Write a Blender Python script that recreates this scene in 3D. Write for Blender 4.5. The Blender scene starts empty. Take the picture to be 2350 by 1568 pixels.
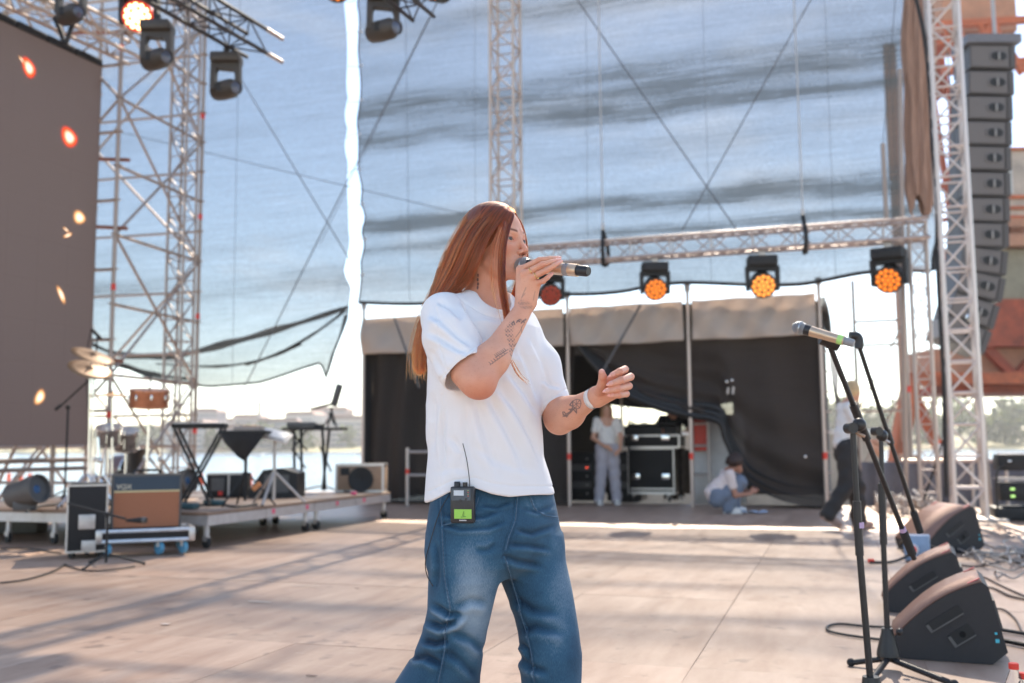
import bpy, bmesh, math, random
import numpy as np
from mathutils import Vector, Matrix, Euler
from mathutils.bvhtree import BVHTree
random.seed(7); np.random.seed(7)
R = math.radians
sc = bpy.context.scene
col = sc.collection

# ------------------------------------------------------------------ camera
CAM_H = 1.0; YAW = R(18.0); PITCH = R(5.87); ROLL = R(0.4); FOC = 2284.8; CX, CY = 1175.0, 784.0
cd = bpy.data.cameras.new('camera'); cam = bpy.data.objects.new('camera', cd); col.objects.link(cam)
cam.location = (0, 0, CAM_H); cam.rotation_euler = (R(90) + PITCH, ROLL, YAW)
cd.sensor_width = 36.0; cd.lens = 35.0; cd.clip_start = 0.05; cd.clip_end = 6000
cd.dof.use_dof = True; cd.dof.focus_distance = 2.86; cd.dof.aperture_fstop = 2.6
sc.camera = cam

# ------------------------------------------------------------------ sky and sun
SUN_AZ, SUN_EL = R(-4), R(45)          # azimuth measured from +Y towards +X
w = bpy.data.worlds.new('World'); sc.world = w; w.use_nodes = True
nt = w.node_tree; nt.nodes.clear()
sky = nt.nodes.new('ShaderNodeTexSky'); sky.sky_type = 'NISHITA'; sky.sun_disc = False
sky.sun_elevation = SUN_EL; sky.sun_rotation = SUN_AZ; sky.altitude = 20; sky.air_density = 1.0; sky.dust_density = 0.35; sky.ozone_density = 1.0
bg = nt.nodes.new('ShaderNodeBackground'); bg.inputs['Strength'].default_value = 0.102
wo = nt.nodes.new('ShaderNodeOutputWorld')
# soft cloud banks: stretched noise on the view direction, the same all round the sky
tc = nt.nodes.new('ShaderNodeTexCoord'); mp = nt.nodes.new('ShaderNodeMapping'); mp.inputs['Scale'].default_value = (2.2, 2.2, 9.0)
mp.inputs['Location'].default_value = (3.1, 1.7, 0.4)
nz = nt.nodes.new('ShaderNodeTexNoise'); nz.inputs['Scale'].default_value = 1.6; nz.inputs['Detail'].default_value = 7; nz.inputs['Roughness'].default_value = 0.55
rmp = nt.nodes.new('ShaderNodeValToRGB'); rmp.color_ramp.elements[0].position = 0.50; rmp.color_ramp.elements[1].position = 0.74
mxs = nt.nodes.new('ShaderNodeMix'); mxs.data_type = 'RGBA'; mxs.inputs[7].default_value = (8.2, 8.1, 8.0, 1)
mul = nt.nodes.new('ShaderNodeMath'); mul.operation = 'MULTIPLY'; mul.inputs[1].default_value = 0.5
nt.links.new(tc.outputs['Generated'], mp.inputs['Vector']); nt.links.new(mp.outputs[0], nz.inputs['Vector'])
nt.links.new(nz.outputs['Fac'], rmp.inputs[0]); nt.links.new(rmp.outputs[0], mul.inputs[0]); nt.links.new(mul.outputs[0], mxs.inputs[0])
nt.links.new(sky.outputs[0], mxs.inputs[6]); nt.links.new(mxs.outputs[2], bg.inputs['Color']); nt.links.new(bg.outputs[0], wo.inputs[0])
sd = bpy.data.lights.new('sun', 'SUN'); sd.energy = 5.0; sd.angle = R(0.6); sd.color = (1.0, 0.89, 0.74)
sun = bpy.data.objects.new('sun', sd); col.objects.link(sun)
sdir = Vector((math.sin(SUN_AZ) * math.cos(SUN_EL), math.cos(SUN_AZ) * math.cos(SUN_EL), math.sin(SUN_EL)))
sun.rotation_euler = (-sdir).to_track_quat('-Z', 'Y').to_euler(); sun.location = sdir * 50
vs = sc.view_settings; vs.view_transform = 'Standard'; vs.look = 'None'; vs.gamma = 1.0; vs.exposure = 1.6; vs.use_curve_mapping = False
sc.render.engine = 'CYCLES'; cy = sc.cycles
cy.use_denoising = True; cy.max_bounces = 10; cy.diffuse_bounces = 4; cy.glossy_bounces = 3; cy.transmission_bounces = 5; cy.transparent_max_bounces = 24; cy.volume_bounces = 0
cy.caustics_reflective = False; cy.caustics_refractive = False; cy.sample_clamp_indirect = 6.0
try: cy.denoiser = 'OPENIMAGEDENOISE'
except Exception: pass

# ------------------------------------------------------------------ measuring helpers: photo pixel (2350 wide) + known distance -> point in the place
CM = (Matrix.Rotation(YAW, 4, 'Z') @ Matrix.Rotation(ROLL, 4, 'Y') @ Matrix.Rotation(R(90) + PITCH, 4, 'X')).to_3x3()
CAM = Vector((0, 0, CAM_H)); FWD = Vector((-math.sin(YAW), math.cos(YAW), 0)); RGT = Vector((math.cos(YAW), math.sin(YAW), 0))
def ray(px, py): return CM @ Vector(((px - CX) / FOC, -(py - CY) / FOC, -1.0))
def at(px, py, d): r = ray(px, py); return CAM + r * (d / r.dot(FWD))
def gnd(px, py, z=0.0): r = ray(px, py); return CAM + r * ((z - CAM_H) / r.z)
def onY(px, py, Y): r = ray(px, py); return CAM + r * (Y / r.y)
def onX(px, py, X): r = ray(px, py); return CAM + r * (X / r.x)
def dep(p): return (Vector(p) - CAM).dot(FWD)

# ------------------------------------------------------------------ materials
def nodes(name):
    m = bpy.data.materials.new(name); m.use_nodes = True; n = m.node_tree; b = n.nodes['Principled BSDF']
    return m, n, b
_M = {}
def pm(name, c, rough=0.5, metal=0.0, var=0.18, scale=14.0, bump=0.0, bscale=60.0, spec=0.5, emit=None, estr=0.0, coat=0.0, stretch=None, alpha=None, trans=0.0, sheen=0.0):
    """procedural surface: base colour broken up by two noises, roughness too, optional fine relief"""
    if name in _M: return _M[name]
    m, n, b = nodes(name); L = n.links.new
    t = n.nodes.new('ShaderNodeTexCoord'); mpp = n.nodes.new('ShaderNodeMapping'); L(t.outputs['Object'], mpp.inputs[0])
    if stretch: mpp.inputs['Scale'].default_value = stretch
    a = n.nodes.new('ShaderNodeTexNoise'); a.inputs['Scale'].default_value = scale; a.inputs['Detail'].default_value = 6; a.inputs['Roughness'].default_value = 0.65
    L(mpp.outputs[0], a.inputs['Vector'])
    mr = n.nodes.new('ShaderNodeMapRange'); mr.inputs[1].default_value = 0.25; mr.inputs[2].default_value = 0.75; mr.inputs[3].default_value = 1 - var; mr.inputs[4].default_value = 1 + var
    L(a.outputs['Fac'], mr.inputs[0])
    mx = n.nodes.new('ShaderNodeMix'); mx.data_type = 'RGBA'; mx.blend_type = 'MULTIPLY'; mx.inputs[0].default_value = 1.0; mx.inputs[6].default_value = (*c, 1)
    L(mr.outputs[0], mx.inputs[7]); L(mx.outputs[2], b.inputs['Base Color'])
    mr2 = n.nodes.new('ShaderNodeMapRange'); mr2.inputs[1].default_value = 0.3; mr2.inputs[2].default_value = 0.7; mr2.inputs[3].default_value = max(0.03, rough - 0.08); mr2.inputs[4].default_value = min(1, rough + 0.1)
    L(a.outputs['Fac'], mr2.inputs[0]); L(mr2.outputs[0], b.inputs['Roughness'])
    b.inputs['Metallic'].default_value = metal; b.inputs['Specular IOR Level'].default_value = spec
    if coat: b.inputs['Coat Weight'].default_value = coat
    if sheen: b.inputs['Sheen Weight'].default_value = sheen
    if trans: b.inputs['Transmission Weight'].default_value = trans
    if bump:
        v = n.nodes.new('ShaderNodeTexNoise'); v.inputs['Scale'].default_value = bscale; v.inputs['Detail'].default_value = 4; L(mpp.outputs[0], v.inputs['Vector'])
        bp = n.nodes.new('ShaderNodeBump'); bp.inputs['Strength'].default_value = bump; bp.inputs['Distance'].default_value = 0.01
        L(v.outputs['Fac'], bp.inputs['Height']); L(bp.outputs[0], b.inputs['Normal'])
    if emit: b.inputs['Emission Color'].default_value = (*emit, 1); b.inputs['Emission Strength'].default_value = estr
    _M[name] = m; return m

# ------------------------------------------------------------------ mesh building
class MB:
    def __init__(s): s.v = []; s.f = []; s.mi = []; s.m = 0
    def add(s, v, f, mi=None):
        k = len(s.v); s.v += [Vector(p) for p in v]; s.f += [tuple(i + k for i in q) for q in f]; s.mi += [s.m if mi is None else mi] * len(f); return s
    def box(s, c, d, rot=None, bev=0.0):
        c = Vector(c); hx, hy, hz = d[0] / 2, d[1] / 2, d[2] / 2; M = Euler(rot).to_matrix() if rot is not None and not isinstance(rot, Matrix) else (rot or Matrix.Identity(3))
        if bev <= 0:
            v = [(-hx, -hy, -hz), (hx, -hy, -hz), (hx, hy, -hz), (-hx, hy, -hz), (-hx, -hy, hz), (hx, -hy, hz), (hx, hy, hz), (-hx, hy, hz)]
            f = [(0, 3, 2, 1), (4, 5, 6, 7), (0, 1, 5, 4), (1, 2, 6, 5), (2, 3, 7, 6), (3, 0, 4, 7)]
        else:
            bm = bmesh.new(); bmesh.ops.create_cube(bm, size=1.0)
            for q in bm.verts: q.co = Vector((q.co.x * d[0], q.co.y * d[1], q.co.z * d[2]))
            bmesh.ops.bevel(bm, geom=bm.edges[:], offset=min(bev, min(d) * 0.45), segments=2, affect='EDGES', profile=0.5)
            bm.verts.ensure_lookup_table(); v = [q.co.copy() for q in bm.verts]; f = [tuple(x.index for x in q.verts) for q in bm.faces]; bm.free()
        return s.add([c + M @ Vector(p) for p in v], f)
    def tube(s, pts, r, n=8, cap=True, closed=False):
        pts = [Vector(p) for p in pts]; K = len(pts); rr = r if isinstance(r, (list, tuple)) else [r] * K
        t = []
        for i in range(K):
            a = pts[i - 1] if (i > 0 or closed) else pts[i]; b = pts[(i + 1) % K] if (i < K - 1 or closed) else pts[i]
            t.append((b - a).normalized() if (b - a).length > 1e-9 else Vector((0, 0, 1)))
        u = t[0].orthogonal().normalized(); V = []; F = []
        for i in range(K):
            u = (u - t[i] * u.dot(t[i])); u = u.normalized() if u.length > 1e-6 else t[i].orthogonal().normalized()
            w_ = t[i].cross(u)
            V += [pts[i] + (u * math.cos(2 * math.pi * j / n) + w_ * math.sin(2 * math.pi * j / n)) * rr[i] for j in range(n)]
        for i in range(K if closed else K - 1):
            i2 = (i + 1) % K
            F += [(i * n + j, i * n + (j + 1) % n, i2 * n + (j + 1) % n, i2 * n + j) for j in range(n)]
        if cap and not closed: F += [tuple(range(n - 1, -1, -1)), tuple((K - 1) * n + j for j in range(n))]
        return s.add(V, F)
    def lathe(s, prof, c=(0, 0, 0), axis=(0, 0, 1), n=24, cap=True):
        """prof: (radius, distance along axis)"""
        c = Vector(c); a = Vector(axis).normalized(); u = a.orthogonal().normalized(); w_ = a.cross(u); V = []; F = []; K = len(prof)
        for r, h in prof: V += [c + a * h + (u * math.cos(2 * math.pi * j / n) + w_ * math.sin(2 * math.pi * j / n)) * r for j in range(n)]
        for i in range(K - 1): F += [(i * n + j, i * n + (j + 1) % n, (i + 1) * n + (j + 1) % n, (i + 1) * n + j) for j in range(n)]
        if cap: F += [tuple(range(n - 1, -1, -1)), tuple((K - 1) * n + j for j in range(n))]
        return s.add(V, F)
    def prism(s, outline, o, x, y, z, h0, h1):
        """2-D outline in the plane (x, y) at o, extruded along z from h0 to h1"""
        o, x, y, z = Vector(o), Vector(x), Vector(y), Vector(z); n = len(outline)
        V = [o + x * p + y * q + z * h0 for p, q in outline] + [o + x * p + y * q + z * h1 for p, q in outline]
        F = [tuple(range(n - 1, -1, -1)), tuple(range(n, 2 * n))] + [(i, (i + 1) % n, n + (i + 1) % n, n + i) for i in range(n)]
        return s.add(V, F)
    def grid(s, fn, nu, nv):
        V = [fn(i / (nu - 1), j / (nv - 1)) for j in range(nv) for i in range(nu)]
        return s.add(V, [(j * nu + i, j * nu + i + 1, (j + 1) * nu + i + 1, (j + 1) * nu + i) for j in range(nv - 1) for i in range(nu - 1)])
    def ball(s, c, r, n=12, sq=(1, 1, 1)):
        k = n // 2; P = [(0, 0, 1)] + [(math.sin(math.pi * i / k) * math.cos(2 * math.pi * j / n), math.sin(math.pi * i / k) * math.sin(2 * math.pi * j / n), math.cos(math.pi * i / k)) for i in range(1, k) for j in range(n)] + [(0, 0, -1)]
        F = [(0, 1 + j, 1 + (j + 1) % n) for j in range(n)]
        for i in range(k - 2): F += [(1 + i * n + j, 1 + (i + 1) * n + j, 1 + (i + 1) * n + (j + 1) % n, 1 + i * n + (j + 1) % n) for j in range(n)]
        e = len(P) - 1; F += [(e, 1 + (k - 2) * n + (j + 1) % n, 1 + (k - 2) * n + j) for j in range(n)]
        c = Vector(c); return s.add([c + Vector((p[0] * sq[0], p[1] * sq[1], p[2] * sq[2])) * r for p in P], F)
    def mesh(s, name, mat, smooth=True):
        me = bpy.data.meshes.new(name); me.from_pydata([tuple(p) for p in s.v], [], s.f)
        for m in (mat if isinstance(mat, (list, tuple)) else [mat]): me.materials.append(m) if m else None
        me.polygons.foreach_set('material_index', s.mi); me.polygons.foreach_set('use_smooth', [smooth] * len(s.f)); me.update()
        if smooth:
            try: me.set_sharp_from_angle(angle=R(38))
            except Exception: pass
        return me
    def build(s, name, mat, parent=None, smooth=True):
        return link(name, s.mesh(name, mat, smooth), parent)
def link(name, data, parent=None):
    o = bpy.data.objects.new(name, data); col.objects.link(o); o.parent = parent; return o
def tag(o, label=None, cat=None, group=None, kind=None):
    if label: o['label'] = label
    if cat: o['category'] = cat
    if group: o['group'] = group
    if kind: o['kind'] = kind
    return o
def thing(name, label, cat, loc=(0, 0, 0), rz=0.0, group=None, rot=None):
    o = bpy.data.objects.new(name, None); col.objects.link(o); o.location = loc; o.rotation_euler = rot if rot else (0, 0, rz); o.empty_display_size = 0.2
    return tag(o, label, cat, group)
def dup(root, loc=None, rot=None, label=None, group=None):
    """a copy of a thing with copies of its parts and sub-parts (mesh data shared)"""
    r = root.copy(); col.objects.link(r)
    if loc is not None: r.location = loc
    if rot is not None: r.rotation_euler = rot
    if label: r['label'] = label
    if group: r['group'] = group
    def rec(a, b):
        for ch in list(a.children):
            c = ch.copy(); col.objects.link(c); c.parent = b; rec(ch, c)
    rec(root, r); return r
_unit = {}
def bar(name, p0, p1, r, mat, parent, n=6):
    """one straight bar as its own object; alike bars share one mesh"""
    p0, p1 = Vector(p0), Vector(p1); d = p1 - p0; k = (mat.name, n)
    if k not in _unit:
        _unit[k] = MB().lathe([(1, 0), (1, 1)], n=n).mesh('bar', mat)
    o = link(name, _unit[k], parent); o.location = p0; o.rotation_mode = 'QUATERNION'; o.rotation_quaternion = d.to_track_quat('Z', 'Y'); o.scale = (r, r, d.length); return o
def cable(pts, r, n=6, sub=6):
    """smooth curve through points -> tube points"""
    P = [Vector(p) for p in pts]; out = []
    for i in range(len(P) - 1):
        a = P[max(0, i - 1)]; b = P[i]; c = P[i + 1]; d = P[min(len(P) - 1, i + 2)]
        for k in range(sub):
            t = k / sub; out.append(0.5 * ((2 * b) + (c - a) * t + (2 * a - 5 * b + 4 * c - d) * t * t + (3 * b - a - 3 * c + d) * t ** 3))
    return out + [P[-1]]

# ------------------------------------------------------------------ implicit surfaces for bodies and cloth (numpy surface nets)
def grid_of(lo, hi, h):
    ax = [np.arange(lo[i], hi[i] + h, h, dtype=np.float32) for i in range(3)]
    return ax, np.meshgrid(*ax, indexing='ij', sparse=True)
class Prim:
    """a rounded solid that is only evaluated near itself"""
    def __init__(s, G, lo, hi, fn, neg=False): s.G, s.lo, s.hi, s.fn, s.neg = G, lo, hi, fn, neg
    def __neg__(s): return Prim(s.G, s.lo, s.hi, s.fn, not s.neg)
    def sub(s, m):
        sl = []
        for i in range(3):
            a = np.abs(s.G[i].ravel()) if i == 1 and s.G[1].min() >= 0 else s.G[i].ravel(); w_ = np.nonzero((a >= s.lo[i] - m) & (a <= s.hi[i] + m))[0]
            sl.append(slice(w_[0], w_[-1] + 1) if len(w_) else slice(0, 0))
        return tuple(sl), [s.G[0][sl[0]], s.G[1][:, sl[1]], s.G[2][:, :, sl[2]]]
    def full(s):
        f = np.full((s.G[0].size, s.G[1].size, s.G[2].size), 1.0, np.float32); sl, g = s.sub(0.05)
        if f[sl].size: f[sl] = s.fn(g)
        return -f if s.neg else f
def _smin(a, b, k):
    h = np.clip(0.5 + 0.5 * (b - a) / k, 0, 1); return b + (a - b) * h - k * h * (1 - h)
def smin(a, b, k):
    if isinstance(a, Prim): a = a.full()
    if isinstance(b, Prim):
        sl, g = b.sub(k * 1.3 + 0.003)
        if a[sl].size: a[sl] = _smin(a[sl], b.fn(g), k)
        return a
    return _smin(a, b, k)
def smax(a, b, k):
    if isinstance(b, Prim):
        sl, g = b.sub(k * 1.3 + 0.003)
        if a[sl].size: a[sl] = -_smin(-a[sl], b.fn(g), k)      # b is the negated solid
        return a
    return -_smin(-a, -b, k)
def s_ell(G, c, r, M=None):
    c = np.asarray(c, float); R_ = np.array([max(r)] * 3) if M is not None else np.array(r)
    def fn(G):
        x, y, z = G[0] - c[0], G[1] - c[1], G[2] - c[2]
        if M is not None: x, y, z = [M[i][0] * x + M[i][1] * y + M[i][2] * z for i in range(3)]
        k0 = np.sqrt((x / r[0]) ** 2 + (y / r[1]) ** 2 + (z / r[2]) ** 2) + 1e-6
        k1 = np.sqrt((x / r[0] ** 2) ** 2 + (y / r[1] ** 2) ** 2 + (z / r[2] ** 2) ** 2) + 1e-6
        return k0 * (k0 - 1) / k1
    return Prim(G, c - R_, c + R_, fn)
def s_cap(G, a, b, ra, rb, flat=None):
    """tapered capsule; flat = (unit vector, factor): squashed along that vector"""
    a = np.array(a, float); b = np.array(b, float); d = b - a; L2 = float(d @ d); rm = max(ra, rb)
    def fn(G):
        px, py, pz = G[0] - a[0], G[1] - a[1], G[2] - a[2]
        t = np.clip((px * d[0] + py * d[1] + pz * d[2]) / L2, 0, 1)
        qx, qy, qz = px - d[0] * t, py - d[1] * t, pz - d[2] * t
        if flat is not None:
            n, k = np.array(flat[0], float), flat[1]; n = n / np.linalg.norm(n); e = (qx * n[0] + qy * n[1] + qz * n[2]) * (1 / k - 1)
            qx, qy, qz = qx + e * n[0], qy + e * n[1], qz + e * n[2]
        return np.sqrt(qx * qx + qy * qy + qz * qz) - (ra + (rb - ra) * t)
    return Prim(G, np.minimum(a, b) - rm, np.maximum(a, b) + rm, fn)
def s_rows(G, rows, cosf, sinf):
    """column of ellipse rows: (z, cx, cy, a, b), a along (cosf, sinf), b across"""
    rows = sorted(rows); Z = [r[0] for r in rows]; zz = G[2]
    f = [np.interp(zz, Z, [r[i] for r in rows]).astype(np.float32) for i in (1, 2, 3, 4)]
    x, y = G[0] - f[0], G[1] - f[1]; u = x * cosf + y * sinf; v = -x * sinf + y * cosf
    k = np.sqrt((u / f[2]) ** 2 + (v / f[3]) ** 2) + 1e-6
    k1 = np.sqrt((u / f[2] ** 2) ** 2 + (v / f[3] ** 2) ** 2) + 1e-6
    d = k * (k - 1) / k1
    return np.maximum(d, np.maximum(zz - Z[-1], Z[0] - zz))
def nets(f, ax):
    """naive surface nets -> verts, quads"""
    f = np.ascontiguousarray(f, dtype=np.float32); s = f < 0; nx, ny, nz = f.shape
    c = s[:-1].astype(np.int8) + s[1:]; c = c[:, :-1] + c[:, 1:]; c = c[:, :, :-1] + c[:, :, 1:]; act = (c > 0) & (c < 8); ii = np.argwhere(act); n = len(ii)
    idx = np.full(act.shape, -1, np.int32); idx[act] = np.arange(n, dtype=np.int32)
    cor = {(i, j, k): f[ii[:, 0] + i, ii[:, 1] + j, ii[:, 2] + k] for i in (0, 1) for j in (0, 1) for k in (0, 1)}
    acc = np.zeros((n, 3), np.float32); cnt = np.zeros(n, np.float32)
    for A in range(3):
        B, C = [(1, 2), (0, 2), (0, 1)][A]
        for ob in (0, 1):
            for oc in (0, 1):
                k0 = [0, 0, 0]; k0[B] = ob; k0[C] = oc; k1 = list(k0); k1[A] = 1; a = cor[tuple(k0)]; b = cor[tuple(k1)]; m = (a < 0) != (b < 0)
                acc[:, A] += np.where(m, a / np.where(m, a - b, 1), 0); acc[:, B] += m * ob; acc[:, C] += m * oc; cnt += m
    P = ii + acc / cnt[:, None]
    h = [a[1] - a[0] for a in ax]; V = np.stack([ax[i][0] + P[:, i] * h[i] for i in range(3)], 1)
    Q = []
    for A in range(3):
        B, C = [(1, 2), (2, 0), (0, 1)][A]
        i0 = [slice(1, -1)] * 3; i1 = [slice(1, -1)] * 3; i0[A] = slice(0, -1); i1[A] = slice(1, None)
        a = s[tuple(i0)]; b = s[tuple(i1)]; m = a != b; e = np.argwhere(m)
        if len(e) == 0: continue
        e = e.copy(); e[:, B] += 1; e[:, C] += 1; fl = a[m]
        def at_(db, dc): 
            q = e.copy(); q[:, B] -= db; q[:, C] -= dc; return idx[q[:, 0], q[:, 1], q[:, 2]]
        q = np.stack([at_(1, 1), at_(0, 1), at_(0, 0), at_(1, 0)], 1); q[~fl] = q[~fl][:, ::-1]; Q.append(q)
    Q = np.concatenate(Q); return V, Q[(Q >= 0).all(1)]
def mesh_from(name, V, Q, mat):
    me = bpy.data.meshes.new(name); me.vertices.add(len(V)); me.vertices.foreach_set('co', np.asarray(V, np.float32).ravel())
    me.loops.add(len(Q) * 4); me.loops.foreach_set('vertex_index', Q.astype(np.int32).ravel()); me.polygons.add(len(Q)); me.polygons.foreach_set('loop_start', np.arange(0, len(Q) * 4, 4, dtype=np.int32))
    try: me.polygons.foreach_set('loop_total', np.full(len(Q), 4, np.int32))
    except Exception: pass
    me.polygons.foreach_set('use_smooth', np.ones(len(Q), bool)); me.materials.append(mat); me.update(calc_edges=True); me.validate(); return me
def vnormals(V, Q):
    n = np.cross(V[Q[:, 2]] - V[Q[:, 0]], V[Q[:, 3]] - V[Q[:, 1]]); N = np.zeros_like(V)
    for k in range(4): np.add.at(N, Q[:, k], n)
    return N / (np.linalg.norm(N, axis=1, keepdims=True) + 1e-12)
def relax(V, Q, it=2, lam=0.5):
    E = np.concatenate([Q[:, [0, 1]], Q[:, [1, 2]], Q[:, [2, 3]], Q[:, [3, 0]]])
    for _ in range(it):
        S = np.zeros_like(V); c = np.zeros(len(V))
        np.add.at(S, E[:, 0], V[E[:, 1]]); np.add.at(c, E[:, 0], 1); np.add.at(S, E[:, 1], V[E[:, 0]]); np.add.at(c, E[:, 1], 1)
        V = V + lam * (S / np.maximum(c, 1)[:, None] - V)
    return V
def paint(me, name, vals):
    a = me.attributes.new(name, 'FLOAT', 'POINT'); a.data.foreach_set('value', np.asarray(vals, np.float32))
# ================================================================== common materials
M_ALU = pm('truss aluminium', (0.54, 0.45, 0.40), 0.38, 0.55, var=0.14, scale=9)
M_STEEL = pm('galvanised tube', (0.52, 0.48, 0.45), 0.45, 0.6, var=0.25, scale=12)
M_DARKT = pm('black painted truss', (0.045, 0.04, 0.04), 0.45, 0.2, var=0.3)
M_BLK = pm('matt black', (0.011, 0.0105, 0.011), 0.6, var=0.35, scale=20)
M_BLK2 = pm('black vinyl', (0.014, 0.0135, 0.014), 0.5, var=0.3, scale=40, bump=0.25, bscale=300)
M_RUB = pm('rubber', (0.02, 0.02, 0.021), 0.75)
M_CHROME = pm('chrome', (0.75, 0.74, 0.72), 0.14, 1.0, var=0.08)
M_RED = pm('red tape', (0.75, 0.05, 0.03), 0.55, var=0.15)
M_WHITE = pm('white paint', (0.75, 0.74, 0.72), 0.55, var=0.08)
M_GREY = pm('grey plastic', (0.10, 0.096, 0.093), 0.5, var=0.2)
M_WOOD = pm('raw ply', (0.30, 0.19, 0.12), 0.6, var=0.25, scale=6, stretch=(1, 8, 8))
def bx(name, c, d, mat, p, bev=0.0, rot=None): return MB().box(c, d, rot, bev).build(name, mat, p)

# ================================================================== ground, water, far shore
g = MB().box((0, -70, -1.55), (900, 190, 0.5)).build('ground', pm('quay concrete', (0.33, 0.31, 0.29), 0.8, var=0.25, scale=0.6, bump=0.4, bscale=8)); tag(g, 'concrete quay under and around the stage', kind='structure')
mw, n, b = nodes('river water'); b.inputs['Base Color'].default_value = (0.05, 0.075, 0.09, 1); b.inputs['Roughness'].default_value = 0.16; b.inputs['Specular IOR Level'].default_value = 0.6
t = n.nodes.new('ShaderNodeTexCoord'); mpp = n.nodes.new('ShaderNodeMapping'); mpp.inputs['Scale'].default_value = (0.5, 1.6, 1); nzz = n.nodes.new('ShaderNodeTexNoise'); nzz.inputs['Scale'].default_value = 0.55; nzz.inputs['Detail'].default_value = 7; bp = n.nodes.new('ShaderNodeBump'); bp.inputs['Strength'].default_value = 0.5; bp.inputs['Distance'].default_value = 0.6
n.links.new(t.outputs['Object'], mpp.inputs[0]); n.links.new(mpp.outputs[0], nzz.inputs['Vector']); n.links.new(nzz.outputs['Fac'], bp.inputs['Height']); n.links.new(bp.outputs[0], b.inputs['Normal'])
wt = MB().box((0, 1480, -2.65), (6000, 2970, 0.3)).build('water', mw); tag(wt, 'bright river behind the stage', kind='structure')
# far bank: a low strip of land with an uneven edge
bank = MB(); bank.grid(lambda u, v: Vector((-1500 + 3000 * u, 455 + 14 * math.sin(u * 37) + 6 * math.sin(u * 131) + 900 * v, -2.45 + min(1, v * 18) * (2.2 + 1.2 * math.sin(u * 23)) + 14 * v)), 160, 10)
tag(bank.build('far_bank', pm('bank grass', (0.22, 0.20, 0.10), 0.9, var=0.35, scale=0.03)), 'low far bank across the river', kind='structure')
def foliage(name, c0, c1):
    m, n, b = nodes(name); oi = n.nodes.new('ShaderNodeNewGeometry'); r_ = n.nodes.new('ShaderNodeValToRGB'); r_.color_ramp.elements[0].color = (*c0, 1); r_.color_ramp.elements[1].color = (*c1, 1)
    n.links.new(oi.outputs['Random Per Island'], r_.inputs[0]); n.links.new(r_.outputs[0], b.inputs['Base Color']); b.inputs['Roughness'].default_value = 0.7
    tr = n.nodes.new('ShaderNodeBsdfTranslucent'); n.links.new(r_.outputs[0], tr.inputs[0]); ms = n.nodes.new('ShaderNodeMixShader'); ms.inputs[0].default_value = 0.35
    n.links.new(b.outputs[0], ms.inputs[1]); n.links.new(tr.outputs[0], ms.inputs[2]); n.links.new(ms.outputs[0], n.nodes['Material Output'].inputs[0]); return m
M_LEAF = foliage('far leaves', (0.035, 0.055, 0.018), (0.11, 0.13, 0.045))
rg = np.random.default_rng(11)
def wood(n_tree, xr, yr, hr, faces):
    cs = []; k = 0
    for i in range(n_tree):
        cx, cy, hh = rg.uniform(*xr), rg.uniform(*yr), rg.uniform(*hr); w_ = hh * rg.uniform(0.28, 0.45)
        m = faces; lob = rg.normal(0, 1, (6, 3)) * np.array([w_ * 0.5, w_ * 0.5, hh * 0.22]) + np.array([cx, cy, hh * 0.55])
        p = lob[rg.integers(0, 6, m)] + rg.normal(0, 1, (m, 3)) * np.array([w_ * 0.36, w_ * 0.36, hh * 0.17]); p[:, 2] = np.clip(p[:, 2], 0.5, hh); cs.append(p)
    c = np.concatenate(cs); N_ = len(c); a = rg.normal(0, 1, (N_, 3)); a /= np.linalg.norm(a, axis=1)[:, None]; bq = np.cross(a, rg.normal(0, 1, (N_, 3))); bq /= np.linalg.norm(bq, axis=1)[:, None]; s_ = rg.uniform(0.5, 1.3, (N_, 1))
    V = np.stack([c - a * s_ - bq * s_, c + a * s_ - bq * s_, c + a * s_ + bq * s_, c - a * s_ + bq * s_], 1).reshape(-1, 3); return V, np.arange(N_ * 4).reshape(-1, 4)
V, Q = wood(120, (-30, 330), (470, 560), (13, 21), 170); V2, Q2 = wood(150, (-520, -60), (470, 600), (8, 15), 120)
me = mesh_from('far_wood', np.concatenate([V, V2]), np.concatenate([Q, Q2 + len(V)]), M_LEAF); o = link('far_wood', me); o.location.z = -0.3; tag(o, 'pale green wood along the far bank', 'wood', kind='stuff')
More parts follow.
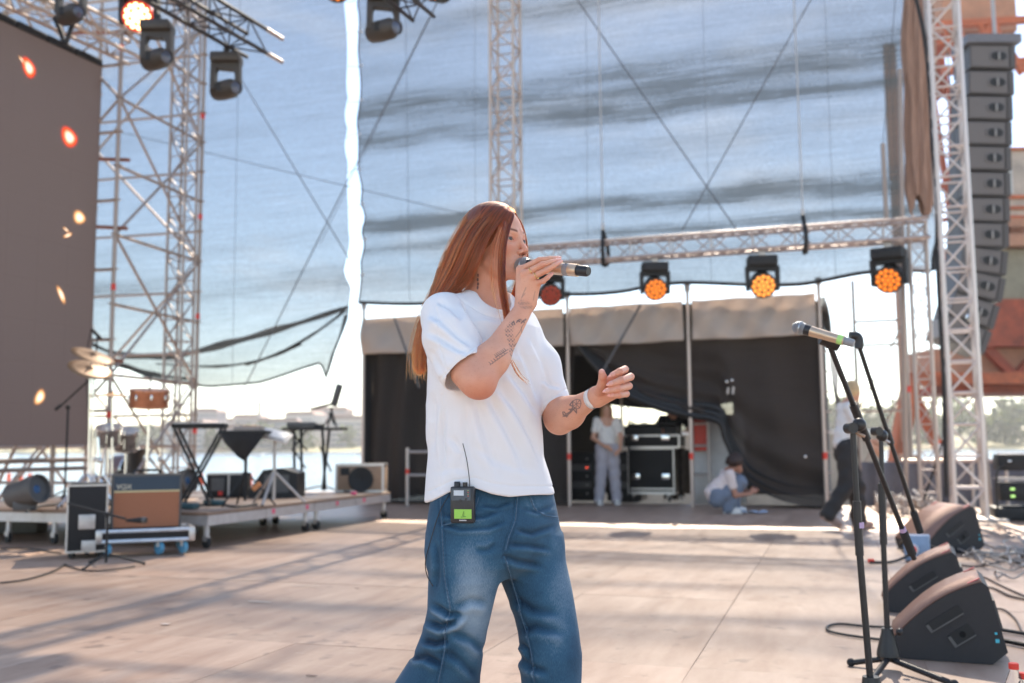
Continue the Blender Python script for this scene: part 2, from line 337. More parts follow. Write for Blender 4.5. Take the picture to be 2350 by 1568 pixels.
# town on the far bank
M_BLD = [pm('far render %d' % i, c, 0.8, var=0.12, scale=0.2) for i, c in enumerate([(0.42, 0.36, 0.33), (0.34, 0.30, 0.30), (0.48, 0.45, 0.42), (0.36, 0.24, 0.21)])]
M_ROOF = pm('far roof', (0.20, 0.11, 0.09), 0.8, var=0.2, scale=0.3)
for i, (px, wd, hh, wds) in enumerate([(440, 26, 14, 'low reddish'), (480, 16, 22, 'tall grey'), (508, 22, 17, 'pale'), (540, 30, 12, 'long brick'), (575, 18, 19, 'narrow cream'), (640, 24, 15, 'grey'), (700, 20, 20, 'tall pale'), (762, 24, 24, 'broad tall'), (796, 20, 17, 'brick'), (330, 30, 13, 'wide cream')]):
    p = at(px, 1020, 560 + (i * 37) % 90); t = thing('apartment_building', '%s far apartment block on the bank, %s' % (wds, ['left of the scaffold tower foot', 'between keyboard stand and scaffold', 'behind the keyboard', 'behind the music stand', 'beside the thin chimney', 'behind the tablet stand', 'behind the laptop table', 'right behind the laptop table', 'next to the dark tent curtain', 'behind the drum kit'][i]), 'building', (p.x, p.y, -1), R(12 * (i % 3)), 'blocks on the far bank')
    bx('wall', (0, 0, hh / 2), (wd, 14, hh), M_BLD[i % 4], t); MB().prism([(-wd / 2 - 0.6, 0), (wd / 2 + 0.6, 0), (wd / 2 - 2, 2.2), (-wd / 2 + 2, 2.2)], (0, 0, hh + 0.02), (1, 0, 0), (0, 0, 1), (0, 1, 0), -7.4, 7.4).build('roof', M_ROOF, t)
    for fl in range(int(hh // 3)):
        bx('window_band', (0, -7.05, 1.9 + fl * 3), (wd * 0.86, 0.12, 1.3), pm('far glass', (0.12, 0.14, 0.17), 0.2, var=0.3, scale=1.5), t)
p = at(594, 1020, 560); t = thing('chimney', 'thin tall chimney across the river above the music stand', 'chimney', (p.x, p.y, -1)); MB().lathe([(1.4, 0), (0.9, 26)], n=14).build('shaft', M_BLD[0], t); MB().lathe([(1.0, 25.9), (1.05, 26.6)], n=14).build('rim', M_ROOF, t)
# moored white boats / pontoons on the water
for i, px in enumerate((560, 640, 905, 845)):
    p = gnd(px, 1046 - (i % 2) * 3, -2.45); t = thing('pontoon', ['long white pontoon on the water behind the keyboard', 'white pontoon on the water behind the tablet stand', 'short white pontoon beside the dark curtain', 'white pontoon on the water right of the laptop table'][i], 'pontoon', p, YAW)
    bx('hull', (0, 0, 0.35), (13 if i < 2 else 9, 3, 0.6), M_WHITE, t, 0.15); bx('deck', (0, 0, 0.68), (12 if i < 2 else 8, 2.6, 0.06), M_GREY, t); bx('rail', (0, -1.3, 1.2), (12 if i < 2 else 8, 0.08, 0.08), M_WHITE, t)

# ================================================================== the stage deck: 1 x 2 m panels, each laid separately
m, n, b = nodes('deck ply'); L = n.links.new; t = n.nodes.new('ShaderNodeTexCoord'); oi = n.nodes.new('ShaderNodeObjectInfo')
av = n.nodes.new('ShaderNodeVectorMath'); av.operation = 'ADD'; L(t.outputs['Object'], av.inputs[0]); sv = n.nodes.new('ShaderNodeVectorMath'); sv.operation = 'SCALE'; sv.inputs['Scale'].default_value = 40; cx_ = n.nodes.new('ShaderNodeCombineXYZ'); L(oi.outputs['Random'], cx_.inputs[0]); L(oi.outputs['Random'], cx_.inputs[2]); L(cx_.outputs[0], sv.inputs[0]); L(sv.outputs[0], av.inputs[1])
mpp = n.nodes.new('ShaderNodeMapping'); mpp.inputs['Scale'].default_value = (3.2, 0.7, 1); L(av.outputs[0], mpp.inputs[0])
n1 = n.nodes.new('ShaderNodeTexNoise'); n1.inputs['Scale'].default_value = 2.2; n1.inputs['Detail'].default_value = 8; n1.inputs['Roughness'].default_value = 0.62; L(mpp.outputs[0], n1.inputs['Vector'])
n2 = n.nodes.new('ShaderNodeTexNoise'); n2.inputs['Scale'].default_value = 7; n2.inputs['Detail'].default_value = 6; L(av.outputs[0], n2.inputs['Vector'])
cr = n.nodes.new('ShaderNodeValToRGB'); e = cr.color_ramp.elements; e[0].position = 0.25; e[0].color = (0.345, 0.200, 0.132, 1); e[1].position = 0.78; e[1].color = (0.575, 0.415, 0.308, 1); L(n1.outputs['Fac'], cr.inputs[0])
hs_ = n.nodes.new('ShaderNodeMapRange'); hs_.inputs[3].default_value = 0.88; hs_.inputs[4].default_value = 1.10; L(oi.outputs['Random'], hs_.inputs[0])
mx = n.nodes.new('ShaderNodeMix'); mx.data_type = 'RGBA'; mx.blend_type = 'MULTIPLY'; mx.inputs[0].default_value = 1; L(cr.outputs[0], mx.inputs[6]); L(hs_.outputs[0], mx.inputs[7])
# scuffs: pale scratches and dark marks
wv = n.nodes.new('ShaderNodeTexNoise'); wv.inputs['Scale'].default_value = 30; wv.inputs['Detail'].default_value = 3; mp3 = n.nodes.new('ShaderNodeMapping'); mp3.inputs['Scale'].default_value = (0.25, 2.5, 1); mp3.inputs['Rotation'].default_value = (0, 0, 0.6); L(av.outputs[0], mp3.inputs[0]); L(mp3.outputs[0], wv.inputs['Vector'])
sr_ = n.nodes.new('ShaderNodeMapRange'); sr_.inputs[1].default_value = 0.66; sr_.inputs[2].default_value = 0.78; sr_.inputs[4].default_value = 0.65; L(wv.outputs['Fac'], sr_.inputs[0])
mx2 = n.nodes.new('ShaderNodeMix'); mx2.data_type = 'RGBA'; mx2.inputs[7].default_value = (0.66, 0.53, 0.43, 1); L(sr_.outputs[0], mx2.inputs[0]); L(mx.outputs[2], mx2.inputs[6])
ds = n.nodes.new('ShaderNodeMapRange'); ds.inputs[1].default_value = 0.62; ds.inputs[2].default_value = 0.72; ds.inputs[4].default_value = 0.5; L(n2.outputs['Fac'], ds.inputs[0])
mx3 = n.nodes.new('ShaderNodeMix'); mx3.data_type = 'RGBA'; mx3.inputs[7].default_value = (0.13, 0.085, 0.065, 1); L(ds.outputs[0], mx3.inputs[0]); L(mx2.outputs[2], mx3.inputs[6]); L(mx3.outputs[2], b.inputs['Base Color'])
rr_ = n.nodes.new('ShaderNodeMapRange'); rr_.inputs[3].default_value = 0.38; rr_.inputs[4].default_value = 0.62; L(n1.outputs['Fac'], rr_.inputs[0]); L(rr_.outputs[0], b.inputs['Roughness']); b.inputs['Specular IOR Level'].default_value = 0.45
bp = n.nodes.new('ShaderNodeBump'); bp.inputs['Strength'].default_value = 0.25; bp.inputs['Distance'].default_value = 0.004; L(n2.outputs['Fac'], bp.inputs['Height']); L(bp.outputs[0], b.inputs['Normal']); M_DECK = m
floor = bx('stage_floor', (-4.2, 7.2, -0.30), (16.4, 18.8, 0.5), M_BLK, None); tag(floor, 'plywood stage deck of large worn panels', kind='structure')
pan = MB().box((0, 0, -0.0185), (0.9975, 1.9975, 0.035), bev=0.0012).mesh('floor_panel', M_DECK, False)
for i in range(-9, 7):
    for j in range(-3, 6):
        o = link('floor_panel', pan, floor); o.location = (-3.66 + i + 0.5 + random.uniform(-.001, .001), 4.6 + 2 * j + 1, random.uniform(-0.0025, 0.0)); 
# little marks of tape left on the deck
for lab_, (px, py, a, c, sz) in zip(('pale tape strip on the floor left of the jeans', 'thin pale tape strip farther back on the floor', 'small pale scrap on the floor near the left edge', 'dark scrap on the floor beside the singer', 'dark scrap on the floor at the bottom edge'), ((595, 1381, 0.3, (0.7, 0.6, 0.5), (0.16, 0.02)), (700, 1345, 0.3, (0.66, 0.56, 0.46), (0.22, 0.012)), (380, 1432, 0.1, (0.62, 0.5, 0.42), (0.05, 0.03)), (820, 1350, 0.2, (0.25, 0.17, 0.13), (0.03, 0.02)), (715, 1550, 0.5, (0.2, 0.13, 0.10), (0.05, 0.012)))):
    p = gnd(px, py, 0.003); tag(MB().box((0, 0, 0), (*sz, 0.0015)).build('tape_scrap', pm('scrap %.2f' % c[0], c, 0.7)), lab_, 'tape', 'tape scraps on the stage floor').location = p
# ================================================================== trusses, scaffold, netting
def box_truss(name, label, cat, p0, p1, size, mat, seg=0.42, rc=0.024, rb=0.011, up=None, group=None, w2=None):
    p0, p1 = Vector(p0), Vector(p1); t = thing(name, label, cat, p0, group=group); d = p1 - p0; a = d.normalized(); Ln = d.length
    u = Vector(up) if up else (Vector((1, 0, 0)) if abs(a.z) > 0.9 else a.cross(Vector((0, 0, 1)))); u = (u - a * u.dot(a)).normalized(); v = a.cross(u); s_ = size / 2; s2 = (w2 or size) / 2
    C = [u * s_ + v * s2, -u * s_ + v * s2, -u * s_ - v * s2, u * s_ - v * s2]
    for c in C: bar('chord', c, c + d, rc, mat, t, 8)
    n = max(1, round(Ln / seg)); h = Ln / n
    for k in range(4):
        A, B = C[k], C[(k + 1) % 4]
        for i in range(n):
            q0, q1 = (A, B) if (i + k) % 2 == 0 else (B, A)
            bar('brace', q0 + a * (i * h), q1 + a * ((i + 1) * h), rb, mat, t, 5)
            if i % 2 == 0 or k % 2 == 0: bar('rung', A + a * (i * h), B + a * (i * h), rb, mat, t, 5)
    return t
TD = Vector((math.sin(R(5)), math.cos(R(5)), 0))          # run of the rear of the stage
# right front tower and the pair beside it, side truss with lights, rear middle tower
RT = gnd(2226, 1192); RT.z = 0
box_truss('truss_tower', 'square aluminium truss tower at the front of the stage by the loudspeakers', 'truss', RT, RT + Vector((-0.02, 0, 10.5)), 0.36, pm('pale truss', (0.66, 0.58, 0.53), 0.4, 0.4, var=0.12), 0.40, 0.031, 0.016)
bpl = MB().box((0, 0, 0.02), (0.8, 0.8, 0.03), bev=0.005); tag(bpl.build('base_plate', M_STEEL), 'steel foot plate under the front truss tower', 'plate').location = RT + Vector((0, 0, -0.002))
S2 = Vector((1.16, 14.62, 0)); box_truss('truss_tower', 'slim lattice tower left of the front truss tower, carrying the light bar', 'truss', S2, S2 + Vector((0, 0, 3.98)), 0.22, M_ALU, 0.30, 0.02, 0.009)
MT = Vector((-4.78, 14.5, 0)); box_truss('truss_tower', 'slender truss tower rising behind the singer against the netting', 'truss', MT, MT + Vector((0, 0, 10.5)), 0.38, pm('tan truss', (0.60, 0.47, 0.38), 0.4, 0.5), 0.36, 0.024, 0.012)  # browner tone than the plain truss aluminium
box_truss('light_truss', 'horizontal aluminium truss carrying four moving lights across the netting', 'truss', (-4.55, 14.45, 3.86), (1.30, 14.45, 3.875), 0.27, M_ALU, 0.30, 0.025, 0.010)
# roof trusses above the picture; they throw the bars of shade on the deck
for i, X in enumerate((-4.75, 0.55)):
    box_truss('roof_truss', ['roof truss above the stage middle', 'roof truss above the stage front', 'roof truss above the stage rear'][i], 'truss', (X, -3, 9.3), (X, 15, 9.3), 0.42, M_ALU, 0.6, 0.045, 0.02, group='roof trusses')
for i, Y in enumerate((13.4,)):
    box_truss('roof_truss', ['cross roof truss over the far stage side', 'cross roof truss over the stage centre'][i], 'truss', (-4.9, Y, 9.9), (0.4, Y, 9.9), 0.4, M_ALU, 0.6, 0.03, 0.014, group='roof trusses')
# rear lighting trusses coming in from the top left
E1 = at(590, 100, 11.5); box_truss('light_truss', 'dark truss end reaching in at the top left above a hanging moving head', 'truss', E1 - TD * 7.5, E1, 0.29, M_DARKT, 0.34, 0.024, 0.010)
for s_ in (0.145, -0.145): tag(MB().tube([(0, 0, 0), TD * 0.32], 0.026, 10).build('truss_spigot', M_ALU), 'bare aluminium stub on the end of the dark truss, %s one' % ('upper' if s_ > 0 else 'lower'), 'spigot').location = E1 + Vector((TD.y, -TD.x, 0)) * 0.145 + Vector((0, 0, s_)) - TD * 0.02
E2 = at(318, 118, 14.2); box_truss('light_truss', 'brown-looking truss above the video screen at the top left', 'truss', E2 - TD * 8, E2, 0.34, pm('tan truss', (0.6, 0.5, 0.4)), 0.40, 0.027, 0.012)
E3 = at(972, 17, 10.5); box_truss('light_truss', 'short truss end at the top edge beside a hanging moving head', 'truss', E3 - TD * 5, E3, 0.26, M_DARKT, 0.34, 0.022, 0.010)

# ---- scaffold tower at the rear corner
M_SCAF = pm('scaffold steel', (0.40, 0.32, 0.275), 0.45, 0.45, var=0.3, scale=8)
A = onY(262, 600, 11.5); B = onY(457, 600, 13.7); A.z = B.z = 0; side = Vector((-(B - A).y, (B - A).x, 0)).normalized() * 2.0
sc_t = thing('scaffold_tower', 'tall steel scaffold tower beside the video screen', 'scaffold', A); ZT = 9.0
cor = [Vector((0, 0, -1.3)), B - A + Vector((0, 0, -1.3)), B - A + side + Vector((0, 0, -1.3)), side + Vector((0, 0, -1.3))]
for c in cor:
    bar('standard', c, c + Vector((0, 0, ZT + 1.3)), 0.030, M_SCAF, sc_t, 8)
    for k in range(19): o = bar('rosette', c + Vector((0, 0, 1.3 + k * 0.5)), c + Vector((0, 0, 1.315 + k * 0.5)), 0.062, M_SCAF, sc_t, 8)
for k in range(4):
    a_, b_ = cor[k], cor[(k + 1) % 4]
    for j in range(10):
        z_ = Vector((0, 0, 1.3 + j + (0.5 if k % 2 else 0))); bar('ledger', a_ + z_, b_ + z_, 0.024, M_SCAF, sc_t, 6)
    for j in range(0, 9, 2):
        z0, z1 = Vector((0, 0, 1.3 + j)), Vector((0, 0, 3.3 + j)); bar('brace', (a_ if (j // 2) % 2 == 0 else b_) + z0, (b_ if (j // 2) % 2 == 0 else a_) + z1, 0.022, M_SCAF, sc_t, 6); (bar('brace', (b_ if (j // 2) % 2 == 0 else a_) + z0, (a_ if (j // 2) % 2 == 0 else b_) + z1, 0.020, M_SCAF, sc_t, 6) if k in (0, 2) else None)
for c, z_ in ((cor[1], 4.7), (cor[1], 6.4), (cor[1], 3.05), (cor[0], 6.7), (cor[0], 3.2), (cor[1], 1.2), (cor[0], 1.4)): bar('marker_tape', c + Vector((0, 0, 1.3 + z_)), c + Vector((0, 0, 1.3 + z_ + 0.09)), 0.034, M_RED, sc_t, 8)
for z_ in (2.3, 4.2, 5.2, 7.1): bar('ledger', cor[0] + Vector((-0.9, 0, 1.3 + z_)), cor[0] + Vector((0.12, 0.1, 1.3 + z_ - 0.1)), 0.028, pm('rusty tube', (0.32, 0.13, 0.08), 0.7, 0.2), sc_t, 6)
C_ = onY(418, 500, 13.2); C_.z = -1.3; box_truss('truss_tower', 'thin lattice mast standing inside the scaffold tower', 'truss', C_, C_ + Vector((0, 0, 10.5)), 0.30, M_SCAF, 0.33, 0.022, 0.010)
# backstage lattice right of the tent
P0 = Vector((0.35, 17.6, -1.3)); P1 = Vector((1.15, 18.4, -1.3)); sc2 = thing('scaffold_tower', 'thin scaffold frame standing behind the tent corner', 'scaffold', P0); q = P1 - P0
for dx in (Vector((0, 0, 0)), Vector((q.x, 0, 0)), q): bar('standard', dx, dx + Vector((0, 0, 5.0)), 0.028, M_SCAF, sc2, 8)
for z_ in (1.8, 2.8, 3.9, 4.3): bar('ledger', (0, 0, z_), (q.x, 0, z_), 0.022, M_SCAF, sc2); bar('ledger', (q.x, 0, z_), q + Vector((0, 0, z_)), 0.022, M_SCAF, sc2)
for z_ in (1.8, 2.8): bar('brace', (0, 0, z_), (q.x, 0, z_ + 1.5), 0.018, M_SCAF, sc2); bar('brace', (q.x, 0, z_), q + Vector((0, 0, z_ + 1.5)), 0.018, M_SCAF, sc2)
bar('marker_tape', (q.x, 0, 3.1), (q.x, 0, 3.2), 0.033, M_RED, sc2, 8)

# ---- netting: woven mesh, partly clear
def netting(name, T, tint, band, folds=()):
    """woven mesh: mostly holes, threads drawn as fine streaks, darker where the cloth is doubled in folds"""
    m = bpy.data.materials.new(name); m.use_nodes = True; n = m.node_tree; n.nodes.clear(); L = n.links.new; out = n.nodes.new('ShaderNodeOutputMaterial'); t = n.nodes.new('ShaderNodeTexCoord')
    def noise(scale, sc_, det, rough=0.5):
        mp_ = n.nodes.new('ShaderNodeMapping'); mp_.inputs['Scale'].default_value = scale; mp_.inputs['Rotation'].default_value = (0, R(-1.0), 0); L(t.outputs['Object'], mp_.inputs[0]); a = n.nodes.new('ShaderNodeTexNoise'); a.inputs['Scale'].default_value = sc_; a.inputs['Detail'].default_value = det; a.inputs['Roughness'].default_value = rough; L(mp_.outputs[0], a.inputs['Vector']); return a.outputs['Fac']
    def math_(op, a, b=None, c=None):
        q = n.nodes.new('ShaderNodeMath'); q.operation = op
        for i, v in enumerate((a, b, c)):
            if v is None: continue
            if hasattr(v, 'links'): L(v, q.inputs[i])
            else: q.inputs[i].default_value = v
        return q.outputs[0]
    streak = noise((1.1, 1, 60), 1.0, 4, 0.6); weave = noise((30, 1, 55), 1.0, 2); broad = noise((0.12, 1, 1.3), 1.0, 3)
    dens = math_('ADD', math_('MULTIPLY_ADD', streak, 0.22, -0.11), math_('MULTIPLY_ADD', weave, 0.20, -0.10))
    mr = n.nodes.new('ShaderNodeMapRange'); mr.inputs[1].default_value = 0.52; mr.inputs[2].default_value = 0.74; mr.inputs[3].default_value = 0.0; mr.inputs[4].default_value = band; L(broad, mr.inputs[0])
    dens = math_('ADD', dens, mr.outputs[0])
    if folds:
        sx = n.nodes.new('ShaderNodeSeparateXYZ'); L(t.outputs['Object'], sx.inputs[0]); wob = math_('ADD', sx.outputs[2], math_('MULTIPLY_ADD', noise((0.5, 1, 0.5), 1.0, 3), 0.5, -0.25)); patch = math_('MULTIPLY_ADD', noise((0.28, 1, 2.6), 1.0, 4), 2.4, -0.45); st2 = math_('MULTIPLY_ADD', noise((0.8, 1, 26), 1.0, 4, 0.65), 2.4, -0.35)
        for zc, wd, amp in folds:
            g_ = math_('DIVIDE', math_('SUBTRACT', wob, zc), wd); e_ = math_('POWER', 2.718, math_('MULTIPLY', math_('MULTIPLY', g_, g_), -1.0)); cl_ = n.nodes.new('ShaderNodeClamp'); L(math_('MULTIPLY', math_('MULTIPLY', e_, patch), st2), cl_.inputs[0]); cl_.inputs[2].default_value = 1.2
            dens = math_('ADD', dens, math_('MULTIPLY', cl_.outputs[0], amp))
    cl = n.nodes.new('ShaderNodeClamp'); cl.inputs[1].default_value = 0.05; cl.inputs[2].default_value = 0.95; L(math_('SUBTRACT', T, dens), cl.inputs[0])
    tr = n.nodes.new('ShaderNodeBsdfTransparent'); df = n.nodes.new('ShaderNodeBsdfDiffuse'); df.inputs[0].default_value = (*tint, 1); tl = n.nodes.new('ShaderNodeBsdfTranslucent'); tl.inputs[0].default_value = (*tint, 1)
    m1 = n.nodes.new('ShaderNodeMixShader'); m1.inputs[0].default_value = 0.5; L(df.outputs[0], m1.inputs[1]); L(tl.outputs[0], m1.inputs[2]); m2 = n.nodes.new('ShaderNodeMixShader'); L(cl.outputs[0], m2.inputs[0]); L(m1.outputs[0], m2.inputs[1]); L(tr.outputs[0], m2.inputs[2]); L(m2.outputs[0], out.inputs[0]); return m
M_NET_R = netting('side netting', 0.265, (0.045, 0.055, 0.065), 0.10, ((6.80, 0.28, 0.32), (6.25, 0.15, 0.28), (4.75, 0.16, 0.34), (4.35, 0.09, 0.26), (8.1, 0.2, 0.12), (9.6, 0.3, 0.2))); M_NET_L = netting('corner netting', 0.295, (0.05, 0.06, 0.07), 0.06, ((3.9, 0.25, 0.14), (4.6, 0.15, 0.08))); M_NET_B = netting('black curtain net', 0.05, (0.085, 0.076, 0.073), 0.02); M_NET_B2 = netting('thin black net', 0.15, (0.115, 0.098, 0.092), 0.08)
def edge_r(z): return -7.70 - 0.10 * (z - 3.4) / 5 + 0.08 * abs(math.sin(z * 4.1 + 1.5 * math.sin(z * 1.3))) * (0.65 + 0.35 * math.sin(z * 2.9)) + 0.03 * math.sin(z * 1.7)
def f_net(u, v):
    z = 3.38 + (15.0 - 3.38) * v ** 1.3; x0 = edge_r(z); x1 = 1.42 + 0.05 * math.sin(z * 5) + 0.03 * (z - 3.4) * 0.3; x = x0 + (x1 - x0) * u  # height stretched out of view so the net filters the sun over the deck
    zz = z + (0.05 * math.sin(x * 2.1) * max(0, 1 - v * 9) + 0.03 * abs(math.sin(x * 1.15 + 0.4)) * max(0, 1 - v * 12))
    return Vector((x, 15.30 + 0.05 * math.sin(x * 1.3 + z * 0.9) + 0.03 * math.sin(x * 4.2 - z * 1.1) * (1 - v), zz))
nr = MB().grid(f_net, 120, 90).build('netting', M_NET_R); tag(nr, 'large blue-looking mesh netting wall with dark fold bands behind the singer', 'netting')
hemp = [f_net(i / 119, 0) + Vector((0, -0.02, 0)) for i in range(120)]; MB().tube(hemp, 0.030, 6).build('hem', M_BLK2, nr)
MB().tube([f_net(0, j / 89) + Vector((0, -0.02, 0)) for j in range(90)], 0.016, 6).build('edge_rope', M_GREY, nr); MB().tube([f_net(1, j / 89) + Vector((0.03, -0.05, 0)) for j in range(90)], 0.032, 6).build('edge_rope', M_BLK2, nr)
for q in (0.24, 0.45, 0.66, 0.86): MB().tube([Vector((-7.75 + 9.1 * q, f_net(q, j / 29).y - 0.03, f_net(q, j / 29).z)) for j in range(30)], 0.003, 5).build('seam', M_GREY, nr)
for k in range(9):
    z = 3.9 + k * 0.62; p = Vector((edge_r(z) + 0.02, 15.27, z)); MB().tube(cable([p, p + Vector((-0.10, -0.01, 0.03 * math.sin(k * 2.1))), p + Vector((-0.26, 0.03, 0.05 * math.cos(k)))], 0), 0.006, 5).build('lacing_cord', M_GREY, nr); MB().lathe([(0.028, -0.004), (0.028, 0.004)], p + Vector((0.03, -0.02, 0)), (0, 1, 0), 10).build('eyelet', M_STEEL, nr)
def low_l(x):   # sagging lower edge of the corner netting
    P = [(-16, 2.7), (-13.2, 2.62), (-12.58, 2.49), (-11.6, 2.16), (-10.68, 2.06), (-9.8, 2.12), (-8.9, 2.34), (-8.45, 2.42), (-8.34, 2.14), (-8.22, 2.5), (-7.98, 2.95), (-7.86, 3.35)]
    return float(np.interp(x, [p[0] for p in P], [p[1] for p in P]))
def f_netl(u, v):
    x = -16 + (16 - 7.90) * u; z0 = low_l(x); z = z0 + (15 - z0) * v ** 1.5; xe = x - 0.10 * (z - 3.4) / 5 * u - (0.07 * abs(math.sin(z * 3.7 + 1.2 + math.sin(z * 1.9))) * (0.6 + 0.4 * math.sin(z * 2.2)) * max(0, u * 60 - 59))  # unseen upper part likewise added to filter the sun
    slack = max(0, 1 - (z - z0) / 1.6); return Vector((xe, 15.36 + 0.05 * math.sin(x * 1.7) + slack * 0.16 * math.sin((z - z0) * 6.5 - x * 1.5), z))
nl = MB().grid(f_netl, 110, 110).build('netting', M_NET_L); tag(nl, 'slack corner netting sagging low at the left behind the band gear', 'netting')
MB().tube([f_netl(i / 109, 0) + Vector((0, -0.02, 0)) for i in range(110)], 0.022, 6).build('hem', M_BLK2, nl)
def gather(path, wd, yy):
    """a gathered fold of the slack cloth: a pleated strip several layers thick"""
    C = cable([(x, yy, z) for x, z in path], 0, sub=8); K_ = len(C)
    def fn(u, v):
        i = min(K_ - 1, int(round(u * (K_ - 1)))); w_ = wd * (0.35 + 0.65 * math.sin(math.pi * min(1, max(0.06, u * 0.92 + 0.05)))) * (1 + 0.25 * math.sin(i * 0.9)); return C[i] + Vector((0, 0.05 * math.sin(v * 12 + i * 0.2), (v - 0.5) * w_))
    return MB().grid(fn, K_, 8).build('fold', M_NET_B, nl)
gather([(-13.3, 2.95), (-12.6, 2.70), (-11.4, 2.64), (-10.2, 2.82), (-9.0, 3.08), (-7.9, 3.36)], 0.13, 15.24); gather([(-9.9, 2.42), (-9.2, 2.62), (-8.5, 2.95), (-7.95, 3.3)], 0.05, 15.25); gather([(-11.8, 2.5), (-10.6, 2.42), (-9.6, 2.5), (-8.8, 2.75)], 0.045, 15.26); gather([(-13.4, 2.6), (-12.6, 2.5), (-11.8, 2.3), (-11.0, 2.2)], 0.09, 15.25)
# ---- brown cloth gathered at the right edge of the netting
BU = [onY(2106, 30, 15.2), onY(2112, 480, 15.2)]; zb0, zb1 = BU[1].z, BU[0].z + 4
def f_b(u, v):
    z = zb0 + (zb1 - zb0) * v; x0 = float(np.interp(z, [BU[1].z, BU[0].z], [BU[1].x, BU[0].x])); w_ = 0.17 + 0.03 * math.sin(z * 2.1) + 0.05 * math.exp(-((z - zb0 - 0.9) / 0.7) ** 2) - 0.06 * math.exp(-((z - zb0) / 0.15) ** 2); a = 2 * math.pi * u; pl = 1 + 0.18 * math.sin(9 * a + z * 1.5) + 0.08 * math.sin(17 * a - z * 2.3)
    return Vector((x0 + w_ * pl * math.cos(a), 15.05 + 0.6 * w_ * pl * math.sin(a), z + 0.16 * math.sin(3 * a + 1) * math.exp(-((z - zb0) / 0.3) ** 2)))
tag(MB().grid(f_b, 60, 60).build('cloth_bundle', pm('brown cloth', (0.34, 0.21, 0.155), 0.85, var=0.3, scale=9, stretch=(6, 6, 0.5))), 'brown cloth gathered into a hanging bundle at the netting right edge', 'cloth')
# ---- wire ropes and chains
M_WIRE = pm('wire rope', (0.12, 0.12, 0.125), 0.5, 0.5)
for lab, a, b_, yy, r_ in (('steel guy wire slanting down right behind the light truss', (1318, -10), (1692, 530), 15.12, 0.010), ('steel guy wire slanting down left behind the light truss', (1866, -10), (1565, 530), 15.10, 0.010), ('long guy wire slanting down left across both nettings', (1006, 0), (528, 955), 15.05, 0.010), ('guy wire slanting down right in the corner netting', (552, 180), (818, 622), 15.08, 0.010), ('flat guy wire across the corner netting', (262, 300), (1150, 512), 14.9, 0.006),
                         ('thin vertical line hanging left of the truss tower', (930, -40), (940, 700), 15.15, 0.004), ('thin vertical line in the corner netting', (551, -40), (533, 880), 15.15, 0.004), ('thin slanting line near the netting right edge', (2058, -40), (2026, 335), 14.9, 0.005), ('guy wire ending at the tent curtain beside the singer', (1012, -10), (735, 560), 14.95, 0.005),
                         ('rope stay from the tent valance down behind the raised hand', (1470, 700), (1385, 850), 15.3, 0.022), ('rope stay over the left tent valance', (905, 730), (962, 890), 15.3, 0.020)):
    P, Q_ = onY(a[0], a[1], yy), onY(b_[0], b_[1], yy); tag(bar('guy_wire', P, Q_, r_, M_WIRE, None), lab, 'wire', 'guy wires of the stage')
for lab, px, py in (('hoist chain with black sling left on the light truss', 1384, 545), ('hoist chain with black sling right on the light truss', 1843, 512)):
    p = onY(px, py, 14.45); t = thing('chain_hoist', lab, 'hoist', p); bar('chain', (0.0, 0, 0.15), (-0.02, 0, 6.5), 0.011, M_STEEL, t); bx('hook', (0, 0, 0.15), (0.05, 0.05, 0.12), M_STEEL, t, 0.01)
    zt = 3.86 - p.z
    for s_ in (-1, 1): MB().tube(cable([(0, 0, 0.1), (0.03, s_ * 0.17, zt + 0.10), (0.03, s_ * 0.17, zt - 0.14), (0.0, s_ * 0.05, zt - 0.2)], 0), 0.030, 8).build('sling', M_BLK, t)
# ---- black cable loom on the right tower
LM = [onY(x, y, 14.2) for x, y in ((2098, -20), (2122, 90), (2135, 230), (2140, 340), (2152, 470), (2150, 560), (2156, 700), (2165, 860), (2168, 1000), (2172, 1140))]
tag(MB().tube(cable(LM, 0), 0.026, 8).build('cable_loom', M_BLK2), 'thick black cable loom hanging beside the front truss tower', 'cable')
for lab, a, b_ in (('grey steel post beside the slim lattice tower', (2065, 160), (2080, 1150)), ('thin steel post in front of the netting right edge', (2026, 330), (2034, 500)), ('steel post right of the front truss tower', (2250, 900), (2275, 1190))):
    P = onY(a[0], a[1], 14.9); Q_ = onY(b_[0], b_[1], 14.9); tag(bar('steel_post', P, Q_, 0.032, M_SCAF, None, 8), lab, 'post')

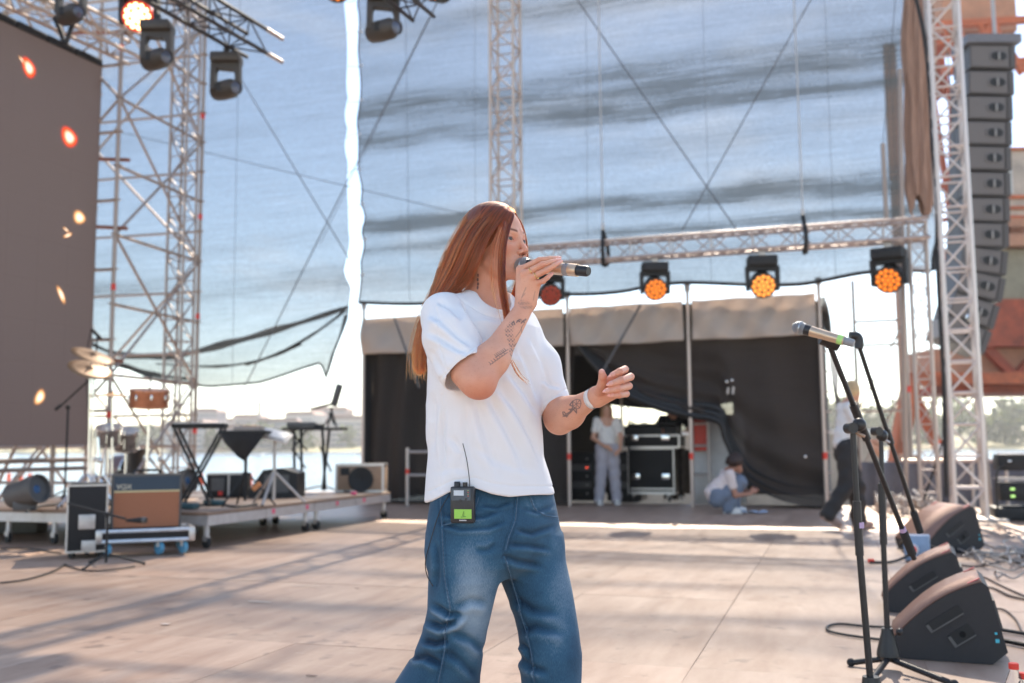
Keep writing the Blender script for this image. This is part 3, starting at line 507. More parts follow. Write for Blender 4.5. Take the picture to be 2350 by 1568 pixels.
# ================================================================== stage lights
M_LBODY = pm('lamp body', (0.028, 0.024, 0.021), 0.5, var=0.25)
def em(name, c, s): 
    m, n, b = nodes(name); b.inputs['Base Color'].default_value = (c[0] * 0.5, c[1] * 0.5, c[2] * 0.5, 1); b.inputs['Emission Color'].default_value = (*c, 1); b.inputs['Emission Strength'].default_value = s; b.inputs['Roughness'].default_value = 0.3; return m
M_AMBER = em('amber led', (1.0, 0.24, 0.02), 0.42); M_AMBER2 = em('amber led bright', (1.0, 0.33, 0.05), 0.55); M_DIMRED = em('dim red led', (0.30, 0.03, 0.012), 0.25); M_HOT = em('hot led', (1.0, 0.55, 0.22), 3.0)
M_REDH = em('red lamp housing', (0.9, 0.05, 0.01), 0.25)  # housing given a faint red glow of its own
cell = {}
def wash(loc, s, rz, tilt, led, label, housing=None):
    """moving wash light hung by its base: base, yoke, head, ring of lens cells"""
    t = thing('moving_light', label, 'stage light', loc, rz, 'moving wash lights'); hb = housing or M_LBODY
    bx('clamp', (0, 0, 0.02 * s), (0.10 * s, 0.05 * s, 0.12 * s), M_STEEL, t); bx('base', (0, 0, -0.10 * s), (0.40 * s, 0.30 * s, 0.15 * s), M_BLK, t, 0.02)
    yk = MB(); yk.box((0, 0, -0.20 * s), (0.44 * s, 0.14 * s, 0.06 * s)); 
    for q in (-1, 1): yk.prism([(0, 0), (0.16 * s, 0), (0.13 * s, -0.34 * s), (0.03 * s, -0.34 * s)], (q * 0.205 * s, -0.08 * s, -0.17 * s), (0, 1, 0), (0, 0, 1), (1, 0, 0), -0.025 * s, 0.025 * s)
    yk.build('yoke', M_BLK, t, False)
    c = Vector((0, 0, -0.42 * s)); f = Vector((0, -math.cos(tilt), -math.sin(tilt))); hd = MB().lathe([(0.09 * s, -0.16 * s), (0.165 * s, -0.12 * s), (0.175 * s, 0.05 * s), (0.182 * s, 0.06 * s), (0.182 * s, 0.085 * s), (0.168 * s, 0.088 * s)], c, f, 28).build('head', hb, t)
    MB().lathe([(0.165 * s, 0.080 * s), (0.001, 0.081 * s)], c, f, 28, False).build('lens_plate', pm('lens plate', (0.08, 0.03, 0.015), 0.35), hd)
    u = f.orthogonal().normalized(); v = f.cross(u); k = (led.name, s)
    if k not in cell: cell[k] = MB().lathe([(0.031 * s, 0.0), (0.028 * s, 0.010 * s), (0.014 * s, 0.017 * s), (0.001, 0.019 * s)], n=10).mesh('lens', led)
    pos = [(0, 0)] + [(0.066 * s * math.cos(R(60 * i)), 0.066 * s * math.sin(R(60 * i))) for i in range(6)] + [(0.130 * s * math.cos(R(30 * i + 15)), 0.130 * s * math.sin(R(30 * i + 15))) for i in range(12)]
    for a, b_ in pos:
        o = link('lens', cell[k], hd); o.location = c + f * 0.082 * s + u * a + v * b_; o.rotation_mode = 'QUATERNION'; o.rotation_quaternion = f.to_track_quat('Z', 'Y')
    return t
for px, py, sz, led, rz, ti, lab in ((1262, 625, 0.95, M_DIMRED, 20, 24, 'moving wash light with dim red lens right behind the held microphone'), (1502, 604, 0.95, M_AMBER, 14, 24, 'amber moving light, second from the singer on the light truss'), (1748, 588, 1.02, M_AMBER2, 8, 24, 'bright amber moving light, third along the light truss'), (2038, 562, 1.05, M_AMBER, -22, 26, 'amber moving light at the tower end of the light truss')):
    p = onY(px, py, 14.42); p.z = 3.66; wash(p, sz, YAW + R(rz - 14), R(ti), led, lab)
wash(at(322, -38, 11.6), 1.0, YAW + R(4), R(22), M_HOT, 'lit wash light with glowing white-orange cells at the top left', M_REDH)
wash(at(775, -110, 10.6), 0.95, YAW + R(10), R(28), M_AMBER, 'amber wash light just peeping in at the top edge'); wash(at(1005, -102, 10.6), 0.9, YAW + R(-30), R(10), M_AMBER, 'amber wash light at the top edge beside the truss end')
def spot(loc, s, rz, label, lens_dir=(0.74, -0.64, -0.10)):
    """moving spot: flat base, arched yoke, barrel head with glass lens"""
    t = thing('spot_light', label, 'stage light', loc, rz, 'moving spot heads'); m_ = pm('spot body', (0.055, 0.046, 0.038), 0.5, var=0.25)
    bx('base', (0, 0, -0.06 * s), (0.34 * s, 0.26 * s, 0.12 * s), m_, t, 0.03 * s); bx('clamp', (0, 0, 0.04 * s), (0.06 * s, 0.06 * s, 0.10 * s), M_BLK, t)
    y_ = MB().prism([(-0.17, -0.10), (0.17, -0.10), (0.175, -0.42), (0.115, -0.44), (0.115, -0.26), (0.08, -0.20), (-0.10, -0.18), (-0.115, -0.22), (-0.115, -0.44), (-0.175, -0.42)][::-1], (0, 0, 0), Vector((s, 0, 0)), Vector((0, 0, s)), (0, 1, 0), -0.055 * s, 0.055 * s); y_.build('yoke', m_, t, False)
    d = Vector(lens_dir).normalized(); c = Vector((0, 0, -0.43 * s)); h_ = MB().lathe([(0.05 * s, -0.20 * s), (0.105 * s, -0.18 * s), (0.115 * s, -0.05 * s), (0.112 * s, 0.12 * s), (0.085 * s, 0.17 * s), (0.082 * s, 0.22 * s), (0.070 * s, 0.22 * s), (0.068 * s, 0.205 * s)], c, d, 24).build('head', m_, t)
    MB().lathe([(0.068 * s, 0.207 * s), (0.04 * s, 0.217 * s), (0.001, 0.220 * s)], c, d, 24, False).build('lens', pm('glass lens', (0.10, 0.11, 0.15), 0.05, 0.3, var=0.1), h_)
    bx('vent', c + Vector((-0.03 * s, -0.112 * s, 0)), (0.10 * s, 0.02 * s, 0.10 * s), M_BLK, h_); return t
spot(at(520, 125, 11.3), 1.0, YAW, 'moving spot head hanging from the end of the dark truss at the left'); spot(at(362, 52, 11.0), 1.02, YAW, 'moving spot head hanging just below the glowing wash light'); spot(at(880, -18, 10.3), 1.0, YAW, 'moving spot head hanging near the top edge left of the truss tower'); spot(at(165, -45, 12.0), 1.05, YAW, 'moving spot head at the very top left corner')
cb = MB(); cb.tube(cable([at(125, 40, 12.2), at(140, 75, 12.2), at(150, 100, 12.2), at(165, 60, 12.2), at(182, 30, 12.2)], 0), 0.03, 6); tag(cb.build('cable_loop', M_BLK2), 'black cable loop hanging under the truss at the top left', 'cable')

# ================================================================== video screen
z0 = onX(230, 155, -10.0).z; F = gnd(230, 155, z0); Nn = gnd(0, 50, z0); dl_ = (Nn - F).normalized(); W = 6.2; HZ = z0 - 1.02
nrm = Vector((-dl_.y, dl_.x, 0)); nrm = nrm if nrm.x > 0 else -nrm
m, n, b = nodes('video face'); b.inputs['Base Color'].default_value = (0.17, 0.12, 0.10, 1); b.inputs['Roughness'].default_value = 0.65; b.inputs['Specular IOR Level'].default_value = 0.3
L = n.links.new; t = n.nodes.new('ShaderNodeTexCoord'); ck = n.nodes.new('ShaderNodeTexNoise'); ck.inputs['Scale'].default_value = 120; L(t.outputs['Object'], ck.inputs['Vector']); mr = n.nodes.new('ShaderNodeMapRange'); mr.inputs[3].default_value = 0.8; mr.inputs[4].default_value = 1.2; L(ck.outputs['Fac'], mr.inputs[0])
mx = n.nodes.new('ShaderNodeMix'); mx.data_type = 'RGBA'; mx.blend_type = 'MULTIPLY'; mx.inputs[0].default_value = 1; mx.inputs[6].default_value = (0.175, 0.146, 0.131, 1); L(mr.outputs[0], mx.inputs[7]); L(mx.outputs[2], b.inputs['Base Color']); b.inputs['Emission Color'].default_value = (0.06, 0.035, 0.03, 1); b.inputs['Emission Strength'].default_value = 0.28; M_VID = m
led = thing('video_screen', 'tall brown video wall with drifting light flecks at the left', 'screen', (F.x, F.y, 1.02)); pw, ph = 0.5, HZ / 10
tile = MB().box((0, 0, 0), (pw - 0.0012, 0.08, ph - 0.0012)).mesh('panel', M_VID, False); rotz = math.atan2(dl_.y, dl_.x)
for i in range(12):
    for j in range(10):
        o = link('panel', tile, led); o.location = dl_ * (pw * (i + 0.5)) + Vector((0, 0, ph * (j + 0.5))); o.rotation_euler = (0, 0, rotz)
    o = bx('top_clip', (0, 0, 0), (pw - 0.02, 0.12, 0.10), M_BLK, led, 0.01); o.location = dl_ * (pw * (i + 0.5)) + Vector((0, 0, HZ + 0.05)); o.rotation_euler = (0, 0, rotz)
fo = bx('frame', (0, 0, 0), (W - 0.2, 0.06, HZ), M_BLK, led); fo.location = dl_ * (W / 2) - nrm * 0.08 + Vector((0, 0, HZ / 2)); fo.rotation_euler = (0, 0, rotz)
# picture content: soft glowing flecks shown on the face
def fleck_mat(name, stops, s_):
    m = bpy.data.materials.new(name); m.use_nodes = True; n = m.node_tree; n.nodes.clear(); o_ = n.nodes.new('ShaderNodeOutputMaterial'); a = n.nodes.new('ShaderNodeAttribute'); a.attribute_name = 'core'; r_ = n.nodes.new('ShaderNodeValToRGB'); e = r_.color_ramp.elements
    e[0].position = 0; e[0].color = (*stops[0], 1); e[1].position = 1; e[1].color = (*stops[2], 1); q = e.new(0.45); q.color = (*stops[1], 1)
    em_ = n.nodes.new('ShaderNodeEmission'); em_.inputs[1].default_value = s_; tr = n.nodes.new('ShaderNodeBsdfTransparent'); mx = n.nodes.new('ShaderNodeMixShader'); mr = n.nodes.new('ShaderNodeMapRange'); mr.inputs[2].default_value = 0.55; n.links.new(a.outputs['Fac'], mr.inputs[0]); n.links.new(a.outputs['Fac'], r_.inputs[0]); n.links.new(r_.outputs[0], em_.inputs[0])
    n.links.new(mr.outputs[0], mx.inputs[0]); n.links.new(tr.outputs[0], mx.inputs[1]); n.links.new(em_.outputs[0], mx.inputs[2]); n.links.new(mx.outputs[0], o_.inputs[0]); return m
def fleck(px, py, w_, h_, ang, mat):
    r_ = ray(px, py); k = Vector((F.x, F.y, 0)).dot(nrm) / r_.dot(nrm); p = CAM + r_ * k + nrm * 0.046; x_ = -dl_; y_ = Vector((0, 0, 1)); ca, sa = math.cos(ang), math.sin(ang); sc_ = dep(p) / FOC; P = [p - led.location]; C_ = [1.0]; Fc = []
    for j, rr_ in enumerate((0.35, 0.7, 1.0)):
        for i in range(20):
            a = 2 * math.pi * i / 20; u = w_ * rr_ * math.cos(a) * sc_; v = h_ * rr_ * math.sin(a) * sc_ * (1 - 0.25 * math.cos(a)); P.append(p + (x_ * (u * ca - v * sa) * 1.4 + y_ * (u * sa + v * ca)) - led.location); C_.append((0.8, 0.35, 0.0)[j])
            b_ = 1 + j * 20; Fc.append((0, 1 + i, 1 + (i + 1) % 20) if j == 0 else (b_ - 20 + i, b_ + i, b_ + (i + 1) % 20, b_ - 20 + (i + 1) % 20))
    o = MB().add(P, Fc).build('fleck', mat, led); paint(o.data, 'core', C_)
FK_R = fleck_mat('red fleck', ((0.8, 0.02, 0.005), (1.0, 0.10, 0.02), (1.0, 0.80, 0.62)), 0.75); FK_O = fleck_mat('amber fleck', ((0.5, 0.2, 0.08), (1.0, 0.5, 0.2), (1.0, 0.9, 0.78)), 0.6)
for q in ((61, 157, 15, 26, 0.25, FK_R), (154, 316, 19, 26, 0.2, FK_R), (177, 500, 15, 18, 0, FK_O), (86, 912, 11, 21, -0.3, FK_O), (135, 677, 6, 24, 0.4, FK_O), (150, 541, 4, 13, -0.9, FK_O), (146, 528, 3, 9, 0.9, FK_O), (45, 140, 3, 12, 0.7, FK_O)): fleck(*q)
# ground support under the screen
us = thing('screen_stand', 'steel support frame under the video screen', 'stand', (F.x, F.y, 0)); 
for k in (0.3, 2.2, 4.1): bar('post', dl_ * k - nrm * 0.3, dl_ * k - nrm * 0.3 + Vector((0, 0, z0 - 0.5)), 0.035, M_SCAF, us, 8); bar('brace', dl_ * k - nrm * 1.6, dl_ * k - nrm * 0.3 + Vector((0, 0, 2.2)), 0.028, M_SCAF, us); bar('foot', dl_ * k - nrm * 0.1 + Vector((0, 0, 0.12)), dl_ * k - nrm * 1.8 + Vector((0, 0, 0.12)), 0.03, M_SCAF, us)
bar('rail', -dl_ * 0.3 - nrm * 0.25 + Vector((0, 0, 0.82)), dl_ * 6 - nrm * 0.25 + Vector((0, 0, 0.82)), 0.035, M_SCAF, us, 8); bar('rail', -dl_ * 0.3 - nrm * 0.25 + Vector((0, 0, 0.70)), dl_ * 6 - nrm * 0.25 + Vector((0, 0, 0.70)), 0.03, M_SCAF, us, 8)
# ================================================================== the singer
D0 = 2.9
BASE = Vector((0, 0, 0)) + FWD * D0
def Lp(px, py, o=0.0):
    p = at(px, py, D0 + o) - BASE; return np.array([p.dot(RGT), p.dot(FWD), p.z])
def px_of(V):
    """singer-frame points -> photo pixels (to lay out print and creases on the cloth)"""
    W = np.outer(V[:, 0], np.array(RGT)) + np.outer(V[:, 1] + D0, np.array(FWD)); W[:, 2] = V[:, 2] - CAM_H
    C = W @ np.array(CM); return CX + FOC * C[:, 0] / -C[:, 2], CY - FOC * C[:, 1] / -C[:, 2]
def seg_d(X, Y, a, b):
    dx, dy = b[0] - a[0], b[1] - a[1]; t = np.clip(((X - a[0]) * dx + (Y - a[1]) * dy) / (dx * dx + dy * dy + 1e-9), 0, 1)
    return np.hypot(X - a[0] - dx * t, Y - a[1] - dy * t), t
def poly_d(X, Y, P):
    d = np.full(X.shape, 1e9)
    for a, b in zip(P[:-1], P[1:]): d = np.minimum(d, seg_d(X, Y, a, b)[0])
    return d

# ---- skin
def skin_material(name, base):
    m, n, b = nodes(name); L = n.links.new
    def attr(s): 
        a = n.nodes.new('ShaderNodeAttribute'); a.attribute_name = s; return a.outputs['Fac']
    def mixc(f, c0, c1):
        x = n.nodes.new('ShaderNodeMix'); x.data_type = 'RGBA'
        if hasattr(f, 'links'): L(f, x.inputs[0])
        else: x.inputs[0].default_value = f
        for k, c in ((6, c0), (7, c1)):
            if hasattr(c, 'links'): L(c, x.inputs[k])
            else: x.inputs[k].default_value = (*c, 1)
        return x.outputs[2]
    t = n.nodes.new('ShaderNodeTexCoord'); z = n.nodes.new('ShaderNodeTexNoise'); z.inputs['Scale'].default_value = 26; z.inputs['Detail'].default_value = 5; L(t.outputs['Object'], z.inputs['Vector'])
    fr = n.nodes.new('ShaderNodeTexNoise'); fr.inputs['Scale'].default_value = 330; fr.inputs['Detail'].default_value = 1; L(t.outputs['Object'], fr.inputs['Vector'])
    fm = n.nodes.new('ShaderNodeMapRange'); fm.inputs[1].default_value = 0.63; fm.inputs[2].default_value = 0.75; fm.inputs[4].default_value = 0.42; L(fr.outputs['Fac'], fm.inputs[0])
    c = mixc(z.outputs['Fac'], (base[0] * 0.90, base[1] * 0.78, base[2] * 0.74), (min(1, base[0] * 1.10), base[1] * 1.15, base[2] * 1.18))
    c = mixc(fm.outputs[0], c, (base[0] * 0.62, base[1] * 0.45, base[2] * 0.34))
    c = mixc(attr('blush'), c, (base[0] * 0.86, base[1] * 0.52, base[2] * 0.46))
    c = mixc(attr('lip'), c, (0.42, 0.13, 0.11)); c = mixc(attr('brow'), c, (0.13, 0.035, 0.012)); c = mixc(attr('ink'), c, (0.075, 0.075, 0.085))
    c = mixc(attr('scalp'), c, (0.13, 0.035, 0.012)); c = mixc(attr('dark'), c, (0.03, 0.008, 0.006)); c = mixc(attr('nail'), c, (0.78, 0.42, 0.36))
    L(c, b.inputs['Base Color']); b.inputs['Roughness'].default_value = 0.52; b.inputs['Specular IOR Level'].default_value = 0.42
    b.inputs['Subsurface Weight'].default_value = 0.16; b.inputs['Subsurface Radius'].default_value = (1.0, 0.35, 0.2); b.inputs['Subsurface Scale'].default_value = 0.012
    bn = n.nodes.new('ShaderNodeTexNoise'); bn.inputs['Scale'].default_value = 500; L(t.outputs['Object'], bn.inputs['Vector'])
    bp = n.nodes.new('ShaderNodeBump'); bp.inputs['Strength'].default_value = 0.12; bp.inputs['Distance'].default_value = 0.001; L(bn.outputs['Fac'], bp.inputs['Height']); L(bp.outputs[0], b.inputs['Normal'])
    return m
M_SKIN = skin_material('singer skin', (0.68, 0.365, 0.250))
SKIN_ATTR = ['blush', 'lip', 'brow', 'ink', 'scalp', 'dark', 'nail']

parts_V, parts_Q, parts_A = [], [], {k: [] for k in SKIN_ATTR}
def add_skin(V, Q, **at_):
    off = sum(len(v) for v in parts_V); parts_V.append(V); parts_Q.append(Q + off)
    for k in SKIN_ATTR: parts_A[k].append(np.asarray(at_.get(k, np.zeros(len(V))), float))

# ---- head, face, neck (head frame: x = nose, y = her left, z = up, origin between the eyes' level and the ears)
PSI = R(52); HO = Lp(1137, 563, 0.0)
hf = np.array([math.sin(PSI), -math.cos(PSI), 0.0]); hl = np.array([math.cos(PSI), math.sin(PSI), 0.0]); hu = np.array([0, 0, 1.0])
TILT = R(-3); hf, hu = hf * math.cos(TILT) - hu * math.sin(TILT), hf * math.sin(TILT) + hu * math.cos(TILT)
def h2l(P): P = np.atleast_2d(P); return HO + P[:, :1] * hf + P[:, 1:2] * hl + P[:, 2:3] * hu
def l2h(p): q = np.asarray(p) - HO; return np.array([q @ hf, q @ hl, q @ hu])
ax, G = grid_of((-0.125, -0.13, -0.27), (0.13, 0.13, 0.135), 0.0017)
S = [G[0], np.abs(G[1]), G[2]]
f = s_ell(G, (-0.014, 0, 0.040), (0.096, 0.076, 0.083)).full()
f = smin(f, s_ell(G, (0.030, 0, -0.012), (0.062, 0.060, 0.078)), 0.03)
f = smin(f, s_ell(G, (0.036, 0, -0.070), (0.046, 0.044, 0.036)), 0.03)          # jaw
f = smin(f, s_cap(S, (0.005, 0.050, -0.060), (0.060, 0.018, -0.096), 0.016, 0.013), 0.025)
f = smin(f, s_ell(G, (0.072, 0, -0.098), (0.016, 0.017, 0.014)), 0.016)          # chin
f = smin(f, s_ell(S, (0.058, 0.040, -0.024), (0.024, 0.020, 0.022)), 0.022)      # cheekbone
f = smin(f, s_cap(S, (0.083, 0.012, 0.020), (0.064, 0.047, 0.020), 0.008, 0.008), 0.016)
f = smax(f, -s_ell(S, (0.094, 0.031, 0.000), (0.018, 0.017, 0.011)), 0.012)      # sockets
f = smin(f, s_cap(G, (0.084, 0, 0.012), (0.107, 0, -0.031), 0.0062, 0.0078), 0.010)   # nose
f = smin(f, s_ell(G, (0.1085, 0, -0.0355), (0.0095, 0.0090, 0.0080)), 0.005)
f = smin(f, s_ell(S, (0.0985, 0.0115, -0.0395), (0.0095, 0.0062, 0.0068)), 0.005)
f = smax(f, -s_ell(S, (0.1035, 0.0062, -0.0465), (0.0050, 0.0036, 0.0040)), 0.003)
f = smin(f, s_ell(G, (0.079, 0, -0.066), (0.018, 0.024, 0.019)), 0.014)          # muzzle
f = smin(f, s_cap(S, (0.0965, 0.003, -0.0575), (0.082, 0.023, -0.0655), 0.0048, 0.0028), 0.004)   # upper lip
f = smin(f, s_cap(S, (0.0935, 0.003, -0.0765), (0.081, 0.022, -0.0690), 0.0055, 0.0028), 0.004)   # lower lip
f = smax(f, -s_ell(G, (0.093, 0, -0.0672), (0.016, 0.0165, 0.0046)), 0.002)      # open mouth
lid = s_ell(S, (0.0715, 0.0315, 0.0), (0.0150, 0.0150, 0.0140)).full(); lid = smax(lid, -s_ell(S, (0.087, 0.0320, -0.0008), (0.011, 0.0122, 0.0048)), 0.0015)
f = smin(f, lid, 0.004)
ear = s_ell(S, (-0.008, 0.0745, -0.006), (0.018, 0.0075, 0.031), [[0.97, -0.1, 0.2], [0.1, 0.99, 0], [-0.2, 0, 0.98]]).full()
ear = smax(ear, -s_ell(S, (-0.004, 0.084, -0.002), (0.010, 0.006, 0.019)), 0.004); f = smin(f, ear, 0.006)
nb = l2h(Lp(1112, 692, 0.015))
f = smin(f, s_cap(G, (-0.022, 0, -0.045), nb, 0.050, 0.053), 0.022)               # neck
f = smin(f, s_cap(G, l2h(Lp(1100, 700, 0.06)), (-0.045, 0, -0.04), 0.045, 0.045), 0.02)
for sx, so in ((1020, -0.085), (1190, 0.11)):
    f = smin(f, s_cap(G, nb - np.array([0.01, 0, 0.008]), l2h(Lp(sx, 728, so)), 0.042, 0.045), 0.045)
f = smin(f, s_ell(G, l2h(Lp(1115, 790, 0.0)), (0.085, 0.12, 0.115)), 0.05)
# sterno-mastoid and collar-bone relief on the near side of the neck
f = smin(f, s_cap(S, (-0.028, 0.056, -0.062), nb + np.array([0.030, 0.012, -0.01]), 0.011, 0.010), 0.02)
V, Q = nets(f, ax); V = relax(V, Q, 1, 0.4); Lc = h2l(V)
x, y, z = V.T; ya = np.abs(y)
ss = lambda e0, e1, v: np.clip((v - e0) / (e1 - e0), 0, 1) ** 2 * (3 - 2 * np.clip((v - e0) / (e1 - e0), 0, 1))
lipm = np.maximum(1 - ss(0.6, 1.15, np.sqrt(((ya) / 0.0245) ** 2 + ((z + 0.0672) / 0.0125) ** 2)), 0) * (x > 0.06)
dark = (1 - ss(0.7, 1.0, np.sqrt((ya / 0.0175) ** 2 + ((z + 0.0672) / 0.0046) ** 2))) * (x > 0.06) * (x < 0.0935)
dark = np.maximum(dark, (1 - ss(0.6, 1.0, np.sqrt(((ya - 0.0062) / 0.0042) ** 2 + ((z + 0.0465) / 0.004) ** 2))) * (x > 0.09) * 0.8)
bz = 0.0225 + 0.006 * np.clip((ya - 0.014) / 0.022, 0, 1) - 0.010 * np.clip((ya - 0.036) / 0.016, 0, 1)
brow = (1 - ss(0.0022, 0.0048, np.abs(z - bz))) * ss(0.010, 0.016, ya) * (1 - ss(0.046, 0.053, ya)) * (x > 0.04) * 0.85
er = np.sqrt(((ya - 0.0320) / 0.0135) ** 2 + ((z + 0.0008) / 0.0062) ** 2)
lash = (1 - ss(0.0, 0.22, np.abs(er - 0.90))) * (z > -0.004) * (x > 0.06)
dark = np.maximum(dark, 0.95 * lash)
blush = 0.55 * np.exp(-(((ya - 0.043) / 0.018) ** 2 + ((z + 0.030) / 0.018) ** 2)) * (x > 0.02) + 0.5 * np.exp(-((ya / 0.012) ** 2 + ((z + 0.034) / 0.014) ** 2)) * (x > 0.09)
blush += 0.5 * np.exp(-((er - 1.25) / 0.35) ** 2) * (x > 0.055) + 0.6 * (ya > 0.070) * (x < 0.03) * (z < 0.03) * (z > -0.04)
scalp = ss(0.0, 0.01, z - (0.082 - 0.9 * np.clip(-(x - 0.075), 0, 1) - 3.2 * np.clip(ya - 0.045, 0, 1))) * (z > -0.03) * (1 - (ya > 0.070) * (z < 0.028) * (z > -0.04) * (x > -0.03))
scalp = np.maximum(scalp, (x < -0.045) * (z > -0.10))
ink = np.zeros(len(V)); X_, Y_ = px_of(Lc)
for k, q in enumerate(((1097, 632), (1096, 642), (1097, 652), (1096, 660))): ink = np.maximum(ink, (np.hypot((X_ - q[0]) / 2.2, (Y_ - q[1]) / 4.2) < 1) * (y < 0) * 0.85)
add_skin(Lc, Q, lip=np.clip(lipm, 0, 1) * 0.75, dark=np.clip(dark, 0, 1), brow=brow, blush=np.clip(blush, 0, 0.8), scalp=scalp, ink=ink)

# ---- arms and hands
def chain(G, f, pts, k=0.004, flat=None):
    for (a, ra), (b, rb) in zip(pts[:-1], pts[1:]):
        c = s_cap(G, a, b, ra, rb, flat); f = c if f is None else smin(f, c, k)
    return f
def arm(sh, el, wr, palm, fingers, thumb, ax_h, lo, hi, palm_n, rad, tip=None):
    ax, G = grid_of(lo, hi, ax_h); el = np.array(el); wr = np.array(wr); sh = np.array(sh)
    f = s_cap(G, sh, el, rad[0], rad[1]); d = el + (wr - el) * 0.28
    f = smin(f, s_cap(G, el, d, rad[1], rad[2]), 0.03); f = smin(f, s_cap(G, d, wr, rad[2], rad[3], (palm_n, 0.82)), 0.03)
    if tip is not None: f = smin(f, s_cap(G, el, tip, 0.030, 0.019), 0.03); f = smin(f, s_cap(G, Lp(1066, 856, -0.222), Lp(1088, 880, -0.236), 0.038, 0.032), 0.025)
    for a, ra, b, rb, fl in palm: f = smin(f, s_cap(G, a, b, ra, rb, (palm_n, fl)), 0.012)
    g = None
    for fg in fingers + [thumb]:
        h = chain(G, None, fg, 0.003); g = h if g is None else smin(g, h, 0.0012)
    f = smin(f, g, 0.006); V, Q = nets(f, ax); return relax(V, Q, 2, 0.45), Q
# right (near) arm with the microphone
rs, re, rw = Lp(1008, 735, -0.10), Lp(1100, 874, -0.235), Lp(1207, 700, -0.150)
K = {'i': Lp(1194, 619, -0.150), 'm': Lp(1203, 630, -0.168), 'r': Lp(1218, 638, -0.172), 'p': Lp(1232, 650, -0.166)}
fing = [
    [(K['i'], 0.0095), (Lp(1238, 597, -0.170), 0.0082), (Lp(1262, 594, -0.178), 0.0072), (Lp(1277, 592, -0.184), 0.0058)],
    [(K['m'], 0.0100), (Lp(1243, 608, -0.190), 0.0084), (Lp(1265, 602, -0.193), 0.0074), (Lp(1277, 598, -0.194), 0.0058)],
    [(K['r'], 0.0095), (Lp(1254, 621, -0.200), 0.0080), (Lp(1272, 610, -0.203), 0.0070), (Lp(1282, 604, -0.203), 0.0054)],
    [(K['p'], 0.0088), (Lp(1246, 646, -0.190), 0.0075), (Lp(1256, 638, -0.190), 0.0065), (Lp(1262, 633, -0.188), 0.0052)]]
th = [(Lp(1207, 672, -0.125), 0.0125), (Lp(1212, 640, -0.095), 0.0108), (Lp(1232, 618, -0.090), 0.0092), (Lp(1250, 612, -0.098), 0.0070)]
wc = rw + (K['m'] - rw) * 0.12
palm = [(wc + np.array([-0.008, 0, 0]), 0.0225, K['i'], 0.0125, 0.8), (wc, 0.0225, K['m'], 0.0130, 0.8), (wc + np.array([0.006, 0, 0]), 0.0220, K['r'], 0.0125, 0.8), (wc + np.array([0.010, 0, 0]), 0.0210, K['p'], 0.0125, 0.8)]
pn = np.array([0.25, -0.95, 0.15])
V, Q = arm(rs, re, rw, palm, fing, th, 0.0019, Lp(960, 915, 0) + np.array([0, -0.32, -0.06]), Lp(1300, 575, 0) + np.array([0, -0.03, 0.01]), pn, (0.047, 0.040, 0.041, 0.0245), Lp(1107, 890, -0.235))
X, Y = px_of(V); N = vnormals(V, Q); tc_ = np.array([0, -D0, CAM_H]); fc = ((tc_ - V) * N).sum(1) > 0
def Tr(pts): return [((1100 + a / 5.807) / 1.0894, (740 + b / 5.807) / 1.0894) for a, b in pts]   # close-up crop -> photo pixels
ink = np.zeros(len(V))
def stroke(pts, wd, s=0.8): 
    global ink
    ink = np.maximum(ink, s * (1 - ss(wd * 0.6, wd * 1.5, poly_d(X, Y, pts))) * fc)
def blob(c, rx, ry, ang=0, s=0.55): 
    q = Tr([c])[0]; dx, dy = X - q[0], Y - q[1]; a = R(ang); u = dx * math.cos(a) + dy * math.sin(a); v = -dx * math.sin(a) + dy * math.cos(a)
    return (np.hypot(u / rx, v / ry) < 1) * fc * s
def scales(area, ang, px):
    """fish-scale lattice inside an outline"""
    global ink
    a = R(ang); u = (X * math.cos(a) + Y * math.sin(a)) / px; v = (-X * math.sin(a) + Y * math.cos(a)) / px
    fu, fv = np.abs((u % 1) - 0.5), np.abs((v % 1) - 0.5); cell = (np.maximum(fu, fv) < 0.34) * (0.35 + 0.65 * (((np.floor(u) * 7 + np.floor(v) * 13) % 3) > 0))
    ink = np.maximum(ink, area * cell * 1.25)
scales(blob((1030, 640), 8.5, 34, -18), 45, 5.2); scales(blob((1010, 480), 9, 17, 20), 45, 5.2); scales(blob((1060, 850), 6.5, 22, -20), 45, 5.0); scales(blob((1240, 130), 18, 10, 20, 0.5), 40, 4.6)
for pts in ([(1040, 410), (1070, 370), (1085, 415)], [(1110, 385), (1150, 345), (1180, 350)], [(1125, 360), (1160, 375)], [(1180, 395), (1215, 355), (1250, 345)], [(1195, 370), (1225, 385)]): stroke(Tr(pts), 1.3, 0.9)
for pts in ([(1200, 430), (1160, 520), (1100, 600)], [(1180, 450), (1190, 560), (1165, 600)], [(1215, 420), (1240, 330)], [(1060, 730), (1160, 660)]): stroke(Tr(pts), 0.8, 0.6)
for base_, tip in (((985, 780), (820, 880)), ((980, 820), (740, 990))):
    stroke(Tr([base_, tip]), 0.8, 0.75)
    for t in np.linspace(0.15, 1, 7):
        c = (base_[0] + (tip[0] - base_[0]) * t, base_[1] + (tip[1] - base_[1]) * t)
        for s_ in (-1, 1): stroke(Tr([c, (c[0] - 22 + 8 * s_, c[1] + 4 + s_ * 22 - 10)]), 0.8, 0.8)
def Tf(pts): return [((1180 + a / 5.806) / 1.0894, (510 + b / 5.806) / 1.0894) for a, b in pts]
stroke(Tf([(785, 1215), (745, 1300), (720, 1370)]), 0.8, 0.55); stroke(Tf([(770, 1300), (735, 1340)]), 0.7, 0.5); stroke(Tf([(915, 1270), (890, 1400)]), 0.7, 0.45)
nail = np.zeros(len(V))
for fg in fing: nail = np.maximum(nail, (np.linalg.norm(V - fg[-1][0] - np.array([-0.002, -0.004, 0.001]), axis=1) < 0.0085) * 0.5)
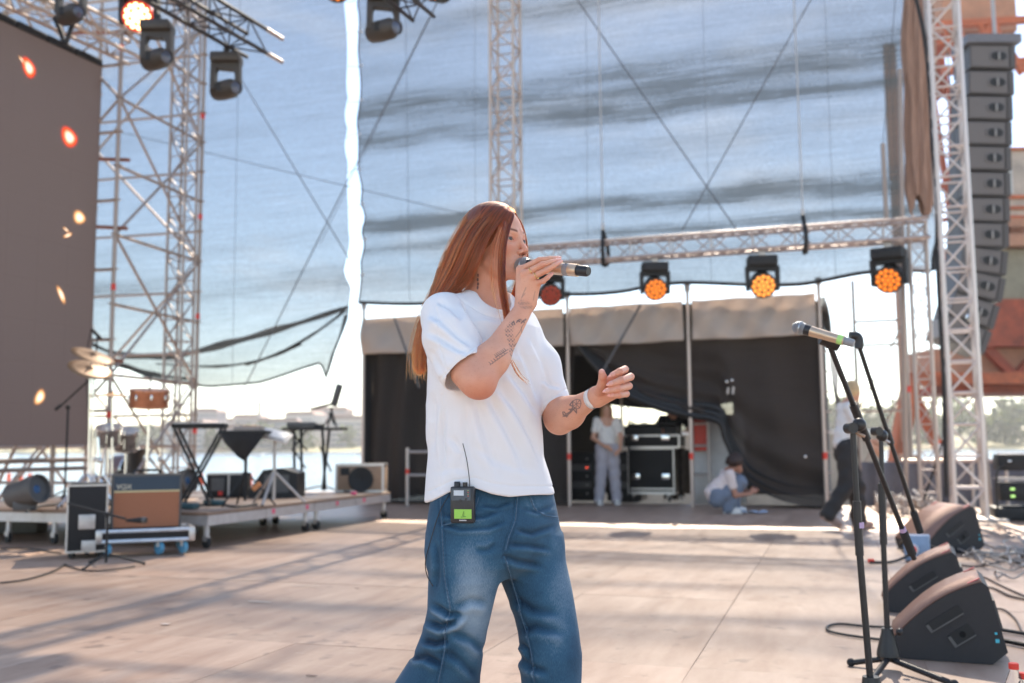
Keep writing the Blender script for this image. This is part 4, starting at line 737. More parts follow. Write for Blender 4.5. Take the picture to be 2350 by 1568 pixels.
blush = 0.75 * np.exp(-(np.linalg.norm(V - (re + np.array([0.01, 0, -0.03])), axis=1) / 0.055) ** 2)
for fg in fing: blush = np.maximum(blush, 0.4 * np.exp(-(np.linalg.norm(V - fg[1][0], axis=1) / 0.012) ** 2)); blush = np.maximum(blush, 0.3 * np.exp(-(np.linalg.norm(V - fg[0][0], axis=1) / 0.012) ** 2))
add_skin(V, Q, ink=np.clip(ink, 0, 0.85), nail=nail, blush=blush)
R_FING = fing
# left (far) arm, hand half open in the air
ls, le, lw = Lp(1200, 745, 0.11), Lp(1284, 962, 0.050), Lp(1368, 909, -0.115)
MC = [Lp(1402, 870, -0.165), Lp(1424, 876, -0.142), Lp(1424, 889, -0.138), Lp(1418, 901, -0.136)]
PI_ = [Lp(1434, 848, -0.190), Lp(1447, 865, -0.192), Lp(1443, 886, -0.190), Lp(1437, 904, -0.184)]
DI = [Lp(1422, 853, -0.230), Lp(1425, 873, -0.244), Lp(1417, 892, -0.244), Lp(1420, 907, -0.232)]
TI = [Lp(1405, 861, -0.242), Lp(1400, 882, -0.262), Lp(1392, 898, -0.262), Lp(1402, 908, -0.246)]
rr = [(0.0096, 0.0102, 0.0097, 0.0078), (0.0100, 0.0105, 0.0100, 0.0080), (0.0098, 0.0102, 0.0097, 0.0078), (0.0090, 0.0094, 0.0088, 0.0072)]
fing = [[(MC[i], rr[i][0]), (PI_[i], rr[i][1]), (DI[i], rr[i][2]), (TI[i], rr[i][3])] for i in range(4)]
L_FING = fing
th = [(Lp(1376, 897, -0.150), 0.0145), (Lp(1382, 878, -0.195), 0.0120), (Lp(1383, 864, -0.216), 0.0110), (Lp(1381, 854, -0.220), 0.0086)]
palm = [(lw, 0.0225, MC[0], 0.0120, 0.85), (lw, 0.0225, MC[1], 0.0130, 0.85), (lw + np.array([0.004, 0, -0.006]), 0.0220, MC[2], 0.0130, 0.85), (lw + np.array([0.006, 0, -0.010]), 0.0205, MC[3], 0.0135, 0.85)]
V, Q = arm(ls, le, lw, palm, fing, th, 0.0019, Lp(1165, 1000, 0) + np.array([0, -0.27, -0.02]), Lp(1470, 700, 0) + np.array([0, 0.18, 0]), np.array([-0.55, -0.75, 0.25]), (0.043, 0.040, 0.043, 0.0245))
X, Y = px_of(V); N = vnormals(V, Q); fc = ((tc_ - V) * N).sum(1) > 0
def Tl(pts): return [((1300 + a / 5.226) / 1.0894, (850 + b / 5.226) / 1.0894) for a, b in pts]
ink = np.zeros(len(V))
ctr = (735, 840); ring_ = [(690, 800), (735, 775), (785, 785), (798, 830), (780, 890), (735, 905), (690, 870)]
stroke(Tl(ring_ + [ring_[0]]), 0.9, 0.75)
for q in ring_: stroke(Tl([ctr, q]), 0.8, 0.7)
for pts in ([(650, 850), (690, 800), (690, 870), (650, 850)], [(690, 900), (740, 955), (735, 905)], [(720, 880), (660, 950), (600, 995), (565, 1000)], [(690, 880), (640, 960), (610, 1005)], [(655, 940), (600, 970), (575, 940)], [(620, 985), (565, 980), (560, 945)], [(640, 910), (720, 900)]): stroke(Tl(pts), 1.3, 0.8)
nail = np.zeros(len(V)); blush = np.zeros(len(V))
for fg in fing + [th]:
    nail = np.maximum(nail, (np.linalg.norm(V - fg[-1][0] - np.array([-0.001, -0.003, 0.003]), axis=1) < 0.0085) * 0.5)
    for q in fg[1:]: blush = np.maximum(blush, (0.35 + 0.2 * (q is not fg[1])) * np.exp(-(np.linalg.norm(V - q[0], axis=1) / 0.014) ** 2))  # redder fingertips, plus creases darkened in the colour
blush = np.maximum(blush, 0.95 * np.exp(-(np.linalg.norm(V - Lp(1394, 889, -0.165), axis=1) / 0.026) ** 2))  # palm reddened and darkened in the colour, standing in for shade behind the fingers
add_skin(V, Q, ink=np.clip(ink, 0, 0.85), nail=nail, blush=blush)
# trunk and legs under the clothes
PHI = R(38); cph, sph = math.cos(PHI), math.sin(PHI)
ax, G = grid_of((-0.45, -0.3, 0.0), (0.35, 0.3, 1.25), 0.012)
f = s_ell(G, Lp(1115, 830, 0.01), (0.13, 0.10, 0.20)); f = smin(f, s_cap(G, Lp(1115, 850, 0.01), Lp(1125, 1130, 0.01), 0.10, 0.11), 0.06)
f = smin(f, chain(G, None, [(Lp(1065, 1180, -0.05), 0.10), (Lp(1050, 1450, -0.06), 0.055), (Lp(985, 1800, 0.0), 0.04)], 0.02), 0.05)
f = smin(f, chain(G, None, [(Lp(1185, 1180, 0.05), 0.10), (Lp(1262, 1480, 0.0), 0.055), (Lp(1258, 1810, 0.02), 0.04)], 0.02), 0.05)
V, Q = nets(f, ax); add_skin(V, Q)

person = link('person', mesh_from('person', np.concatenate(parts_V), np.concatenate(parts_Q), M_SKIN))
for k in SKIN_ATTR: paint(person.data, k, np.concatenate(parts_A[k]))
person.location = BASE; person.rotation_euler = (0, 0, YAW)
tag(person, 'red-haired singer in white tee and blue jeans singing into a microphone', 'person')

# eyes
m_eye, n_, b_ = nodes('eye white'); b_.inputs['Base Color'].default_value = (0.42, 0.36, 0.33, 1); b_.inputs['Roughness'].default_value = 0.08
m_iris, n_, b_ = nodes('iris'); b_.inputs['Base Color'].default_value = (0.055, 0.045, 0.04, 1); b_.inputs['Roughness'].default_value = 0.06
for s_ in (-1, 1):
    mb = MB(); c = np.array([0.0715, s_ * 0.0315, 0.0]); g = np.array([0.97, 0.16, 0.05]); g = g / np.linalg.norm(g); pts = MB().ball((0, 0, 0), 1, 24)
    q = Vector((0, 0, 1)).rotation_difference(Vector(g)); P = [np.array(q @ p) * 0.0131 for p in pts.v]
    mb.v = [Vector(h2l(c + p)[0]) for p in P]; mb.f = pts.f; mb.mi = [1 if all(p_ @ g > 0.0131 * 0.66 for p_ in [P[i] for i in fc_]) else 0 for fc_ in pts.f]
    mb.build('eye', [m_eye, m_iris], person)

# ---- t-shirt
def fabric(name, c, wv=900, bump=0.15, rough=0.85, sss=0.0):
    m, n, b = nodes(name); L = n.links.new; t = n.nodes.new('ShaderNodeTexCoord')
    z = n.nodes.new('ShaderNodeTexNoise'); z.inputs['Scale'].default_value = 9; L(t.outputs['Object'], z.inputs['Vector'])
    mr = n.nodes.new('ShaderNodeMapRange'); mr.inputs[3].default_value = 0.95; mr.inputs[4].default_value = 1.03; L(z.outputs['Fac'], mr.inputs[0])
    mx = n.nodes.new('ShaderNodeMix'); mx.data_type = 'RGBA'; mx.blend_type = 'MULTIPLY'; mx.inputs[0].default_value = 1; mx.inputs[6].default_value = (*c, 1); L(mr.outputs[0], mx.inputs[7]); L(mx.outputs[2], b.inputs['Base Color'])
    b.inputs['Roughness'].default_value = rough; b.inputs['Sheen Weight'].default_value = 0.25; b.inputs['Specular IOR Level'].default_value = 0.2
    v = n.nodes.new('ShaderNodeTexNoise'); v.inputs['Scale'].default_value = wv; L(t.outputs['Object'], v.inputs['Vector'])
    bp = n.nodes.new('ShaderNodeBump'); bp.inputs['Strength'].default_value = bump; bp.inputs['Distance'].default_value = 0.001; L(v.outputs['Fac'], bp.inputs['Height']); L(bp.outputs[0], b.inputs['Normal'])
    return m
M_TEE = fabric('white jersey', (0.80, 0.80, 0.81))
def rows_px(R_, a_over=None):
    out = []
    for py, xl, xr, o, b in R_:
        l, r = Lp(xl, py, o), Lp(xr, py, o); out.append((l[2], (l[0] + r[0]) / 2, o, (r[0] - l[0]) / 2, b))
    return out
def ring_rows(R_, rz):
    """rows whose ellipse is turned by rz: make the half-axis so that the outline seen from the front spans xl..xr"""
    out = []
    for z_, cx_, cy_, ha, b in rows_px(R_):
        a = math.sqrt(max(ha ** 2 - (b * math.sin(rz)) ** 2, 0.02 ** 2)) / math.cos(rz); out.append((z_, cx_, cy_, a, b))
    return out
h = 0.0030
ax, G = grid_of(Lp(955, 1165, 0) + np.array([-0.01, -0.30, -0.01]), Lp(1320, 655, 0) + np.array([0.01, 0.25, 0.01]), h)
T = ring_rows([(655, 1085, 1150, 0.03, 0.05), (690, 1045, 1188, 0.02, 0.075), (715, 1010, 1215, 0.01, 0.095), (750, 990, 1236, 0.0, 0.115), (820, 986, 1245, 0.0, 0.135), (900, 982, 1244, 0.0, 0.140), (960, 984, 1243, 0.0, 0.145), (1050, 984, 1250, 0.0, 0.150), (1100, 981, 1263, 0.0, 0.155), (1160, 978, 1279, 0.0, 0.160)], PHI)
torso = s_rows(G, T, cph, sph)
rsv = [(Lp(1018, 722, -0.085), 0.060), (Lp(1030, 775, -0.145), 0.068), (Lp(1063, 848, -0.200), 0.071)]
lsv = [(Lp(1188, 752, 0.095), 0.052), (Lp(1238, 838, 0.085), 0.058), (Lp(1277, 930, 0.060), 0.0455)]
sl = chain(G, None, rsv, 0.03); sr = chain(G, None, lsv, 0.03)
# cut each sleeve square at its hem, then hollow it
def hem(G, p, d, off): d = np.array(d) / np.linalg.norm(d); p = np.array(p); return (G[0] - p[0]) * d[0] + (G[1] - p[1]) * d[1] + (G[2] - p[2]) * d[2] - off
dr = np.array([0.075, -0.05, -0.085]); dl = np.array([0.045, -0.035, -0.105])
sl = smax(sl, hem(G, rsv[-1][0], dr, 0.012), 0.004); sr = smax(sr, hem(G, lsv[-1][0], dl, 0.004), 0.004)
sh_ = smin(s_cap(G, Lp(1110, 706, 0.015), Lp(1018, 726, -0.085), 0.050, 0.056), s_cap(G, Lp(1110, 706, 0.015), Lp(1190, 748, 0.10), 0.050, 0.050), 0.02)
shirt = smin(smin(torso, sh_, 0.045), smin(sl, sr, 0.01), 0.030)
for c, d, sv in ((rsv, dr, sl), (lsv, dl, sr)):
    p2 = c[2][0] + d / np.linalg.norm(d) * 0.05; cav = chain(G, None, [(c[1][0] + (c[2][0] - c[1][0]) * 0.35, c[1][1] * 0.6), (c[2][0], c[2][1] - 0.008), (p2, c[2][1] - 0.007)], 0.01); shirt = smax(shirt, -cav, 0.003)
nk = s_cap(G, Lp(1112, 668, 0.012), Lp(1128, 700, -0.03), 0.058, 0.056); shirt = smax(shirt, -smin(nk, s_cap(G, Lp(1130, 640, 0.0), Lp(1114, 672, 0.01), 0.07, 0.060), 0.02), 0.004)
Ti = [(z_, cx_, cy_, a - 0.012, b - 0.012) for z_, cx_, cy_, a, b in T if z_ < 1.05]; low = [r for r in Ti]; low.append((low[-1][0] - 0.2, *low[-1][1:])) 
shirt = smax(shirt, -np.maximum(s_rows(G, low, cph, sph), G[2] - float(Lp(1100, 1060, 0)[2])), 0.004)
# hem line drops to the near corner and lifts over the belt pack
Xg, Yg = G[0], G[2]; hz = np.interp((G[0]).ravel(), [Lp(q, 1140, 0)[0] for q in (975, 1000, 1040, 1085, 1130, 1170, 1280)], [Lp(1100, q, 0)[2] for q in (1152, 1143, 1124, 1113, 1127, 1134, 1136)]).reshape(G[0].shape)
shirt = smax(shirt, (hz - G[2]) * np.ones_like(shirt), 0.003)
V, Q = nets(shirt, ax); V = relax(V, Q, 2, 0.5); N = vnormals(V, Q); X, Y = px_of(V)
def crease(P, width, depth, side=0.0):
    """a fold along a line of the cloth: ridge and valley beside it"""
    d = np.full(len(X), 1e9); sg = np.zeros(len(X)); tt = np.zeros(len(X)); n = len(P) - 1
    for i, (a, b) in enumerate(zip(P[:-1], P[1:])):
        dd, t = seg_d(X, Y, a, b); cr = (b[0] - a[0]) * (Y - a[1]) - (b[1] - a[1]) * (X - a[0]); m = dd < d
        d = np.where(m, dd, d); sg = np.where(m, np.sign(cr), sg); tt = np.where(m, (i + t) / n, tt)
    width = width * 0.72; u = d * sg / width; env = np.clip(np.minimum(tt, 1 - tt) * 5, 0, 1)
    return -depth * env * np.exp(-u * u) + 0.75 * depth * env * np.exp(-((u - 1.3) / 1.1) ** 2) + side * env * np.exp(-((u + 1.3) / 1.1) ** 2)
D = np.zeros(len(V))
front = np.clip(((tc_ - V) * N).sum(1) / 2.9 * 2, 0, 1)
for P, w_, d_ in (
    ([(1060, 690), (1075, 720), (1100, 760), (1120, 800)], 9, 0.006), ([(985, 720), (1010, 735), (1050, 770), (1090, 800)], 12, 0.005),
    ([(978, 760), (1010, 775), (1050, 800), (1080, 812)], 12, 0.0045), ([(1000, 690), (1030, 705), (1062, 735)], 10, 0.004), ([(985, 800), (1000, 830), (1030, 870)], 12, 0.003),
    ([(1120, 905), (1150, 960), (1185, 1030), (1215, 1110)], 16, 0.006), ([(1140, 880), (1185, 940), (1225, 1010), (1250, 1080)], 16, 0.006), ([(1165, 850), (1205, 900), (1240, 960)], 13, 0.005),
    ([(1090, 905), (1105, 970), (1130, 1050), (1150, 1120)], 16, 0.005), ([(1190, 790), (1215, 850), (1240, 930)], 12, 0.005), ([(1215, 770), (1245, 830), (1262, 900)], 9, 0.0035),
    ([(1020, 930), (1014, 1000), (1020, 1060), (1012, 1130)], 9, 0.005), ([(990, 900), (998, 970), (990, 1040)], 12, 0.004), ([(1070, 930), (1072, 1010), (1090, 1080)], 16, 0.004),
    ([(1035, 1000), (1060, 1040), (1050, 1095)], 13, 0.004), ([(1160, 760), (1175, 800), (1195, 830)], 12, 0.004), ([(1240, 870), (1265, 885), (1290, 890)], 8, 0.0025),
    ([(1100, 720), (1140, 735), (1175, 730)], 12, 0.002), ([(1085, 1020), (1130, 1055), (1180, 1075), (1240, 1080)], 14, 0.003), ([(990, 1090), (1040, 1075), (1090, 1085)], 12, 0.003)): D += crease(P, w_, d_)
# stitched lines: collar band, sleeve seam, hems
D *= 2.0 * np.clip((1112 - Y) / 90, 0.08, 1)
for P, w_ in (([(1040, 668), (1062, 690), (1100, 716), (1140, 728), (1180, 718)], 2.0), ([(1000, 700), (1003, 760), (1018, 830), (1035, 890)], 2.2), ([(985, 1128), (1040, 1102), (1090, 1096), (1130, 1110), (1180, 1116), (1272, 1116)], 1.8), ([(1248, 925), (1300, 892)], 1.8), ([(1012, 868), (1045, 830), (1090, 795)], 1.8), ([(1015, 905), (1014, 980), (1018, 1050), (1008, 1130)], 2.0)):
    D -= 0.0026 * np.exp(-(poly_d(X, Y, P) / w_) ** 2)
xs, ys, zs = V.T
D += 0.0025 * np.sin(xs * 31 + 4 * np.sin(zs * 9) + ys * 11) * np.sin(zs * 14 + 2) * np.clip((1.25 - zs) * 3, 0, 1)
V = V + N * (D * np.where(front > 0, 1, 0.4))[:, None]; V = relax(V, Q, 1, 0.4)
shirt_o = link('shirt', mesh_from('shirt', V, Q, M_TEE), person); shirt_o['label'] = 'boxy plain white short-sleeved tee'

# ---- jeans
ax, G = grid_of((-0.44, -0.26, 0.015), (0.30, 0.26, float(Lp(1100, 1085, 0)[2])), 0.0040)
PV = ring_rows([(1080, 1010, 1260, 0.0, 0.102), (1130, 994, 1271, 0.0, 0.120), (1200, 984, 1286, 0.0, 0.138), (1260, 981, 1294, 0.0, 0.138), (1295, 990, 1290, 0.0, 0.12), (1322, 1015, 1265, 0.0, 0.085)], PHI)
NL = rows_px([(1230, 985, 1168, -0.05, 0.10), (1290, 982, 1158, -0.065, 0.112), (1330, 984, 1148, -0.07, 0.112), (1400, 982, 1129, -0.07, 0.100), (1450, 969, 1116, -0.06, 0.100), (1500, 949, 1109, -0.05, 0.104), (1568, 906, 1104, -0.03, 0.110), (1660, 872, 1106, 0.0, 0.115), (1830, 850, 1085, 0.03, 0.115)])
FL = rows_px([(1230, 1118, 1290, 0.05, 0.10), (1290, 1140, 1299, 0.05, 0.112), (1330, 1148, 1307, 0.045, 0.112), (1400, 1176, 1321, 0.03, 0.102), (1450, 1188, 1331, 0.02, 0.102), (1500, 1195, 1337, 0.015, 0.104), (1568, 1197, 1332, 0.02, 0.108), (1660, 1192, 1330, 0.03, 0.115), (1830, 1200, 1318, 0.03, 0.115)])
f = s_rows(G, PV, cph, sph); legs = smin(s_rows(G, NL, 1.0, 0.0), s_rows(G, FL, 1.0, 0.0), 0.008); f = smin(f, legs, 0.025)
V, Q = nets(f, ax); V = relax(V, Q, 2, 0.5); N = vnormals(V, Q); X, Y = px_of(V)
D = np.zeros(len(V))
for P, w_, d_ in (
    ([(1010, 1180), (1060, 1190), (1110, 1186), (1160, 1168)], 7, 0.0035), ([(1000, 1200), (1060, 1215), (1120, 1212), (1165, 1195)], 7, 0.0035), ([(1100, 1160), (1140, 1165), (1178, 1150)], 6, 0.003),
    ([(1195, 1165), (1230, 1175), (1275, 1160)], 7, 0.003), ([(1180, 1215), (1220, 1225), (1280, 1205)], 8, 0.0035), ([(1165, 1250), (1210, 1252), (1270, 1262)], 9, 0.004), ([(1150, 1275), (1190, 1290), (1250, 1300)], 10, 0.004),
    ([(990, 1385), (1030, 1412), (1060, 1410)], 10, 0.007), ([(975, 1425), (1010, 1440), (1040, 1430), (1065, 1405)], 11, 0.009), ([(965, 1470), (1000, 1478), (1030, 1470)], 11, 0.007), ([(940, 1510), (975, 1508), (1015, 1530)], 12, 0.007),
    ([(1035, 1400), (1080, 1380), (1120, 1385)], 14, 0.004), ([(1030, 1450), (1080, 1470), (1115, 1500)], 14, 0.004), ([(1022, 1495), (1060, 1520), (1100, 1560)], 14, 0.004),
    ([(1172, 1370), (1220, 1400), (1290, 1410)], 15, 0.004), ([(1188, 1450), (1230, 1440), (1300, 1455)], 15, 0.004), ([(1190, 1500), (1215, 1530), (1260, 1545)], 12, 0.005), ([(1192, 1475), (1210, 1490), (1215, 1520)], 8, 0.004),
    ([(1000, 1240), (1005, 1300), (1000, 1360)], 9, 0.003), ([(1140, 1245), (1120, 1262), (1090, 1262)], 9, 0.003)): D += crease(P, w_, d_)
xs, ys, zs = V.T
D *= 2.1
D += 0.003 * np.sin(xs * 23 + zs * 17 + 3 * np.sin(zs * 8)) * np.sin(zs * 21 - xs * 9) * np.clip((0.75 - zs) * 3, 0.15, 1)
V = V + N * D[:, None]; V = relax(V, Q, 1, 0.25)
m, n, b = nodes('worn denim'); L = n.links.new; t = n.nodes.new('ShaderNodeTexCoord'); mpp = n.nodes.new('ShaderNodeMapping'); mpp.inputs['Scale'].default_value = (1, 1, 0.22); L(t.outputs['Object'], mpp.inputs[0])
z1 = n.nodes.new('ShaderNodeTexNoise'); z1.inputs['Scale'].default_value = 650; z1.inputs['Detail'].default_value = 3; L(mpp.outputs[0], z1.inputs['Vector'])
z2 = n.nodes.new('ShaderNodeTexNoise'); z2.inputs['Scale'].default_value = 14; z2.inputs['Detail'].default_value = 5; L(t.outputs['Object'], z2.inputs['Vector'])
a = n.nodes.new('ShaderNodeAttribute'); a.attribute_name = 'fade'
ad = n.nodes.new('ShaderNodeMath'); ad.operation = 'ADD'; L(a.outputs['Fac'], ad.inputs[0]); m1 = n.nodes.new('ShaderNodeMath'); m1.operation = 'MULTIPLY_ADD'; m1.inputs[1].default_value = 0.5; m1.inputs[2].default_value = -0.25; L(z1.outputs['Fac'], m1.inputs[0]); L(m1.outputs[0], ad.inputs[1])
ad2 = n.nodes.new('ShaderNodeMath'); ad2.operation = 'MULTIPLY_ADD'; ad2.inputs[1].default_value = 0.4; L(z2.outputs['Fac'], ad2.inputs[0]); m2 = n.nodes.new('ShaderNodeMath'); m2.operation = 'SUBTRACT'; m2.inputs[1].default_value = 0.2; L(ad.outputs[0], m2.inputs[0]); L(m2.outputs[0], ad2.inputs[2])
cr = n.nodes.new('ShaderNodeValToRGB'); e = cr.color_ramp.elements; e[0].position = 0.0; e[0].color = (0.008, 0.028, 0.060, 1); e[1].position = 1.0; e[1].color = (0.32, 0.41, 0.49, 1); e2 = cr.color_ramp.elements.new(0.45); e2.color = (0.042, 0.114, 0.190, 1)
L(ad2.outputs[0], cr.inputs[0]); L(cr.outputs[0], b.inputs['Base Color']); b.inputs['Roughness'].default_value = 0.85; b.inputs['Specular IOR Level'].default_value = 0.2; b.inputs['Sheen Weight'].default_value = 0.1
bp = n.nodes.new('ShaderNodeBump'); bp.inputs['Strength'].default_value = 0.35; bp.inputs['Distance'].default_value = 0.0012; L(z1.outputs['Fac'], bp.inputs['Height']); L(bp.outputs[0], b.inputs['Normal']); M_DENIM = m
fade = 0.30 + 0.55 * np.exp(-(((X - 1085) / 50) ** 2 + ((Y - 1370) / 120) ** 2)) + 0.30 * np.exp(-(((X - 1285) / 36) ** 2 + ((Y - 1370) / 130) ** 2)) + 0.15 * np.exp(-(((X - 1225) / 30) ** 2 + ((Y - 1160) / 30) ** 2))
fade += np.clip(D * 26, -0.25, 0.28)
seam_o = [(1010.8, 1137), (1015.8, 1238.5), (1020.7, 1326.6), (1033, 1395), (1022, 1447.6), (1020.7, 1490), (1006, 1566)]
seam_i = [(1158, 1280), (1167.7, 1310.4), (1185.6, 1369.2), (1198.7, 1421.5), (1211.8, 1464), (1221.6, 1512.9), (1226.5, 1566)]
fly = [(1187.3, 1139), (1185, 1163.4), (1182.4, 1192.8), (1167.7, 1232), (1160, 1262)]
pock1 = [(1216, 1140), (1226, 1166), (1248, 1182), (1280, 1188)]; pock2 = [(1098, 1142), (1086, 1172), (1058, 1194), (1016, 1206)]
for P in (seam_o, seam_i, fly, pock1, pock2):
    d = poly_d(X, Y, P); fade += 0.30 * np.exp(-(d / 2.2) ** 2) * (0.6 + 0.4 * np.sin(Y * 0.62)) - 0.12 * np.exp(-((d - 5) / 2.5) ** 2)
jeans = link('jeans', mesh_from('jeans', V, Q, M_DENIM), person); paint(jeans.data, 'fade', np.clip(fade, 0, 1)); jeans['label'] = 'loose faded blue denim jeans'
bv = BVHTree.FromPolygons([tuple(p) for p in V], [tuple(q) for q in Q]); co = Vector((0, -D0, CAM_H))
def on_cloth(px, py, lift=0.0):
    q = Vector(Lp(px, py, 0)); d = (q - co).normalized(); hit = bv.ray_cast(co, d); return (hit[0] + hit[1] * lift) if hit[0] else q
M_THREAD = pm('denim seam', (0.062, 0.115, 0.18), 0.9, var=0.5, scale=160)
for P in (seam_o, seam_i, fly, pock1, pock2):
    c = [on_cloth(q.x, q.y, 0.0006) for q in cable([(a, b_, 0) for a, b_ in P], 0, sub=6)]; MB().tube(c, 0.0018, 6).build('seam', M_THREAD, jeans)
wb = [on_cloth(q, 1150 - 16 * math.exp(-((q - 1085) / 40) ** 2), 0.002) for q in range(992, 1276, 8)]
for side, p in (('r', Lp(975, 1822, 0.02)), ('l', Lp(1262, 1822, 0.03))):
    mb = MB(); c = Vector((p[0] + 0.03, p[1] - 0.03, 0.045)); mb.ball(c, 0.05, 14, (2.2, 1.0, 0.88)); mb.box(c + Vector((0, 0, -0.033)), (0.23, 0.095, 0.022), bev=0.008); mb.build('shoe', pm('white shoe', (0.7, 0.7, 0.68), 0.6), person)
# ---- hair: a solid mass under long single strands
m_hair = bpy.data.materials.new('copper hair'); m_hair.use_nodes = True; n = m_hair.node_tree; n.nodes.clear(); o_ = n.nodes.new('ShaderNodeOutputMaterial')
hb = n.nodes.new('ShaderNodeBsdfHairPrincipled'); hb.parametrization = 'COLOR'; hb.inputs['Roughness'].default_value = 0.24; hb.inputs['Radial Roughness'].default_value = 0.4
hi_ = n.nodes.new('ShaderNodeHairInfo'); rp = n.nodes.new('ShaderNodeValToRGB'); e = rp.color_ramp.elements; e[0].color = (0.045, 0.005, 0.0014, 1); e[1].color = (0.42, 0.055, 0.009, 1); at_h = n.nodes.new('ShaderNodeAttribute'); at_h.attribute_name = 'tone'; n.links.new(at_h.outputs['Fac'], rp.inputs[0])
mxh = n.nodes.new('ShaderNodeMix'); mxh.data_type = 'RGBA'; mxh.blend_type = 'MIX'; mxh.inputs[7].default_value = (0.34, 0.036, 0.004, 1); lenr = n.nodes.new('ShaderNodeMapRange'); lenr.inputs[1].default_value = 0.55; lenr.inputs[2].default_value = 1.0; lenr.inputs[4].default_value = 0.35
n.links.new(hi_.outputs['Intercept'], lenr.inputs[0]); n.links.new(lenr.outputs[0], mxh.inputs[0]); n.links.new(rp.outputs[0], mxh.inputs[6]); n.links.new(mxh.outputs[2], hb.inputs['Color']); n.links.new(hb.outputs[0], o_.inputs[0])
M_MASS = pm('hair mass', (0.15, 0.034, 0.009), 0.45, var=0.5, scale=60, stretch=(1, 1, 0.12), bump=0.4, bscale=120)
def guide(pts, k=22):
    P = np.array([Lp(*p) for p in pts]); s_ = np.r_[0, np.cumsum(np.linalg.norm(np.diff(P, axis=0), axis=1))]; u = np.linspace(0, s_[-1], k)
    C = np.array([np.array(q) for q in cable([tuple(p) for p in P], 0, sub=8)]); s2 = np.r_[0, np.cumsum(np.linalg.norm(np.diff(C, axis=0), axis=1))]; u = np.linspace(0, s2[-1], k)
    return np.stack([np.interp(u, s2, C[:, i]) for i in range(3)], 1)
A0 = guide([(1160, 484, -0.035), (1135, 520, -0.090), (1112, 565, -0.104), (1094, 606, -0.102), (1074, 645, -0.078), (1040, 678, -0.055), (1002, 702, -0.050), (980, 760, -0.045), (973, 810, -0.045), (974, 856, -0.045)])
A1 = guide([(1153, 480, -0.02), (1115, 512, -0.085), (1084, 560, -0.100), (1062, 612, -0.085), (1035, 658, -0.060), (1005, 700, -0.045), (980, 745, -0.040), (967, 800, -0.04), (967, 862, -0.04)])
A2 = guide([(1146, 476, 0.0), (1096, 502, -0.062), (1062, 552, -0.078), (1038, 608, -0.060), (1012, 658, -0.040), (988, 705, -0.030), (967, 760, -0.03), (958, 810, -0.03), (958, 862, -0.03)])
A3 = guide([(1138, 474, 0.02), (1080, 493, -0.02), (1042, 545, -0.035), (1016, 603, -0.025), (999, 657, -0.010), (976, 708, 0.0), (958, 763, 0.0), (950, 813, 0.0), (951, 856, 0.0)])
A4 = guide([(1140, 476, 0.05), (1095, 498, 0.05), (1060, 548, 0.05), (1035, 606, 0.05), (1010, 660, 0.04), (985, 710, 0.03), (965, 763, 0.03), (957, 813, 0.03), (958, 850, 0.03)])
B0 = guide([(1174, 490, -0.035), (1171, 522, -0.080), (1163, 560, -0.095), (1160, 600, -0.103), (1161, 640, -0.113), (1165, 680, -0.125), (1172, 720, -0.160), (1176, 762, -0.175)])
B1 = guide([(1167, 486, -0.035), (1158, 520, -0.090), (1149, 560, -0.105), (1146, 600, -0.108), (1147, 640, -0.115), (1152, 680, -0.125), (1160, 720, -0.155), (1164, 752, -0.170)])
C0 = guide([(1163, 485, -0.035), (1148, 520, -0.094), (1132, 560, -0.108), (1126, 600, -0.110), (1127, 650, -0.110), (1138, 700, -0.125), (1148, 740, -0.155), (1155, 775, -0.170)])
Dg0 = guide([(1178, 488, 0.0), (1197, 514, 0.045), (1207, 550, 0.062), (1210, 590, 0.066), (1208, 630, 0.055), (1198, 665, 0.035), (1192, 700, 0.0), (1189, 712, -0.03)])
Dg1 = guide([(1174, 486, 0.02), (1188, 516, 0.075), (1195, 555, 0.09), (1196, 605, 0.09), (1184, 645, 0.06), (1172, 680, 0.03), (1170, 706, 0.0), (1174, 716, -0.03)])
T0 = guide([(1174, 489, -0.02), (1140, 474, 0.05), (1100, 485, 0.085), (1070, 530, 0.10), (1050, 600, 0.085), (1025, 670, 0.06), (1000, 730, 0.04), (975, 800, 0.03), (968, 850, 0.03)])
rng = np.random.default_rng(3); strands = []; rads = []; tone = []
def clump(): return rng.normal(0, 1)
def spread_(g0, g1, n, jit, depth=0.012, cut=(0.85, 1.0), r=0.00042, flare=1.0, nclump=34):
    k = len(g0); t = np.linspace(0, 1, k)[:, None]; cc = rng.uniform(0, 1, nclump); cj = rng.normal(0, 1, (nclump, 3)); ct = rng.beta(0.8, 1.0, nclump)
    for i in range(n):
        s_ = rng.uniform(0, 1); j = int(np.argmin(np.abs(cc - s_))); s2 = s_ + (cc[j] - s_) * 0.55 * t; P = g0 * (1 - s2) + g1 * s2
        P = P + cj[j] * jit * 1.1 * t * np.array([1, 1, 0.3]) + rng.normal(0, 1, 3) * jit * (0.35 + flare * t) * np.array([1, 1, 0.4])
        P[:, 1] += depth * rng.uniform(0, 1) * np.clip(t[:, 0] * 6, 0.2, 1)
        P += 0.0008 * np.sin(t * rng.uniform(4, 11) + rng.uniform(0, 6)) * rng.normal(0, 1, 3)
        e = rng.uniform(*cut); u = np.linspace(0, e, k); P = np.stack([np.interp(u, t[:, 0], P[:, q]) for q in range(3)], 1); strands.append(P); rads.append(r * rng.uniform(0.7, 1.25)); tone.append(np.clip(ct[j] + rng.normal(0, 0.12), 0, 1))
spread_(A0, A1, 900, 0.0028); spread_(A1, A2, 900, 0.0028); spread_(A2, A3, 900, 0.0026); spread_(A3, A4, 500, 0.003, 0.02); spread_(T0, A4, 400, 0.004, 0.01); spread_(A0, A4, 250, 0.004, 0.03)
